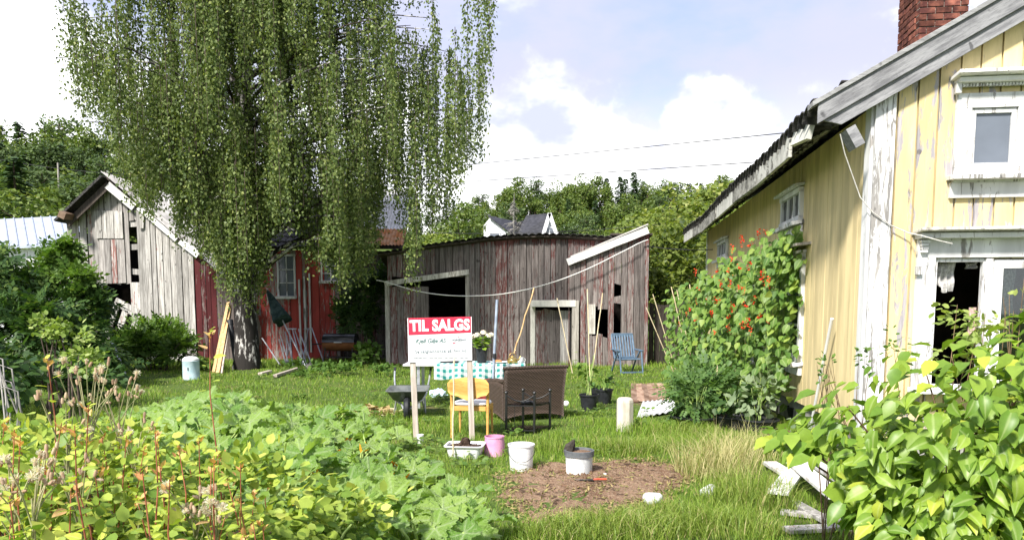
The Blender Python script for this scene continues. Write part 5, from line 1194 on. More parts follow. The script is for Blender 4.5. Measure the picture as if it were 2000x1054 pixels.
bot_tab = [(130, 130), (160, 190), (185, 300), (210, 240), (235, 330), (270, 420), (300, 440), (340, 430), (360, 500), (385, 460), (400, 530), (425, 510), (445, 600), (480, 640), (512, 610), (528, 500), (548, 465), (590, 460), (606, 520), (622, 560), (645, 520), (668, 610), (690, 540), (715, 595), (735, 500), (757, 410), (780, 410), (797, 580), (815, 590), (838, 440), (862, 490), (885, 470), (897, 360), (930, 340), (950, 250), (965, 150)]
ENV = interp([(a, b) for a, b in bot_tab])
LP, LA = [], []
limb = MB(); cl = []
def fit(dx, dy, zt, L):
    wx, wy = TB.x + dx, TB.y + dy; px = 1000 + FPX * wx / wy; zb = P(px, ENV(px), wy).z
    if zt - L < zb + .1: L = zt - zb - abs(rnd.gauss(0, .4))
    return (dx, dy, zt, L) if L > .5 else None
for i in range(130):
    a = 2 * math.pi * ((i * .7548777) % 1.0) + rnd.uniform(-.3, .3); z0 = 2.3 + 10.6 * ((i * .5698403) % 1.0); k = 1.0 if z0 < 8.5 else max(.4, 1 - (z0 - 8.5) / 9.5)
    rr_ = rnd.uniform(.45, 1.0) ** .6 * k * (.62 if z0 < 4.6 else 1.0)
    if i >= 112: a = rnd.gauss(-math.pi / 2 - .25, .45); rr_ = rnd.uniform(.25, .7); z0 = 3.2 + 8.5 * (i - 112) / 18
    ex, ey = 5.6 * rr_ * math.cos(a) + 1.15, 4.0 * rr_ * math.sin(a) - .15; up = rnd.uniform(.5, 1.9)
    p0 = Vector((.08, .1, z0)); e = Vector((ex, ey, z0 + up)); c = p0.lerp(e, .5) + Vector((0, 0, .5)); pts = [p0, p0.lerp(c, .5) + Vector((0, 0, .1)), c, c.lerp(e, .6) + Vector((0, 0, .12)), e]
    r0 = .035 + .05 * (1 - z0 / 14); MB().tube(pts, [r0, r0 * .7, r0 * .5, r0 * .3, r0 * .12], 6).build('limb', W_['birchbark'] if i % 3 else W_['twig'], birch)
    for j in range(rnd.randint(6, 9)):
        t = rnd.uniform(.25, 1.0) ** .8; q = p0.lerp(c, t * 2) if t < .5 else c.lerp(e, t * 2 - 1); f = fit(q.x + rnd.gauss(0, .28), q.y + rnd.gauss(0, .28), q.z, rnd.uniform(1.2, 3.4) * (.6 + .5 * t))
        if f: cl.append(f)
# make sure the outline hangs down where the photograph shows the long tresses
for px in list(range(165, 960, 13)):
    for rep in range(2):
        wy = TB.y + rnd.uniform(-3.2, 2.2); wx = (px + rnd.uniform(-7, 7) - 1000) / FPX * wy; zb = P(px, ENV(px), wy).z + abs(rnd.gauss(0, .35)); L = rnd.uniform(2.0, 4.5)
        cl.append((wx - TB.x, wy - TB.y, zb + L, L))
for (dx, dy, zt, L) in cl:
    dense = zt - L < 11.0
    ns = rnd.randint(6, 11) if dense else 3; sp = rnd.uniform(.05, .15)
    top = np3((dx, dy, zt)); ctr = Vector((dx * .55, dy * .55, min(zt + rnd.uniform(-.3, .5), 14)))
    limb.tube([Vector((dx, dy, zt + .1)), Vector((dx, dy, zt - L * .4)), Vector((dx, dy, zt - L * .8))], [.010, .007, .003], 4, caps=False)
    thin_ = rnd.choice((.75, .9, 1.0, 1.3, 1.9))
    for s in range(ns):
        l = L * rnd.uniform(.55, 1.0); off = rng.normal(size=2) * sp; drift = rng.normal(size=2) * .08
        st = (.048 if dense else .11) * thin_
        n = max(4, int(l / st)); t = (np.arange(n) + rng.uniform(0, 1, n)) / n
        # an arching start, then straight down
        w = np.clip(t * 4, 0, 1) ** .6
        pos = np.stack([dx + off[0] * (.3 + .7 * w) + drift[0] * t, dy + off[1] * (.3 + .7 * w) + drift[1] * t, zt + .25 * np.sin(np.clip(t * 3, 0, 1) * math.pi) * sp * 2 - l * t], 1)
        pos += rng.normal(size=(n, 3)) * .045; LP.append(pos)
LP = np.concatenate(LP); n = len(LP)
ax_ = rng.normal(size=(n, 3)) * .55; ax_[:, 2] -= 1.0
sz = rng.uniform(.052, .10, n) * np.where(LP[:, 2] > 11, 1.8, 1.0)
me = leaf_cloud('crown', LP, ax_, rdir(n), sz, DIA); crown = link('crown', me, W_['birchleaf'], birch); crown['kind'] = 'stuff'
limb.build('twigs', W_['twig'], birch)['kind'] = 'stuff'
NBIRCH = n

# ------------------------------------------------------------------ wood on the hill
W_['spruce'] = leafm('spruce_needles', (.040, .078, .032), (.090, .145, .055), .25, .6, .2); W_['pine'] = leafm('pine_needles', (.06, .10, .04), (.125, .175, .066), .25, .6, .2)
W_['broad'] = leafm('broad_leaf', (.070, .12, .024), (.15, .205, .042), .3, .5, .3, c3=(.16, .19, .04), f3=.15); W_['pale'] = leafm('pale_green_leaf', (.11, .16, .03), (.20, .25, .05), .35, .5, .3, c3=(.28, .30, .08), f3=.2)
W_['trunk'] = vm('brown_bark', (.06, .045, .035), (.13, .10, .08), (9, 9, 2), .9, .1, .4)
def spruce_proto(h, k):
    pos, ax_, no = [], [], []; z = h * .06
    while z < h * .985:
        f = 1 - z / h; Rr = h * (.20 * f ** .9 + .008); nb = int(6 + 6 * f)
        for b in range(nb):
            a = rnd.uniform(0, 6.283); rr_ = Rr * rnd.uniform(.7, 1.1); m_ = max(3, int(rr_ / .20))
            for j in range(m_):
                t = (j + rnd.random()) / m_; d = np3((math.cos(a), math.sin(a), 0)); side = np3((-d[1], d[0], 0)) * rnd.uniform(-1, 1) * .5 * (1.1 - t)
                p_ = d * rr_ * t + np3((0, 0, z - .30 * rr_ * t + .12 * rr_ * t * t)) + side * rr_ * .35; pos.append(p_); ax_.append(d + side + np3((0, 0, -.45))); no.append((0, 0, 1))
        z += .017 * h * (.6 + .5 * f)
    pos = np.array(pos); n = len(pos); me = leaf_cloud('crown', pos, np.array(ax_), np.array(no) + rdir(n) * .35, rng.uniform(.36, .62, n) * h / 14, DIA); me.materials.append(W_['spruce'])
    tr = MB().tube([(0, 0, -.3), (0, 0, h * .5), (0, 0, h * .97)], [.018 * h, .011 * h, .002 * h], 7).mesh('trunk'); tr.materials.append(W_['trunk']); return tr, me
def broad_proto(h, wid, mat, nb=44, per=95, base=.2, leaf=.34):
    pos, ax_, no = [], [], []
    for b in range(nb):
        d = rdir(1)[0]; r = rnd.uniform(.45, .95); c = np3((d[0] * wid * r, d[1] * wid * r, h * (base + (1 - base) * .5) + d[2] * h * (1 - base) * .46 * r)); br_ = rnd.uniform(.16, .30) * wid
        dd = rdir(per); p_ = c + dd * br_ * rng.uniform(.7, 1.1, (per, 1)) * np.array([1.1, 1.1, .8]); pos.append(p_); ax_.append(dd * .6 + rdir(per) + np.array([0, 0, -.4])); no.append(dd + np.array([0, 0, .6]) + rdir(per) * .5)
    pos = np.concatenate(pos); me = leaf_cloud('crown', pos, np.concatenate(ax_), np.concatenate(no), rng.uniform(.7, 1.25, len(pos)) * leaf, DIA); me.materials.append(mat)
    m = MB().tube([(0, 0, -.3), (.1, 0, h * .3), (0, .1, h * .75)], [.02 * h, .014 * h, .004 * h], 8)
    for i in range(9): a = rnd.uniform(0, 6.28); z = h * rnd.uniform(.2, .6); m.tube([(.05, .03, z), (.4 * wid * math.cos(a), .4 * wid * math.sin(a), z + .12 * h), (.8 * wid * math.cos(a), .8 * wid * math.sin(a), z + .2 * h)], [.007 * h, .005 * h, .002 * h], 5)
    tr = m.mesh('trunk'); tr.materials.append(W_['trunk']); return tr, me
def pine_proto(h):
    pos, ax_, no = [], [], []
    m = MB().tube([(0, 0, -.3), (.1, 0, h * .5), (0, .1, h * .96)], [.017 * h, .012 * h, .003 * h], 7)
    for b in range(34):
        z = h * rnd.uniform(.35, .98); a = rnd.uniform(0, 6.28); rr_ = h * .20 * (1.15 - z / h) ** .5 * rnd.uniform(.4, 1.0); c = np3((rr_ * math.cos(a), rr_ * math.sin(a), z)); br_ = rnd.uniform(.05, .09) * h; per = 75
        m.tube([(0, 0, z - .05 * h), tuple(c)], [.004 * h, .002 * h], 4); dd = rdir(per); dd[:, 2] *= .55; pos.append(c + dd * br_ * rng.uniform(.5, 1.1, (per, 1))); ax_.append(dd + rdir(per) * .7); no.append(dd + np.array([0, 0, .8]))
    pos = np.concatenate(pos); me = leaf_cloud('crown', pos, np.concatenate(ax_), np.concatenate(no), rng.uniform(.25, .5, len(pos)) * h / 14, DIA); me.materials.append(W_['pine'])
    tr = m.mesh('trunk'); tr.materials.append(W_['trunk']); return tr, me
PR = {'spruce': [spruce_proto(14, i) for i in range(3)], 'pine': [pine_proto(14) for i in range(3)], 'broad': [broad_proto(12, 3.4, W_['broad']) for i in range(3)], 'pale': [broad_proto(12, 3.8, W_['pale'], 52, 100) for i in range(2)]}
PH = {'spruce': 14.0, 'pine': 14.0, 'broad': 12.0, 'pale': 12.0}
def tree(kind, px, top, Y, label, group=None, wide=1.0, name=None):
    tp = P(px, top, Y); g = gz(tp.x, Y); h = max(tp.z - g, 2.5); tr, cr = rnd.choice(PR[kind]); s = h / PH[kind]
    o = thing(name or kind + '_tree', label, 'tree', (tp.x, Y, g), rnd.uniform(0, 6.28), group)
    ws = wide * s * rnd.uniform(.9, 1.1)
    for nm, me in (('trunk', tr), ('crown', cr)):
        q = link(nm, me, None, o); q.scale = (ws, ws, s)
    return o
LBL = {'spruce': 'dark pointed spruce in the wood', 'pine': 'dull green pine in the wood', 'broad': 'rounded leafy tree in the wood', 'pale': 'pale green leafy tree in the wood'}
def row(p0, p1, step, tops, Y, kinds, where):
    px = p0; i = 0
    while px < p1:
        k = rnd.choice(kinds); t = float(np.interp(px, [a for a, b in tops], [b for a, b in tops])) + rnd.uniform(-12, 16)
        q = LBL[k].replace(' in the wood', '') + ' ' + where + ', ' + ORD[i]; i += 1; tree(k, px + rnd.uniform(-6, 6), t, Y + rnd.uniform(-4, 4), q, 'trees of the wood ' + where, name={'spruce': 'spruce_tree', 'pine': 'pine_tree', 'broad': 'leafy_tree', 'pale': 'leafy_tree'}[k]); px += step * rnd.uniform(.8, 1.2)
LT = [(-300, 200), (0, 235), (60, 232), (130, 240), (200, 262), (260, 275), (420, 320), (600, 360), (900, 385)]
row(-330, 430, 19, LT, 98, ['spruce', 'broad', 'spruce', 'pine', 'broad'], 'on the left hillside, back row')
row(-300, 420, 24, [(a, b + 45) for a, b in LT], 80, ['pine', 'spruce', 'spruce', 'pine'], 'on the left hillside, middle row')
row(-280, 300, 32, [(a, b + 95) for a, b in LT], 64, ['pine', 'broad', 'spruce', 'broad'], 'on the left hillside, front row')
RTT = [(400, 350), (880, 385), (940, 385), (1010, 352), (1060, 358), (1120, 352), (1180, 345), (1260, 342), (1330, 360), (1400, 345), (1600, 335), (1900, 330), (2300, 330)]
row(430, 890, 46, RTT, 112, ['spruce', 'broad', 'pine'], 'behind the birch'); row(450, 900, 50, [(a, b + 40) for a, b in RTT], 90, ['broad', 'broad', 'pine'], 'low behind the birch')
row(870, 1560, 17, RTT, 112, ['spruce', 'broad', 'pine', 'broad'], 'behind the white house, back row'); row(1085, 1520, 24, [(a, b + 38) for a, b in RTT], 92, ['broad', 'broad', 'pine', 'spruce'], 'right of the white house, middle row'); row(1110, 1500, 36, [(a, b + 70) for a, b in RTT], 72, ['broad', 'broad', 'pine'], 'right of the white house, front row')
for px, t, Y, k, lab, wd in ((895, 388, 54, 'broad', 'dense leafy tree left of the distant white house', 1.1), (925, 405, 70, 'broad', 'round leafy tree just behind the left white gable', 1.1), (1000, 400, 74, 'pine', 'pine rising straight behind the distant white house', 1.0), (860, 440, 50, 'pale', 'small pale tree behind the hanging birch twigs', 1.2),
                             (1395, 318, 46, 'pale', 'tall yellow green tree above the eave of the yellow house', 1.15), (1300, 385, 40, 'pale', 'yellow green tree behind the barn corner', 1.35), (1450, 335, 42, 'pale', 'yellow green tree half hidden by the yellow roof', 1.2), (1240, 420, 52, 'broad', 'dark leafy tree above the slanting white board', 1.2), (1345, 400, 33, 'pale', 'near yellow green tree between barn and yellow house', 1.3), (25, 300, 52, 'spruce', 'large dark spruce at the left edge above the metal roof', 1.3), (95, 340, 48, 'broad', 'leafy tree just behind the metal roof', 1.3), (170, 350, 50, 'pine', 'dull pine above the peak of the grey barn', 1.2)):
    tree(k, px, t, Y, lab, None, wd, name={'spruce': 'spruce_tree', 'pine': 'pine_tree'}.get(k, 'leafy_tree'))
W_['dead'] = vm('grey_dead_wood', (.22, .21, .19), (.36, .34, .31), 6.0, .9)
q = P(1003, 376, 57); dz = gz(q.x, 57); h = q.z - dz; o = thing('dead_spruce', 'bare grey dead spruce in front of the distant white house', 'tree', (q.x, 57, dz))
MB().tube([(0, 0, 0), (0, 0, h * .6), (.05, 0, h)], [.14, .09, .015], 6).build('trunk', W_['dead'], o); m = MB()
for i in range(110):
    z = h * rnd.uniform(.3, .96); a = rnd.uniform(0, 6.28); l = 2.1 * (1.08 - z / h) * rnd.uniform(.6, 1.1); d = Vector((math.cos(a), math.sin(a), -.15)); p1 = Vector((0, 0, z)) + d * l; m.tube([(0, 0, z), p1], [.03, .012], 3, False)
    for k in range(4): b0 = Vector((0, 0, z)) + d * l * rnd.uniform(.3, 1); m.tube([b0, b0 + Vector((rnd.uniform(-.35, .35), rnd.uniform(-.35, .35), -.25))], [.014, .008], 3, False)
m.build('branches', W_['dead'], o)['kind'] = 'stuff'

# ------------------------------------------------------------------ bushes
def pin_template(k=3):
    V, F = [], []
    def lf(o, ang, s):
        b = len(V); c, s_ = math.cos(ang), math.sin(ang)
        for x, y in ((0, 0), (.30, .45), (0, 1), (-.30, .45)): V.append((o[0] + s * (x * c + y * s_), o[1] + s * (-x * s_ + y * c), .03 * (x != 0) * s - .15 * s * y * (ang != 0))); 
        F.append((b, b + 1, b + 2, b + 3))
    for i in range(k):
        y = .22 + .22 * i
        for sd_ in (-1, 1): lf((0, y), sd_ * R(62), .40)
    lf((0, .2 + .22 * k), 0, .42); return np.array(V), np.array(F)
PIN = pin_template()
def bush(name, label, blobs, n, leaf, mat, cat='bush', tmpl=DIA, stems=10, droop=.4, loc=None, shell_=.55, stem_mat=None, group=None, sr=.02):
    c0 = Vector((np.mean([b[0] for b in blobs]), np.mean([b[1] for b in blobs]), 0)) if loc is None else loc
    o = thing(name, label, cat, c0, 0, group); V = np.array([b[3] * b[4] * b[5] for b in blobs]) ** .7; V /= V.sum(); P_, A_, N_ = [], [], []
    for b, f in zip(blobs, V):
        k = max(8, int(n * f)); nc = max(5, k // 26); cd_ = rdir(nc); cd_[:, 2] = np.where(cd_[:, 2] < -.35, -cd_[:, 2], cd_[:, 2]); cr = rng.uniform(shell_, .95, (nc, 1)); cc = cd_ * cr; id_ = rng.integers(0, nc, k)
        d = cc[id_] + rng.normal(size=(k, 3)) * .16; p_ = np.array(b[:3]) - np.array(c0) + d * np.array(b[3:6]); dn_ = norm(d); P_.append(p_); A_.append(dn_ + rng.normal(size=(k, 3)) * .5 + np.array([0, 0, -droop])); N_.append(dn_ * .6 + np.array([0, -.2, .8]) + rng.normal(size=(k, 3)) * .4)
    pos = np.concatenate(P_); keep = pos[:, 2] > .02
    me = leaf_cloud('foliage', pos[keep], np.concatenate(A_)[keep], np.concatenate(N_)[keep], rng.uniform(.7, 1.25, keep.sum()) * leaf, tmpl); q = link('foliage', me, mat, o); q['kind'] = 'stuff'
    if stems:
        m = MB()
        for i in range(stems):
            b = rnd.choice(blobs); e = Vector(b[:3]) - Vector(c0) + Vector((rnd.uniform(-.6, .6) * b[3], rnd.uniform(-.6, .6) * b[4], rnd.uniform(.0, .8) * b[5])); s = Vector((e.x * .5 + rnd.uniform(-.2, .2), e.y * .5 + rnd.uniform(-.1, .1), 0)); m.tube([s, s.lerp(e, .5) + Vector((rnd.uniform(-.1, .1), rnd.uniform(-.1, .1), .1)), e], [sr, sr * .7, sr * .25], 5)
        m.build('stems', stem_mat or W_['twig'], o)['kind'] = 'stuff'
    return o
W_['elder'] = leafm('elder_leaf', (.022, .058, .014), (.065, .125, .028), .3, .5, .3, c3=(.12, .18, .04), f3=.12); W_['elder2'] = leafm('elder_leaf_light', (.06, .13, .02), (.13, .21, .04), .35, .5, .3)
W_['lightbush'] = leafm('light_green_leaf', (.13, .21, .035), (.25, .33, .07), .3, .5, .35, c3=(.36, .42, .15), f3=.2); W_['nettle'] = leafm('nettle_leaf', (.05, .11, .02), (.11, .19, .035), .3, .6, .2)
def bp(px, py, Y, rx, ry, rz): q = P(px, py, Y); return (q.x, q.y, q.z, rx, ry, rz)
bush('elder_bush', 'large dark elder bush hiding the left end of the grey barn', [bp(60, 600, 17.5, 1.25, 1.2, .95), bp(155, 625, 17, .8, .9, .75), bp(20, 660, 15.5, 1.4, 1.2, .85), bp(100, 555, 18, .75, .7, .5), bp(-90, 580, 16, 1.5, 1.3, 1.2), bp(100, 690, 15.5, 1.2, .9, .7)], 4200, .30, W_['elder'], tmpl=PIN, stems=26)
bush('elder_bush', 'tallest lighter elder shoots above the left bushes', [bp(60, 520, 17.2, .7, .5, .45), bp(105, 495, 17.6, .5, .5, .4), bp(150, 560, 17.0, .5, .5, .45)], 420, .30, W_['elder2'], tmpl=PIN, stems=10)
bush('low_elder_bush', 'low leafy bush at the foot of the silver grey planks', [bp(315, 680, 20.5, .9, .7, .75), bp(270, 690, 20.3, .7, .6, .55), bp(355, 695, 20.0, .5, .5, .5)], 1300, .28, W_['elder2'], tmpl=PIN, stems=8)
bush('pale_leaf_bush', 'light green small leaved bush in front of the dark elder', [bp(130, 675, 11.0, .42, .4, .36), bp(95, 650, 11, .25, .25, .25), bp(165, 715, 10.6, .35, .35, .3)], 620, .085, W_['lightbush'], tmpl=HEX, stems=8)
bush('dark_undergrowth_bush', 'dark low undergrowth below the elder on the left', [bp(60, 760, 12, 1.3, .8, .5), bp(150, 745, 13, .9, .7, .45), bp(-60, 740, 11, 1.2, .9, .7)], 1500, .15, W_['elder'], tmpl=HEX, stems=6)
bush('elder_bush', 'green elder growing behind the barbecue against the dark boards', [bp(690, 630, 23.4, .8, .5, .9), bp(725, 580, 23.6, .6, .5, .9), bp(735, 640, 23.2, .5, .5, .7)], 900, .28, W_['elder'], tmpl=PIN, stems=8)
bush('nettle_clump', 'bright green nettles beside the barbecue legs', [bp(718, 690, 21.6, .5, .4, .35), bp(705, 700, 21.3, .3, .3, .25)], 300, .15, W_['elder2'], tmpl=HEX, stems=6)
bush('weed_clump', 'broad leaved weeds in the grass below the barbecue', [bp(660, 718, 19.0, .7, .5, .18), bp(700, 722, 18.5, .9, .5, .16), bp(610, 735, 18, .5, .4, .14), bp(590, 716, 20, .6, .4, .2)], 800, .10, W_['nettle'], tmpl=HEX, stems=0)
bush('yard_bush', 'yellow green bush between the barn corner and the yellow house', [bp(1310, 500, 24.5, 1.0, .9, .9), bp(1350, 560, 24, .9, .8, 1.1), bp(1290, 560, 23.6, .6, .6, .8), bp(1370, 470, 25, .9, .8, .7), bp(1325, 620, 23.5, .9, .7, .8)], 3600, .17, leafm('hazel_leaf', (.10, .14, .025), (.19, .23, .045), .35, .5, .3, c3=(.045, .075, .018), f3=.25), tmpl=HEX, stems=14)

# ------------------------------------------------------------------ grass
W_['grass'] = leafm('grass_blade', (.11, .21, .022), (.25, .36, .048), .30, .55, .25, c3=(.40, .38, .15), f3=.11, tk=1.3)
W_['grassl'] = leafm('tall_grass_blade', (.13, .22, .03), (.26, .33, .06), .30, .5, .3, c3=(.42, .38, .17), f3=.12, tk=1.3); W_['straw'] = leafm('dry_grass', (.40, .36, .16), (.58, .52, .28), .3, .6, .2, c3=(.24, .30, .07), f3=.35, tk=1.2)
def blades(x, y, z, h, w, lean):
    n = len(x); a = rng.uniform(0, 6.283, n); la = rng.uniform(0, 6.283, n); b = np.stack([x, y, z], 1); s = np.stack([np.cos(a), np.sin(a), np.zeros(n)], 1) * (w / 2)[:, None]; l = np.stack([np.cos(la), np.sin(la), np.zeros(n)], 1) * (lean * h)[:, None]; u = np.zeros((n, 3)); u[:, 2] = h
    m_ = b + u * .6 + l * .35; t = b + u * (1 - .25 * lean[:, None]) + l
    V = np.stack([b - s, b + s, m_ - s * .7, m_ + s * .7, t], 1).reshape(-1, 3); F = (np.array([(0, 1, 3), (0, 3, 2), (2, 3, 4)])[None] + (np.arange(n) * 5)[:, None, None]).reshape(-1, 3); return V, F
def edge_x0(Y): return float(np.interp(Y, [4.6, 6.2, 8.2, 10.6, 12], [-.2, -.5, -1.3, -2.4, -9]))
N = 230000
Yg = rng.uniform(4.3, 24.3, N) ; Yg = np.where(rng.uniform(0, 1, N) < .35, rng.uniform(4.3, 12, N), Yg); Xg = rng.uniform(-1, 1, N) * (.76 * Yg + .8)
wallx = HC.x + np.maximum(Yg - 7.8, 0) * .1247 - .05
ok = (Xg < wallx) | (Yg < 7.6)
nzs = np.sin(Xg * 2.1 + 1.3) * np.sin(Yg * 1.7) + .6 * np.sin(Xg * 5.3 + Yg * 3.1) + .5 * np.sin(Yg * 6.3 - Xg * 2.2)
ok &= ~(((nzs < -1.05) & (rng.uniform(0, 1, N) < .75)))
def inpoly(x, y, k):
    r = np.zeros(len(x), bool); m_ = len(SOIL)
    for i in range(m_):
        a = SC + (SOIL[i] - SC) * k; b = SC + (SOIL[(i + 1) % m_] - SC) * k
        r ^= ((a.y > y) != (b.y > y)) & (x < (b.x - a.x) * (y - a.y) / (b.y - a.y + 1e-9) + a.x)
    return r
ug = rng.uniform(0, 1, N); ok &= ~(inpoly(Xg, Yg, .80) & (ug < .985)); ok &= ~(inpoly(Xg, Yg, .92) & (ug < .93)); ok &= ~(inpoly(Xg, Yg, 1.02) & (ug < .75)); ok &= ~(inpoly(Xg, Yg, 1.18) & (ug < .4))
pc, sc_ = at(1278, 769), at(1285, 798)
ok &= ~((np.abs(Xg - pc.x) < .42) & (Yg > 11.6) & (Yg < 16.0)) ; ok &= ~((np.abs(Xg - sc_.x) < .32) & (Yg > 11.0) & (Yg < 13.4))
Xg, Yg, nzs = Xg[ok], Yg[ok], nzs[ok]; n = len(Xg)
h = rng.uniform(.04, .10, n) * (1 + .35 * np.clip(nzs, -1, 1.6)); h *= np.where((Yg > 20.5), 1.7, 1.0); h *= np.where((Xg > .9) & (Yg < 10.5) & (Yg > 7.6), 1.5, 1.0)
V, F = blades(Xg, Yg, np.zeros(n) - .005, h, rng.uniform(.0035, .007, n) * np.maximum(1, Yg / 7.5), rng.uniform(.1, .9, n))
o = link('grass', mesh_np('grass', V, F), W_['grass']); tag(o, 'green lawn grass covering the garden', 'grass', kind='stuff')
def tuft(name, label, cx_, cy_, rx, ry, n, h0, h1, mat, w=(.004, .008), lean=(.2, 1.0), cat='grass clump'):
    r = np.sqrt(rng.uniform(0, 1, n)); a = rng.uniform(0, 6.283, n); x, y = rx * r * np.cos(a), ry * r * np.sin(a); h = rng.uniform(h0, h1, n) * (1.1 - .45 * r); V, F = blades(x, y, np.full(n, -.005), h, rng.uniform(*w, n), rng.uniform(*lean, n))
    o = link(name, mesh_np(name, V, F), mat); o.location = (cx_, cy_, 0); return tag(o, label, cat)
q = at(1400, 930); tuft('dry_grass_clump', 'tall straw coloured grass clump beside the leafy shrub', q.x, q.y, .42, .35, 620, .35, .72, W_['straw'])
q = at(1455, 900); tuft('dry_grass_clump', 'second straw coloured clump nearer the yellow house', q.x, q.y, .4, .35, 380, .3, .6, W_['straw'])
q = at(1460, 985); tuft('tall_grass_clump', 'tall green grass between the straw clump and the plank heap', q.x, q.y, .42, .4, 900, .2, .48, W_['grassl'])
for px, py, rx, ry, k, lab in ((1190, 1045, .5, .3, 1500, 'bright tall grass at the bottom edge below the soil'), (1310, 1030, .42, .35, 1300, 'bright tall grass right of the lower soil edge'), (1080, 1052, .35, .2, 500, 'short bright grass at the bottom edge beside the squash'), (1220, 885, .35, .25, 700, 'tall grass tuft behind the grey bucket'), (1290, 880, .5, .3, 700, 'long grass right of the grey bucket'), (1160, 880, .2, .18, 250, 'grass growing over the rim of the grey bucket'), (1420, 1040, .4, .3, 800, 'bright grass beside the lowest boards of the heap'), (1330, 850, .5, .35, 600, 'long grass in front of the potted tomatoes'), (1060, 880, .25, .2, 260, 'grass beside the white bucket')):
    q = at(px, py); tuft('tall_grass_clump', lab, q.x, q.y, rx, ry, k, .12, .30, W_['grassl'])
# dry heap of leaves by the wheelbarrow
q = at(722, 806); o = thing('dry_leaf_heap', 'heap of withered straw and leaves left of the wheelbarrow', 'heap', q); n = 420; a = rng.uniform(0, 6.28, n); r = np.sqrt(rng.uniform(0, 1, n)); pos = np.stack([.43 * r * np.cos(a), .3 * r * np.sin(a), .01 + .09 * (1 - r) * rng.uniform(.3, 1, n)], 1)
tag(link('withered_leaves', leaf_cloud('withered_leaves', pos, rdir(n, .3), np.array([0, 0, 1.0]) + rdir(n) * .5, rng.uniform(.06, .16, n), DIA), leafm('withered_leaf', (.30, .22, .10), (.48, .38, .20), .1, .8, .1, c3=(.6, .55, .35), f3=.2), o), kind='stuff')
# cut weeds on the edge of the soil
n = 2600; k = rng.integers(0, len(SOIL), n); t = rng.uniform(0, 1, n); pos = []
for i in range(n):
    e = SOIL[k[i]].lerp(SOIL[(k[i] + 1) % len(SOIL)], t[i]); f = rnd.gauss(1.0, .13) if rnd.random() < .75 else rnd.uniform(.1, 1); q = SC + (e - SC) * f; pos.append((q.x, q.y, .028))
o = link('weed_litter', leaf_cloud('weed_litter', np.array(pos), rdir(n, .25), np.array([0, 0, 1.0]) + rdir(n) * .4, rng.uniform(.02, .07, n), (DIA[0] * np.array([.4, 1, 1]), DIA[1])), leafm('litter_leaf', (.16, .17, .05), (.36, .28, .13), .1, .8, .1)); tag(o, 'pulled weeds and straw scattered on the bare soil', 'litter', kind='stuff')

# crumbs and clods of soil, weeds through the lawn
n = 700; V, F = [], []
for i in range(n):
    e = soil_edge(rnd.random()); q = SC + (e - SC) * math.sqrt(rnd.random()) * 1.06; r = .006 + .028 * rnd.random() ** 3; b = len(V)
    for dx, dy, dz in ((1, 0, 0), (-.5, .87, 0), (-.5, -.87, 0), (.1, 0, 1)): V.append((q.x + dx * r * rnd.uniform(.7, 1.4), q.y + dy * r * rnd.uniform(.7, 1.4),   .018 + dz * r * rnd.uniform(.8, 1.4)))
    F += [(b, b + 1, b + 3), (b + 1, b + 2, b + 3), (b + 2, b, b + 3)]
tag(link('soil_clods', mesh_np('soil_clods', V, F), W_['soil']), 'loose clods and crumbs lying on the dug soil', 'soil', kind='stuff')
P_, A_, N_, S_ = [], [], [], []
for i in range(95):
    Y = rnd.uniform(6.5, 21) ; X = rnd.uniform(-.42, .26) * Y
    if X < edge_x0(Y) or in_soil(X, Y, .95) or X > HC.x - .3: continue
    k = rnd.randint(14, 40); rr_ = rnd.uniform(.1, .35)
    for j in range(k): a = rnd.uniform(0, 6.28); r = rr_ * math.sqrt(rnd.random()); P_.append((X + r * math.cos(a), Y + r * math.sin(a), rnd.uniform(.02, .10))); A_.append((math.cos(a), math.sin(a), rnd.uniform(-.1, .5))); N_.append((rnd.gauss(0, .3), -.2 + rnd.gauss(0, .3), 1)); S_.append(rnd.uniform(.04, .09))
tag(link('weeds', leaf_cloud('weeds', np.array(P_), np.array(A_), np.array(N_), np.array(S_), HEX), leafm('lawn_weed', (.07, .14, .025), (.17, .25, .05), .3, .5, .3)), 'low broad leaved weeds scattered through the lawn', 'weeds', kind='stuff')
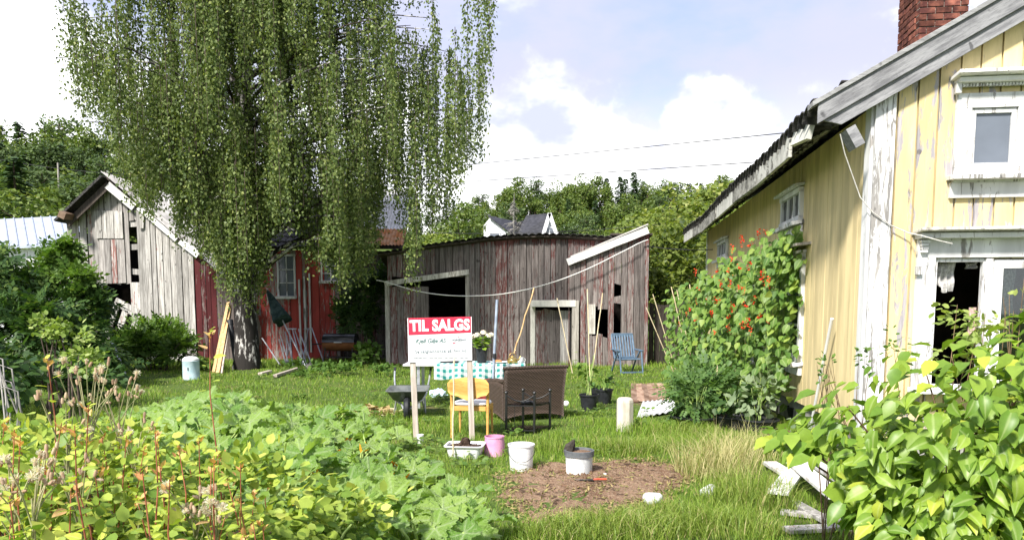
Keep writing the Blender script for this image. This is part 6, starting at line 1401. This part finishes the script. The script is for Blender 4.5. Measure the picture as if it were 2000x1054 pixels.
# ------------------------------------------------------------------ squash bed
def squashm():
    t = NT('squash_leaf'); g = t.n('ShaderNodeAttribute'); g.attribute_name = 'vein'; r = t.rand()
    c = t.mix(r, (.15, .29, .05), (.32, .46, .11)); n = t.noise(t.pos(True, 'obj'), 9.0, 5.0, .65); c = t.mix(t.ramp(n, .5, .68, 0, .5), c, (.42, .50, .29))
    c = t.mix(t.math('MULTIPLY', g.outputs['Fac'], .7), c, (.46, .54, .32)); tc_ = t.mix(1.0, c, (1.6, 1.7, .6), 'MULTIPLY')
    return t.finish(c, .42, .45, bump=t.math('ADD', n, t.math('MULTIPLY', g.outputs['Fac'], -.5)), bstr=.6, bdist=.15, trans=.3, tcol=tc_)
W_['squash'] = squashm(); W_['stalk'] = vm('squash_stalk', (.20, .30, .08), (.32, .40, .14), 9.0, .6, .3)
def squash_mesh(seed):
    q = random.Random(seed); n = 64; rings = (.22, .45, .66, .84, 1.0); vs = [(0, 0, 0)]; vein = [1.0]; ph = [q.uniform(0, 6) for _ in range(6)]; lob = q.uniform(.26, .42); cup = q.uniform(.10, .34); ruf = q.uniform(.05, .10)
    for ri, rr_ in enumerate(rings):
        for k in range(n + 1):
            th = R(-160 + 320 * k / n); ax_d = abs((th / R(64)) - round(th / R(64))) * 2           # 0 on a lobe axis, 1 in a bay between lobes
            rad = (1 - lob * ax_d ** 1.2 * rr_) * (1.0 if abs(th) < R(80) else .86)
            if ri == 4: rad *= 1 + (.07 if k % 2 else -.055) + .03 * math.sin(5 * th + ph[4])
            elif ri == 3: rad *= 1 + (.015 if k % 2 else -.015)
            x, y = rr_ * rad * math.sin(th), rr_ * rad * math.cos(th)
            z = cup * rr_ ** 2 * (.6 + .4 * math.cos(2 * th + ph[0])) + .16 * rr_ * ax_d * (1 - .5 * rr_) + ruf * math.sin(9 * th + ph[1]) * rr_ ** 3 + .6 * ruf * math.sin(17 * th + ph[2]) * rr_ ** 4 - .22 * max(0, rr_ - .55) ** 1.3 * (1 - ax_d)
            vs.append((x, y, z)); vein.append(max(0.0, 1 - ax_d * 6.0 * rr_ ** .6) * (1 - .45 * rr_))
    m = MB(); fs = [(0, 1 + k, 2 + k) for k in range(n)]
    for ri in range(4):
        o = 1 + ri * (n + 1); fs += [(o + k, o + n + 1 + k, o + n + 2 + k, o + k + 1) for k in range(n)]
    m.add(vs, fs, True); me = m.mesh('leaf'); at_ = me.attributes.new('vein', 'FLOAT', 'POINT'); at_.data.foreach_set('value', vein); me.materials.append(W_['squash']); return me
SQ = [squash_mesh(i) for i in range(10)]
STK = MB().tube([(0, 0, 0), (0, .5, .04), (0, 1, 0)], [.014, .012, .009], 6).mesh('leaf_stalk'); STK.materials.append(W_['stalk'])
W_['sqflower'] = leafm('squash_flower', (.75, .30, .02), (.85, .45, .03), .35, .5, .2)
def sqflower_mesh():
    m = MB(); vs = [(0, 0, 0)]; 
    for k in range(10): t = 2 * math.pi * k / 10; r = .07 if k % 2 == 0 else .03; vs.append((r * math.cos(t), r * math.sin(t), .09 if k % 2 == 0 else .06))
    m.add(vs, [(0, 1 + k, 1 + (k + 1) % 10) for k in range(10)]); me = m.mesh('flower'); me.materials.append(W_['sqflower']); return me
SQF = sqflower_mesh()
W_['bedsoil'] = W_['peat']
def edge_x(Y): return float(np.interp(Y, [4.6, 5.4, 6.2, 7.2, 8.2, 9.4, 10.6, 11.6], [-.22, -.25, -.66, -1.08, -1.45, -1.85, -2.45, -3.0]))
spots = []
for ri, Y in enumerate(np.arange(4.7, 10.7, .62)):
    x = edge_x(Y) - .28; k = 0
    while x > -.5 * Y - .1 and x > edge_x(Y) - 4.0:
        spots.append((x + rnd.uniform(-.15, .15), Y + rnd.uniform(-.18, .18), ri, k)); x -= rnd.uniform(.7, .95); k += 1
PLACE = ['nearest row', 'second row', 'middle', 'far row']
def dist_label(base, i, x, y, extra=''):
    return base
NTH = 'first second third fourth fifth sixth seventh eighth ninth tenth eleventh'.split()
for i, (x, y, ri, kk) in enumerate(spots):
    px = 1000 + FPX * x / y
    o = thing('squash_plant', 'squash plant in the %s row from the front, %s from the lawn edge' % (NTH[ri], NTH[kk]), 'squash plant', (x, y, 0), 0, 'squash plants filling the vegetable bed')
    nl = rnd.randint(9, 13) if px > 380 else rnd.randint(6, 8); hs_ = (.27 if y < 6.2 else .42 if y < 8.3 else .27) * rnd.uniform(.75, 1.25)
    ek = (.85, .95, 1.0)[min(kk, 2)] if ri < 2 else (.42, .72, 1.0)[min(kk, 2)]; hs_ *= ek
    for k in range(nl):
        a = k * 2.4 + rnd.uniform(-.5, .5); r = .08 + .40 * (.6 + .4 * ek) * math.sqrt((k + .5) / nl); z = hs_ * rnd.uniform(.45, 1.35) * (1.15 - .9 * r) + .06
        out = Vector((math.cos(a), math.sin(a), 0)); p_ = out * r + Vector((0, 0, z)); s = (.12 + .20 * rnd.random() ** .8) * (.45 + .55 * ek) * (.8 if ri < 3 else 1.0)
        tilt = rnd.uniform(-.5 if ri > 2 else -.1, .9); axis = out * 1.0 + Vector((0, 0, -.6 * tilt)) + rv(.22); nor = Vector((0, 0, 1)) + out * tilt * .8 + Vector((-.1, -.35, 0)) + rv(.3)
        link('leaf', rnd.choice(SQ), None, o, basis(p_, axis, nor, s)); b0 = out * .05; d = p_ - b0; link('leaf_stalk', STK, None, o, basis(b0, d, Vector((0, 0, 1)), d.length) @ Matrix.Diagonal((.9 / max(d.length, .2), 1, .9 / max(d.length, .2), 1)))
    if rnd.random() < .55 and px > 450:
        for _ in range(rnd.randint(1, 2)): link('flower', SQF, None, o, Matrix.Translation((rnd.uniform(-.25, .25), rnd.uniform(-.3, .1), rnd.uniform(.12, hs_ * .8))) @ Euler((rnd.uniform(-.9, .3), rnd.uniform(-.6, .6), 0)).to_matrix().to_4x4())

# ------------------------------------------------------------------ yellow green suckers with red stems
W_['sucker'] = leafm('sucker_leaf', (.27, .37, .042), (.50, .55, .085), .32, .5, .3, c3=(.58, .36, .16), f3=.05, tk=1.25); W_['redstem'] = vm('red_stem', (.24, .06, .035), (.36, .13, .07), 9.0, .6)
W_['youngleaf'] = leafm('coppery_young_leaf', (.55, .24, .10), (.66, .42, .18), .3, .5, .3)
SL = [leaf_mesh('leaf', W_['sucker'], .34, .10, .15, wav=.012, seed=i) for i in range(4)]; YL = [leaf_mesh('leaf', W_['youngleaf'], .28, .25, -.1, seed=9)]
top_env = [(0, 800), (60, 720), (90, 690), (200, 790), (250, 830), (300, 820), (410, 640), (440, 800), (520, 930), (560, 1020)]
def sucker(px, py, Y, lab, group=None, big=1.0):
    t = P(px, py, Y); base_ = Vector((t.x + rnd.uniform(-.08, .08), Y + rnd.uniform(-.05, .05), 0)); o = thing('sapling', lab, 'sapling', base_, 0, group); H = t.z; lean = t - base_; lean.z = 0
    pts = [Vector((lean.x * f ** 1.5 + .02 * math.sin(f * 7 + px), lean.y * f, H * f)) for f in (0, .25, .5, .75, 1)]
    MB().tube(pts, [.006, .0055, .0045, .0035, .002], 6).build('stem', W_['redstem'], o)
    for k in range(5):
        a = k * 1.3 + px; link('leaf', rnd.choice(SL) if k < 3 else YL[0], None, o, basis(pts[4] - Vector((0, 0, .012 * k)), Vector((math.cos(a), math.sin(a), .6)), Vector((0, -.2, 1)) + rv(.2), rnd.uniform(.025, .05)))
    n = int(9 + H * 11); z0 = .22
    for k in range(n):
        f = z0 + (1 - z0) * (k + .5) / n; a = k * 2.4 + rnd.uniform(-.4, .4); i = min(3, int(f * 4)); p_ = pts[i].lerp(pts[i + 1], f * 4 - i); out = Vector((math.cos(a), math.sin(a), rnd.uniform(-.25, .55))); s = rnd.uniform(.045, .095) * (1.05 - .4 * f) * 1.15 * big
        top_ = f > .93
        link('leaf', YL[0] if top_ else rnd.choice(SL), None, o, basis(p_ + out * .02, out + (Vector((0, 0, 1.2)) if top_ else Vector()), Vector((0, -.25, 1)) + rv(.25), s * (.7 if top_ else 1)))
    return o
named = [(90, 700, 4.0, 'tall red stemmed sapling standing free before the dark bushes'), (408, 645, 4.4, 'tallest red stemmed sapling rising beside the blue canister'), (240, 850, 3.6, 'red stemmed sapling in the middle of the suckers, with bare lower stem'), (175, 790, 3.8, 'coppery tipped sapling left of the middle'), (20, 838, 3.4, 'coppery tipped sapling at the left edge')]
for q in named: sucker(*q)
for i in range(58):
    px = -60 + 10.2 * i; Y = rnd.uniform(3.0, 4.9); py = float(np.interp(px, [-60, 60, 200, 300, 420, 520], [850, 850, 850, 845, 880, 960])) + rnd.uniform(-30, 120); sucker(px, py, Y, 'yellow green leafy sucker in the thicket, %s' % ORD[i], 'suckers in the thicket', 1.0)
# low leafy filling of the thicket
bush('bramble_thicket', 'dense low yellow green leaves at the foot of the suckers', [(-2.3, 3.9, .55, .7, .6, .42), (-1.5, 4.1, .46, .6, .6, .38), (-2.9, 4.6, .55, .8, .6, .42), (-1.1, 4.4, .3, .5, .5, .26), (-3.4, 5.8, .45, .8, .6, .35), (-1.9, 3.4, .45, .6, .5, .35)], 4600, .068, leafm('thicket_leaf', (.11, .20, .028), (.33, .41, .065), .3, .5, .3, c3=(.46, .50, .10), f3=.2), tmpl=HEX, stems=16)
# thistles gone to seed
W_['fluff'] = leafm('thistle_fluff', (.62, .56, .48), (.78, .74, .68), .3, .9, .05); W_['thstem'] = vm('thistle_stem', (.22, .24, .10), (.34, .30, .17), 9.0, .8); W_['bract'] = leafm('thistle_bract', (.38, .25, .17), (.55, .42, .30), .2, .8, .1)
def fluff_mesh(r, n, seed):
    d = rdir(n); d[:, 2] = d[:, 2] * .8 + .7; me = leaf_cloud('fluff', d * r * .15, d, rdir(n), np.full(n, r) * rng.uniform(.6, 1.2, n), (np.array([(-.02, 0, 0), (.02, 0, 0), (.05, 1, 0), (-.05, 1, 0)]), np.array([(0, 1, 2, 3)]))); me.materials.append(W_['fluff']); return me
FLM = [fluff_mesh(.009, 60, 0), fluff_mesh(.012, 80, 1), fluff_mesh(.019, 120, 2)]
BUD = MB().lathe([(0, 0), (.007, .004), (.0085, .014), (.0065, .03), (.004, .036)], 8).mesh('bud'); BUD.materials.append(W_['bract'])
def thistle(px, py, Y, lab, spread=.16, nh=9, group=None):
    t = P(px, py, Y); base_ = Vector((t.x, Y, 0)); o = thing('thistle', lab, 'thistle', base_, 0, group); H = t.z
    m = MB().tube([(0, 0, 0), (.02, 0, H * .5), (0, .02, H * .8)], [.008, .006, .004], 5); tips = []
    for k in range(nh):
        a = rnd.uniform(0, 6.28); e = Vector((spread * rnd.uniform(.2, 1) * math.cos(a), spread * .8 * math.sin(a), H * rnd.uniform(.84, 1.0))); b0 = Vector((0, .01, H * rnd.uniform(.55, .78))); m.tube([b0, b0.lerp(e, .5) + Vector((0, 0, .02)), e], [.0035, .003, .0025], 4); tips.append((e, e - b0)); tips.append((e + Vector((rnd.uniform(-.02, .02), rnd.uniform(-.02, .02), -rnd.uniform(.005, .03))), e - b0 + rv(.15)))
    m.build('stem', W_['thstem'], o)
    for e, d in tips:
        mt = basis(e, Vector((0, 1, 0)), d, 1.0); link('bud', BUD, None, o, mt); 
        if rnd.random() < .7: link('fluff', rnd.choice(FLM), None, o, basis(e + d.normalized() * .022, Vector((0, 1, 0)), d, rnd.uniform(.8, 1.3)))
for q in ((165, 705, 4.2, 'thistle gone to white fluff left of the pale bush', .22, 12), (225, 735, 4.6, 'thistle with white seed heads in front of the bent frame', .2, 11), (50, 880, 3.1, 'thistle with large white fluff at the left edge', .16, 12), (15, 890, 3.3, 'brown headed thistle at the very left edge', .15, 9), (145, 890, 3.4, 'small fluffy thistle among the suckers on the left', .1, 6), (375, 950, 3.4, 'fluffy thistle at the right end of the suckers', .12, 10), (415, 965, 3.3, 'white fluffed thistle rightmost at the bottom left', .12, 8), (255, 800, 4.2, 'thistle with closed heads above the squash leaves', .12, 6), (120, 770, 4.0, 'thin thistle with few closed heads', .12, 5)): thistle(*q)
# bare pale arching stems at the far left edge
for i in range(7):
    a, b = P(-15 + i * 11 + rnd.uniform(-14, 14), 800, 6.5 + i * .1), P(rnd.uniform(-5, 50), rnd.uniform(695, 770), 6.6 + rnd.uniform(-.2, .4)); a.z = 0; o = thing('withered_cane', 'bare pale arching withered cane at the left edge, ' + ORD[i], 'cane', a, 0, 'dead stems at the left edge')
    MB().tube([Vector(), (b - a) * .5 + Vector((.06, 0, .1)), (b - a), (b - a) + Vector((-.12, 0, .04)), (b - a) + Vector((-.3, 0, -.05))], [.009, .008, .007, .005, .003], 5).build('stalk', W_['dead'], o)

# ------------------------------------------------------------------ leafy shrub on the right
W_['lilac'] = leafm('shrub_leaf', (.11, .21, .024), (.27, .38, .05), .34, .42, .4, c3=(.40, .46, .06), f3=.05, tk=1.35)
LL = [leaf_mesh('leaf', W_['lilac'], .31, .26, .50, n=8, wav=.02, heart=.03, seed=20 + i) for i in range(3)] + [leaf_mesh('leaf', W_['lilac'], .33, .16, .34, n=8, wav=.03, heart=.03, seed=30 + i) for i in range(2)]
shrub = thing('leafy_shrub', 'big bright green leafy shrub filling the lower right corner', 'shrub', (2.6, 4.3, 0))
BL = [(2.75, 4.3, .70, 1.15, .8, .78, 1300), (2.05, 4.5, .62, .5, .5, .48, 460), (3.35, 4.4, 1.05, .7, .7, .62, 600), (1.80, 4.7, .74, .26, .3, .2, 110), (2.35, 3.9, .40, .6, .4, .45, 500), (3.1, 3.8, .6, .7, .4, .6, 580)]
LO = []
for b in BL:
    for k in range(b[6]):
        d = Vector(rdir(1)[0]); 
        if d.z < -.4: d.z = -d.z * .5
        if d.y > .35 and rnd.random() < .6: d.y = -d.y
        r = rnd.uniform(.62, 1.02); p_ = Vector((b[0] + d.x * b[3] * r, b[1] + d.y * b[4] * r, b[2] + d.z * b[5] * r))
        if p_.z < .05 or (p_.x / p_.y < .455 and p_.z < .80): continue
        LO.append((p_, d, r))
LO.sort(key=lambda q: (q[0] - Vector((0, 0, CAMH))).length - .5 * q[2])
inner = [[], [], [], []]
for k, (p_, d, r) in enumerate(LO):
    out = Vector((d.x, d.y, .15)).normalized(); axis = out * .8 + Vector((0, 0, -.6)) + rv(.4); nor = Vector((0, -.25, 1)) * .8 + d * .6 + rv(.38); s = (.055 + .095 * rnd.random() ** .7) * (1.0 if r > .8 else .9); loc_ = p_ - shrub.location
    if k < 300: link('leaf', rnd.choice(LL), None, shrub, basis(loc_, axis, nor, s))
    else: inner[0].append(loc_); inner[1].append(axis); inner[2].append(nor); inner[3].append(s)
LEAF12 = (np.array([(0, 0, 0), (.30, .22, .08), (.31, .55, .04), (0, 1, -.22), (-.31, .55, .04), (-.30, .22, .08), (0, .5, -.04)]), np.array([(0, 1, 2, 6), (6, 2, 3, 4), (0, 6, 4, 5)]))
me = leaf_cloud('inner_leaves', np.array(inner[0]), np.array(inner[1]), np.array(inner[2]), np.array(inner[3]), LEAF12); link('inner_leaves', me, W_['lilac'], shrub)['kind'] = 'stuff'
m = MB()
for i in range(34):
    b = rnd.choice(BL); d = Vector(rdir(1)[0]); d.z = abs(d.z)
    if b in (BL[1], BL[3]) and i % 4: continue
    e = Vector((b[0] + d.x * b[3] * .9, b[1] + d.y * b[4] * .9, b[2] + d.z * b[5] * .95)) - shrub.location; s = Vector((rnd.uniform(-.2, .3), rnd.uniform(-.1, .2), 0)); m.tube([s, s.lerp(e, .5) + Vector((0, 0, .12)), e], [.014, .009, .004], 5)
e = Vector((1.66, 4.75, .85)) - shrub.location; m.tube([Vector((-.2, .1, .3)), Vector((-.5, .2, .55)), e], [.012, .009, .004], 5); m.build('branches', vm('brown_twig', (.10, .06, .035), (.17, .11, .065), 9.0, .8), shrub)
def spray(name, label, blobs, n, ls, mat, base_):
    return bush(name, label, blobs, n, ls, mat, 'shrub', HEX, 14, .2, Vector(base_), .2, vm(name + '_twig', (.14, .09, .05), (.22, .15, .09), 9.0, .8), None, .006)
spray('twiggy_shrub', 'sparse pale green twigs rising in front of the lower window', [(3.02, 4.75, 1.55, .30, .25, .26), (3.35, 4.8, 1.62, .3, .25, .3), (2.9, 4.85, 1.35, .2, .2, .2)], 330, .052, leafm('pale_twig_leaf', (.20, .28, .06), (.34, .40, .12), .35, .5, .3), (3.1, 4.85, 0))
spray('thin_weed', 'thin weed stems with tiny leaves in front of the white corner board', [(2.62, 5.1, 1.38, .10, .1, .18), (2.45, 5.1, 1.28, .08, .1, .14), (2.2, 5.2, 1.2, .08, .1, .16)], 90, .035, W_['elder2'], (2.5, 5.15, 0))

# ------------------------------------------------------------------ climbing beans along the yellow wall
W_['vine'] = vm('vine_stem', (.05, .085, .025), (.09, .13, .04), 9.0, .7); W_['bean'] = leafm('bean_leaf', (.075, .16, .03), (.18, .28, .05), .35, .5, .35, c3=(.24, .33, .06), f3=.14); W_['beanflower'] = leafm('scarlet_flower', (.62, .035, .02), (.78, .09, .03), .3, .5, .2)
BLF = [leaf_mesh('leaf', W_['bean'], .40, .08, .15, n=5, heart=.04, seed=40 + i) for i in range(3)]
BEANT = (np.array([(0, 0, 0), (.36, .10, .05), (.34, .45, .03), (0, 1, -.1), (-.34, .45, .03), (-.36, .10, .05)]), np.array([(0, 1, 2, 3), (0, 3, 4, 5)]))
def bflower():
    n = 9; d = rdir(n); p_ = np.stack([rng.uniform(-.02, .02, n), rng.uniform(-.02, .02, n), rng.uniform(-.06, .06, n)], 1); me = leaf_cloud('flower', p_, d, rdir(n), rng.uniform(.026, .045, n), DIA); me.materials.append(W_['beanflower']); return me
BF = [bflower() for _ in range(3)]
wall_x = lambda Y: HC.x + (Y - 7.8) * .1247
bean_top = interp([(10.0, 2.70), (10.8, 2.72), (11.5, 2.65), (12.5, 2.5), (13.5, 2.3), (15, 2.15), (16.5, 1.95), (18, 1.5)])
names = ['climbing bean with scarlet flowers nearest to us on the yellow wall', 'climbing bean second from us, beside the tall white window', 'climbing bean in the middle of the row along the yellow wall', 'climbing bean fourth from us along the yellow wall', 'climbing bean towards the far end of the yellow wall', 'farthest climbing bean by the leaning canes']
for i, (Y, dpt) in enumerate(((10.35, .55), (11.2, .8), (12.3, 1.0), (13.6, 1.1), (15.0, 1.1), (16.4, 1.1))):
    wx = wall_x(Y); c0 = Vector((wx - .55 - .25 * (i > 2), Y, 0)); o = thing('bean_plant', names[i], 'bean plant', c0); n = 150 if i < 2 else 620; T = bean_top(Y)
    q = [[], [], [], []]
    for k in range(n):
        dy = rnd.uniform(-.55, .55) * dpt; yy = Y + dy; xx = wall_x(yy) - rnd.uniform(.06, .55 + .17 * i) ** 1.0; z = T * (rnd.random() ** .75) if i > 0 else T * (1 - .85 * rnd.random() ** 1.3)
        if i == 0 and z < 1.2 and xx > wall_x(yy) - .22: xx -= .2
        z = max(.25, z + rnd.gauss(0, .12)); p_ = Vector((xx, yy, z)) - c0; out = Vector((-.7, -.7, 0)) + rv(.5); axis = out * .6 + Vector((0, 0, -.7)); nor = Vector((-.6, -.7, .75)) + rv(.35); s = rnd.uniform(.10, .165)
        if i < 2: link('leaf', rnd.choice(BLF), None, o, basis(p_, axis, nor, s))
        else: q[0].append(p_); q[1].append(axis); q[2].append(nor); q[3].append(s)
    if i < 2:
        for k in range(330):
            dy = rnd.uniform(-.6, .6) * dpt; yy = Y + dy; z = T * (.12 + .85 * rnd.random() ** (.9 if i else .6)); q[0].append(Vector((wall_x(yy) - rnd.uniform(.08, .5), yy + .08, z)) - c0); q[1].append(Vector((-.5, -.4, -.8)) + rv(.4)); q[2].append(Vector((-.6, -.7, .7)) + rv(.4)); q[3].append(rnd.uniform(.09, .14))
        link('inner_leaves', leaf_cloud('inner_leaves', np.array(q[0]), np.array(q[1]), np.array(q[2]), np.array(q[3]), BEANT), W_['bean'], o)['kind'] = 'stuff'
    if i >= 2: link('foliage', leaf_cloud('foliage', np.array(q[0]), np.array(q[1]), np.array(q[2]), np.array(q[3]), BEANT), W_['bean'], o)['kind'] = 'stuff'
    for k in range(13 if i < 4 else 7):
        yy = Y + rnd.uniform(-.5, .5) * dpt; link('flower', rnd.choice(BF), None, o, Matrix.Translation(Vector((wall_x(yy) - rnd.uniform(.5, .85 + .12 * i), yy - .2, T * rnd.uniform(.45, 1.03))) - c0) @ Euler((0, 0, rnd.uniform(0, 6))).to_matrix().to_4x4())
    m = MB()
    for k in range(7): yy = rnd.uniform(-.4, .4) * dpt; m.tube([(rnd.uniform(.0, .2), yy, 0), (rnd.uniform(.0, .3), yy + .05, T * .5), (rnd.uniform(.1, .4), yy + .1, T * .9)], .004, 4)
    m.build('vines', W_['vine'], o)['kind'] = 'stuff'
    pt = thing('black_tub', ['black plastic tub below the nearest climbing bean', 'black tub below the second climbing bean', 'black tub in the middle of the bean row', 'black tub below the fourth bean', 'black pot below the fifth bean', 'black pot at the far end of the bean row'][i], 'pot', c0 + Vector((.05, 0, 0)))
    MB().lathe([(0, 0), (.15, 0), (.19, .30), (.2, .31), (.185, .31), (.16, .27), (0, .27)], 18).build('tub_wall', W_['black'], pt)
cn_ = [((1275, 574), (1313, 700), 16.6), ((1262, 600), (1300, 690), 17.2), ((1311, 560), (1342, 690), 16.0), ((1316, 578), (1338, 680), 15.6), ((1347, 555), (1358, 660), 15.2), ((1322, 566), (1348, 690), 15.4), ((1440, 565), (1436, 720), 12.6), ((1402, 708), (1400, 740), 12.4)]
for i, (a, b, Y) in enumerate(cn_):
    bb = P(*b, Y); bb2 = P(*b, Y); aa = P(*a, Y); t = (0 - bb.z) / (aa.z - bb.z); low = bb + (aa - bb) * t; o = thing('bamboo_cane', ['leftmost bamboo cane leaning beside the far beans', 'short cane behind the leftmost bean cane', 'tall pale cane in the cluster before the beans', 'thin cane inside the cluster before the beans', 'upright cane at the right of the cluster', 'cane crossing the cluster before the beans', 'single cane among the middle beans', 'short cane stump below the middle beans'][i], 'cane', low); MB().tube([Vector(), aa - low], .011, 6).build('shaft', W_['bamboo'], o)
# tomatoes and pots in front of the beans
W_['tomato'] = leafm('tomato_leaf', (.05, .11, .028), (.115, .20, .05), .3, .5, .3); W_['greyleaf'] = leafm('grey_green_leaf', (.12, .18, .09), (.24, .30, .17), .25, .6, .3)
def pot(name, label, px, py, r, h, foliage=None, n=0, leaf=.1, mat=None, hh=.5, w=.3, tmpl=PIN):
    q = at(px, py); o = thing(name, label, 'potted plant' if foliage else 'pot', q); MB().lathe([(0, 0), (r * .75, 0), (r * .97, h * .9), (r * 1.06, h * .9), (r * 1.06, h), (r * .95, h), (r * .9, h * .85), (0, h * .85)], 20).build('pot', W_['black'], o)
    if foliage:
        nc = max(4, n // 12); cd_ = rdir(nc); id_ = rng.integers(0, nc, n); d = cd_[id_] * rng.uniform(.3, 1, (n, 1)) + rng.normal(size=(n, 3)) * .15; pos = d * np.array([w, w, hh / 2]) + np.array([0, 0, h + hh / 2]); k = pos[:, 2] > h * .6
        link('foliage', leaf_cloud('foliage', pos[k], norm(d)[k] + rng.normal(size=(k.sum(), 3)) * .4 + np.array([0, 0, -.3]), np.array([0, -.2, 1.0]) + rng.normal(size=(k.sum(), 3)) * .4, rng.uniform(.7, 1.3, k.sum()) * leaf, tmpl), mat, o)['kind'] = 'stuff'
        m = MB()
        for i in range(5): m.tube([(rnd.uniform(-.04, .04), rnd.uniform(-.04, .04), h * .85), (rnd.uniform(-.4, .4) * w, rnd.uniform(-.4, .4) * w, h + hh * .75)], [.008, .004], 5)
        m.build('stems', W_['stalk'], o)['kind'] = 'stuff'
    return o
pot('potted_bean', 'black pot with a young bean plant and canes right of the sofa', 1150, 802, .155, .28, True, 34, .10, W_['bean'], .85, .22, BEANT); pot('potted_seedling', 'smaller black pot with a seedling behind the first black pot', 1180, 788, .15, .26, True, 22, .10, W_['elder2'], .25, .2, BEANT); pot('empty_pot', 'dark empty pot tipped behind the two black pots', 1162, 778, .10, .24)
pot('potted_tomato', 'dark bushy tomato in a wide black tub at the wall foot', 1358, 828, .34, .14, True, 200, .20, W_['tomato'], .58, .44); pot('potted_tomato', 'tomato bush behind the first one under the beans', 1390, 812, .26, .2, True, 150, .22, W_['tomato'], .6, .5); pot('potted_shrub', 'grey green leafy plant in a low tub near the yellow wall', 1480, 845, .26, .2, True, 120, .11, W_['greyleaf'], .55, .38, HEX); pot('potted_shrub', 'dark leafy pot plant between tomato and yellow wall', 1430, 838, .22, .2, True, 110, .13, W_['elder'], .4, .32, HEX); pot('potted_bean', 'black pot by the white pole with bean shoots', 1562, 822, .2, .2, True, 60, .11, W_['bean'], .7, .3, BEANT); pot('potted_shrub', 'low white flecked plant near the plank heap', 1600, 880, .2, .12, True, 150, .07, W_['greyleaf'], .3, .4, HEX)
W_['bluetub'] = vm('blue_plastic', (.02, .08, .3), (.04, .14, .42), 6.0, .5, .4)
q = at(1485, 800); o = thing('blue_tub', 'blue plastic tub half hidden under the beans', 'tub', q); MB().lathe([(0, 0), (.2, 0), (.26, .22), (.27, .22), (.25, .2), (.2, .03), (0, .03)], 18).build('tub_wall', W_['bluetub'], o)
print('BIRCH', NBIRCH, 'objects', len(bpy.data.objects))
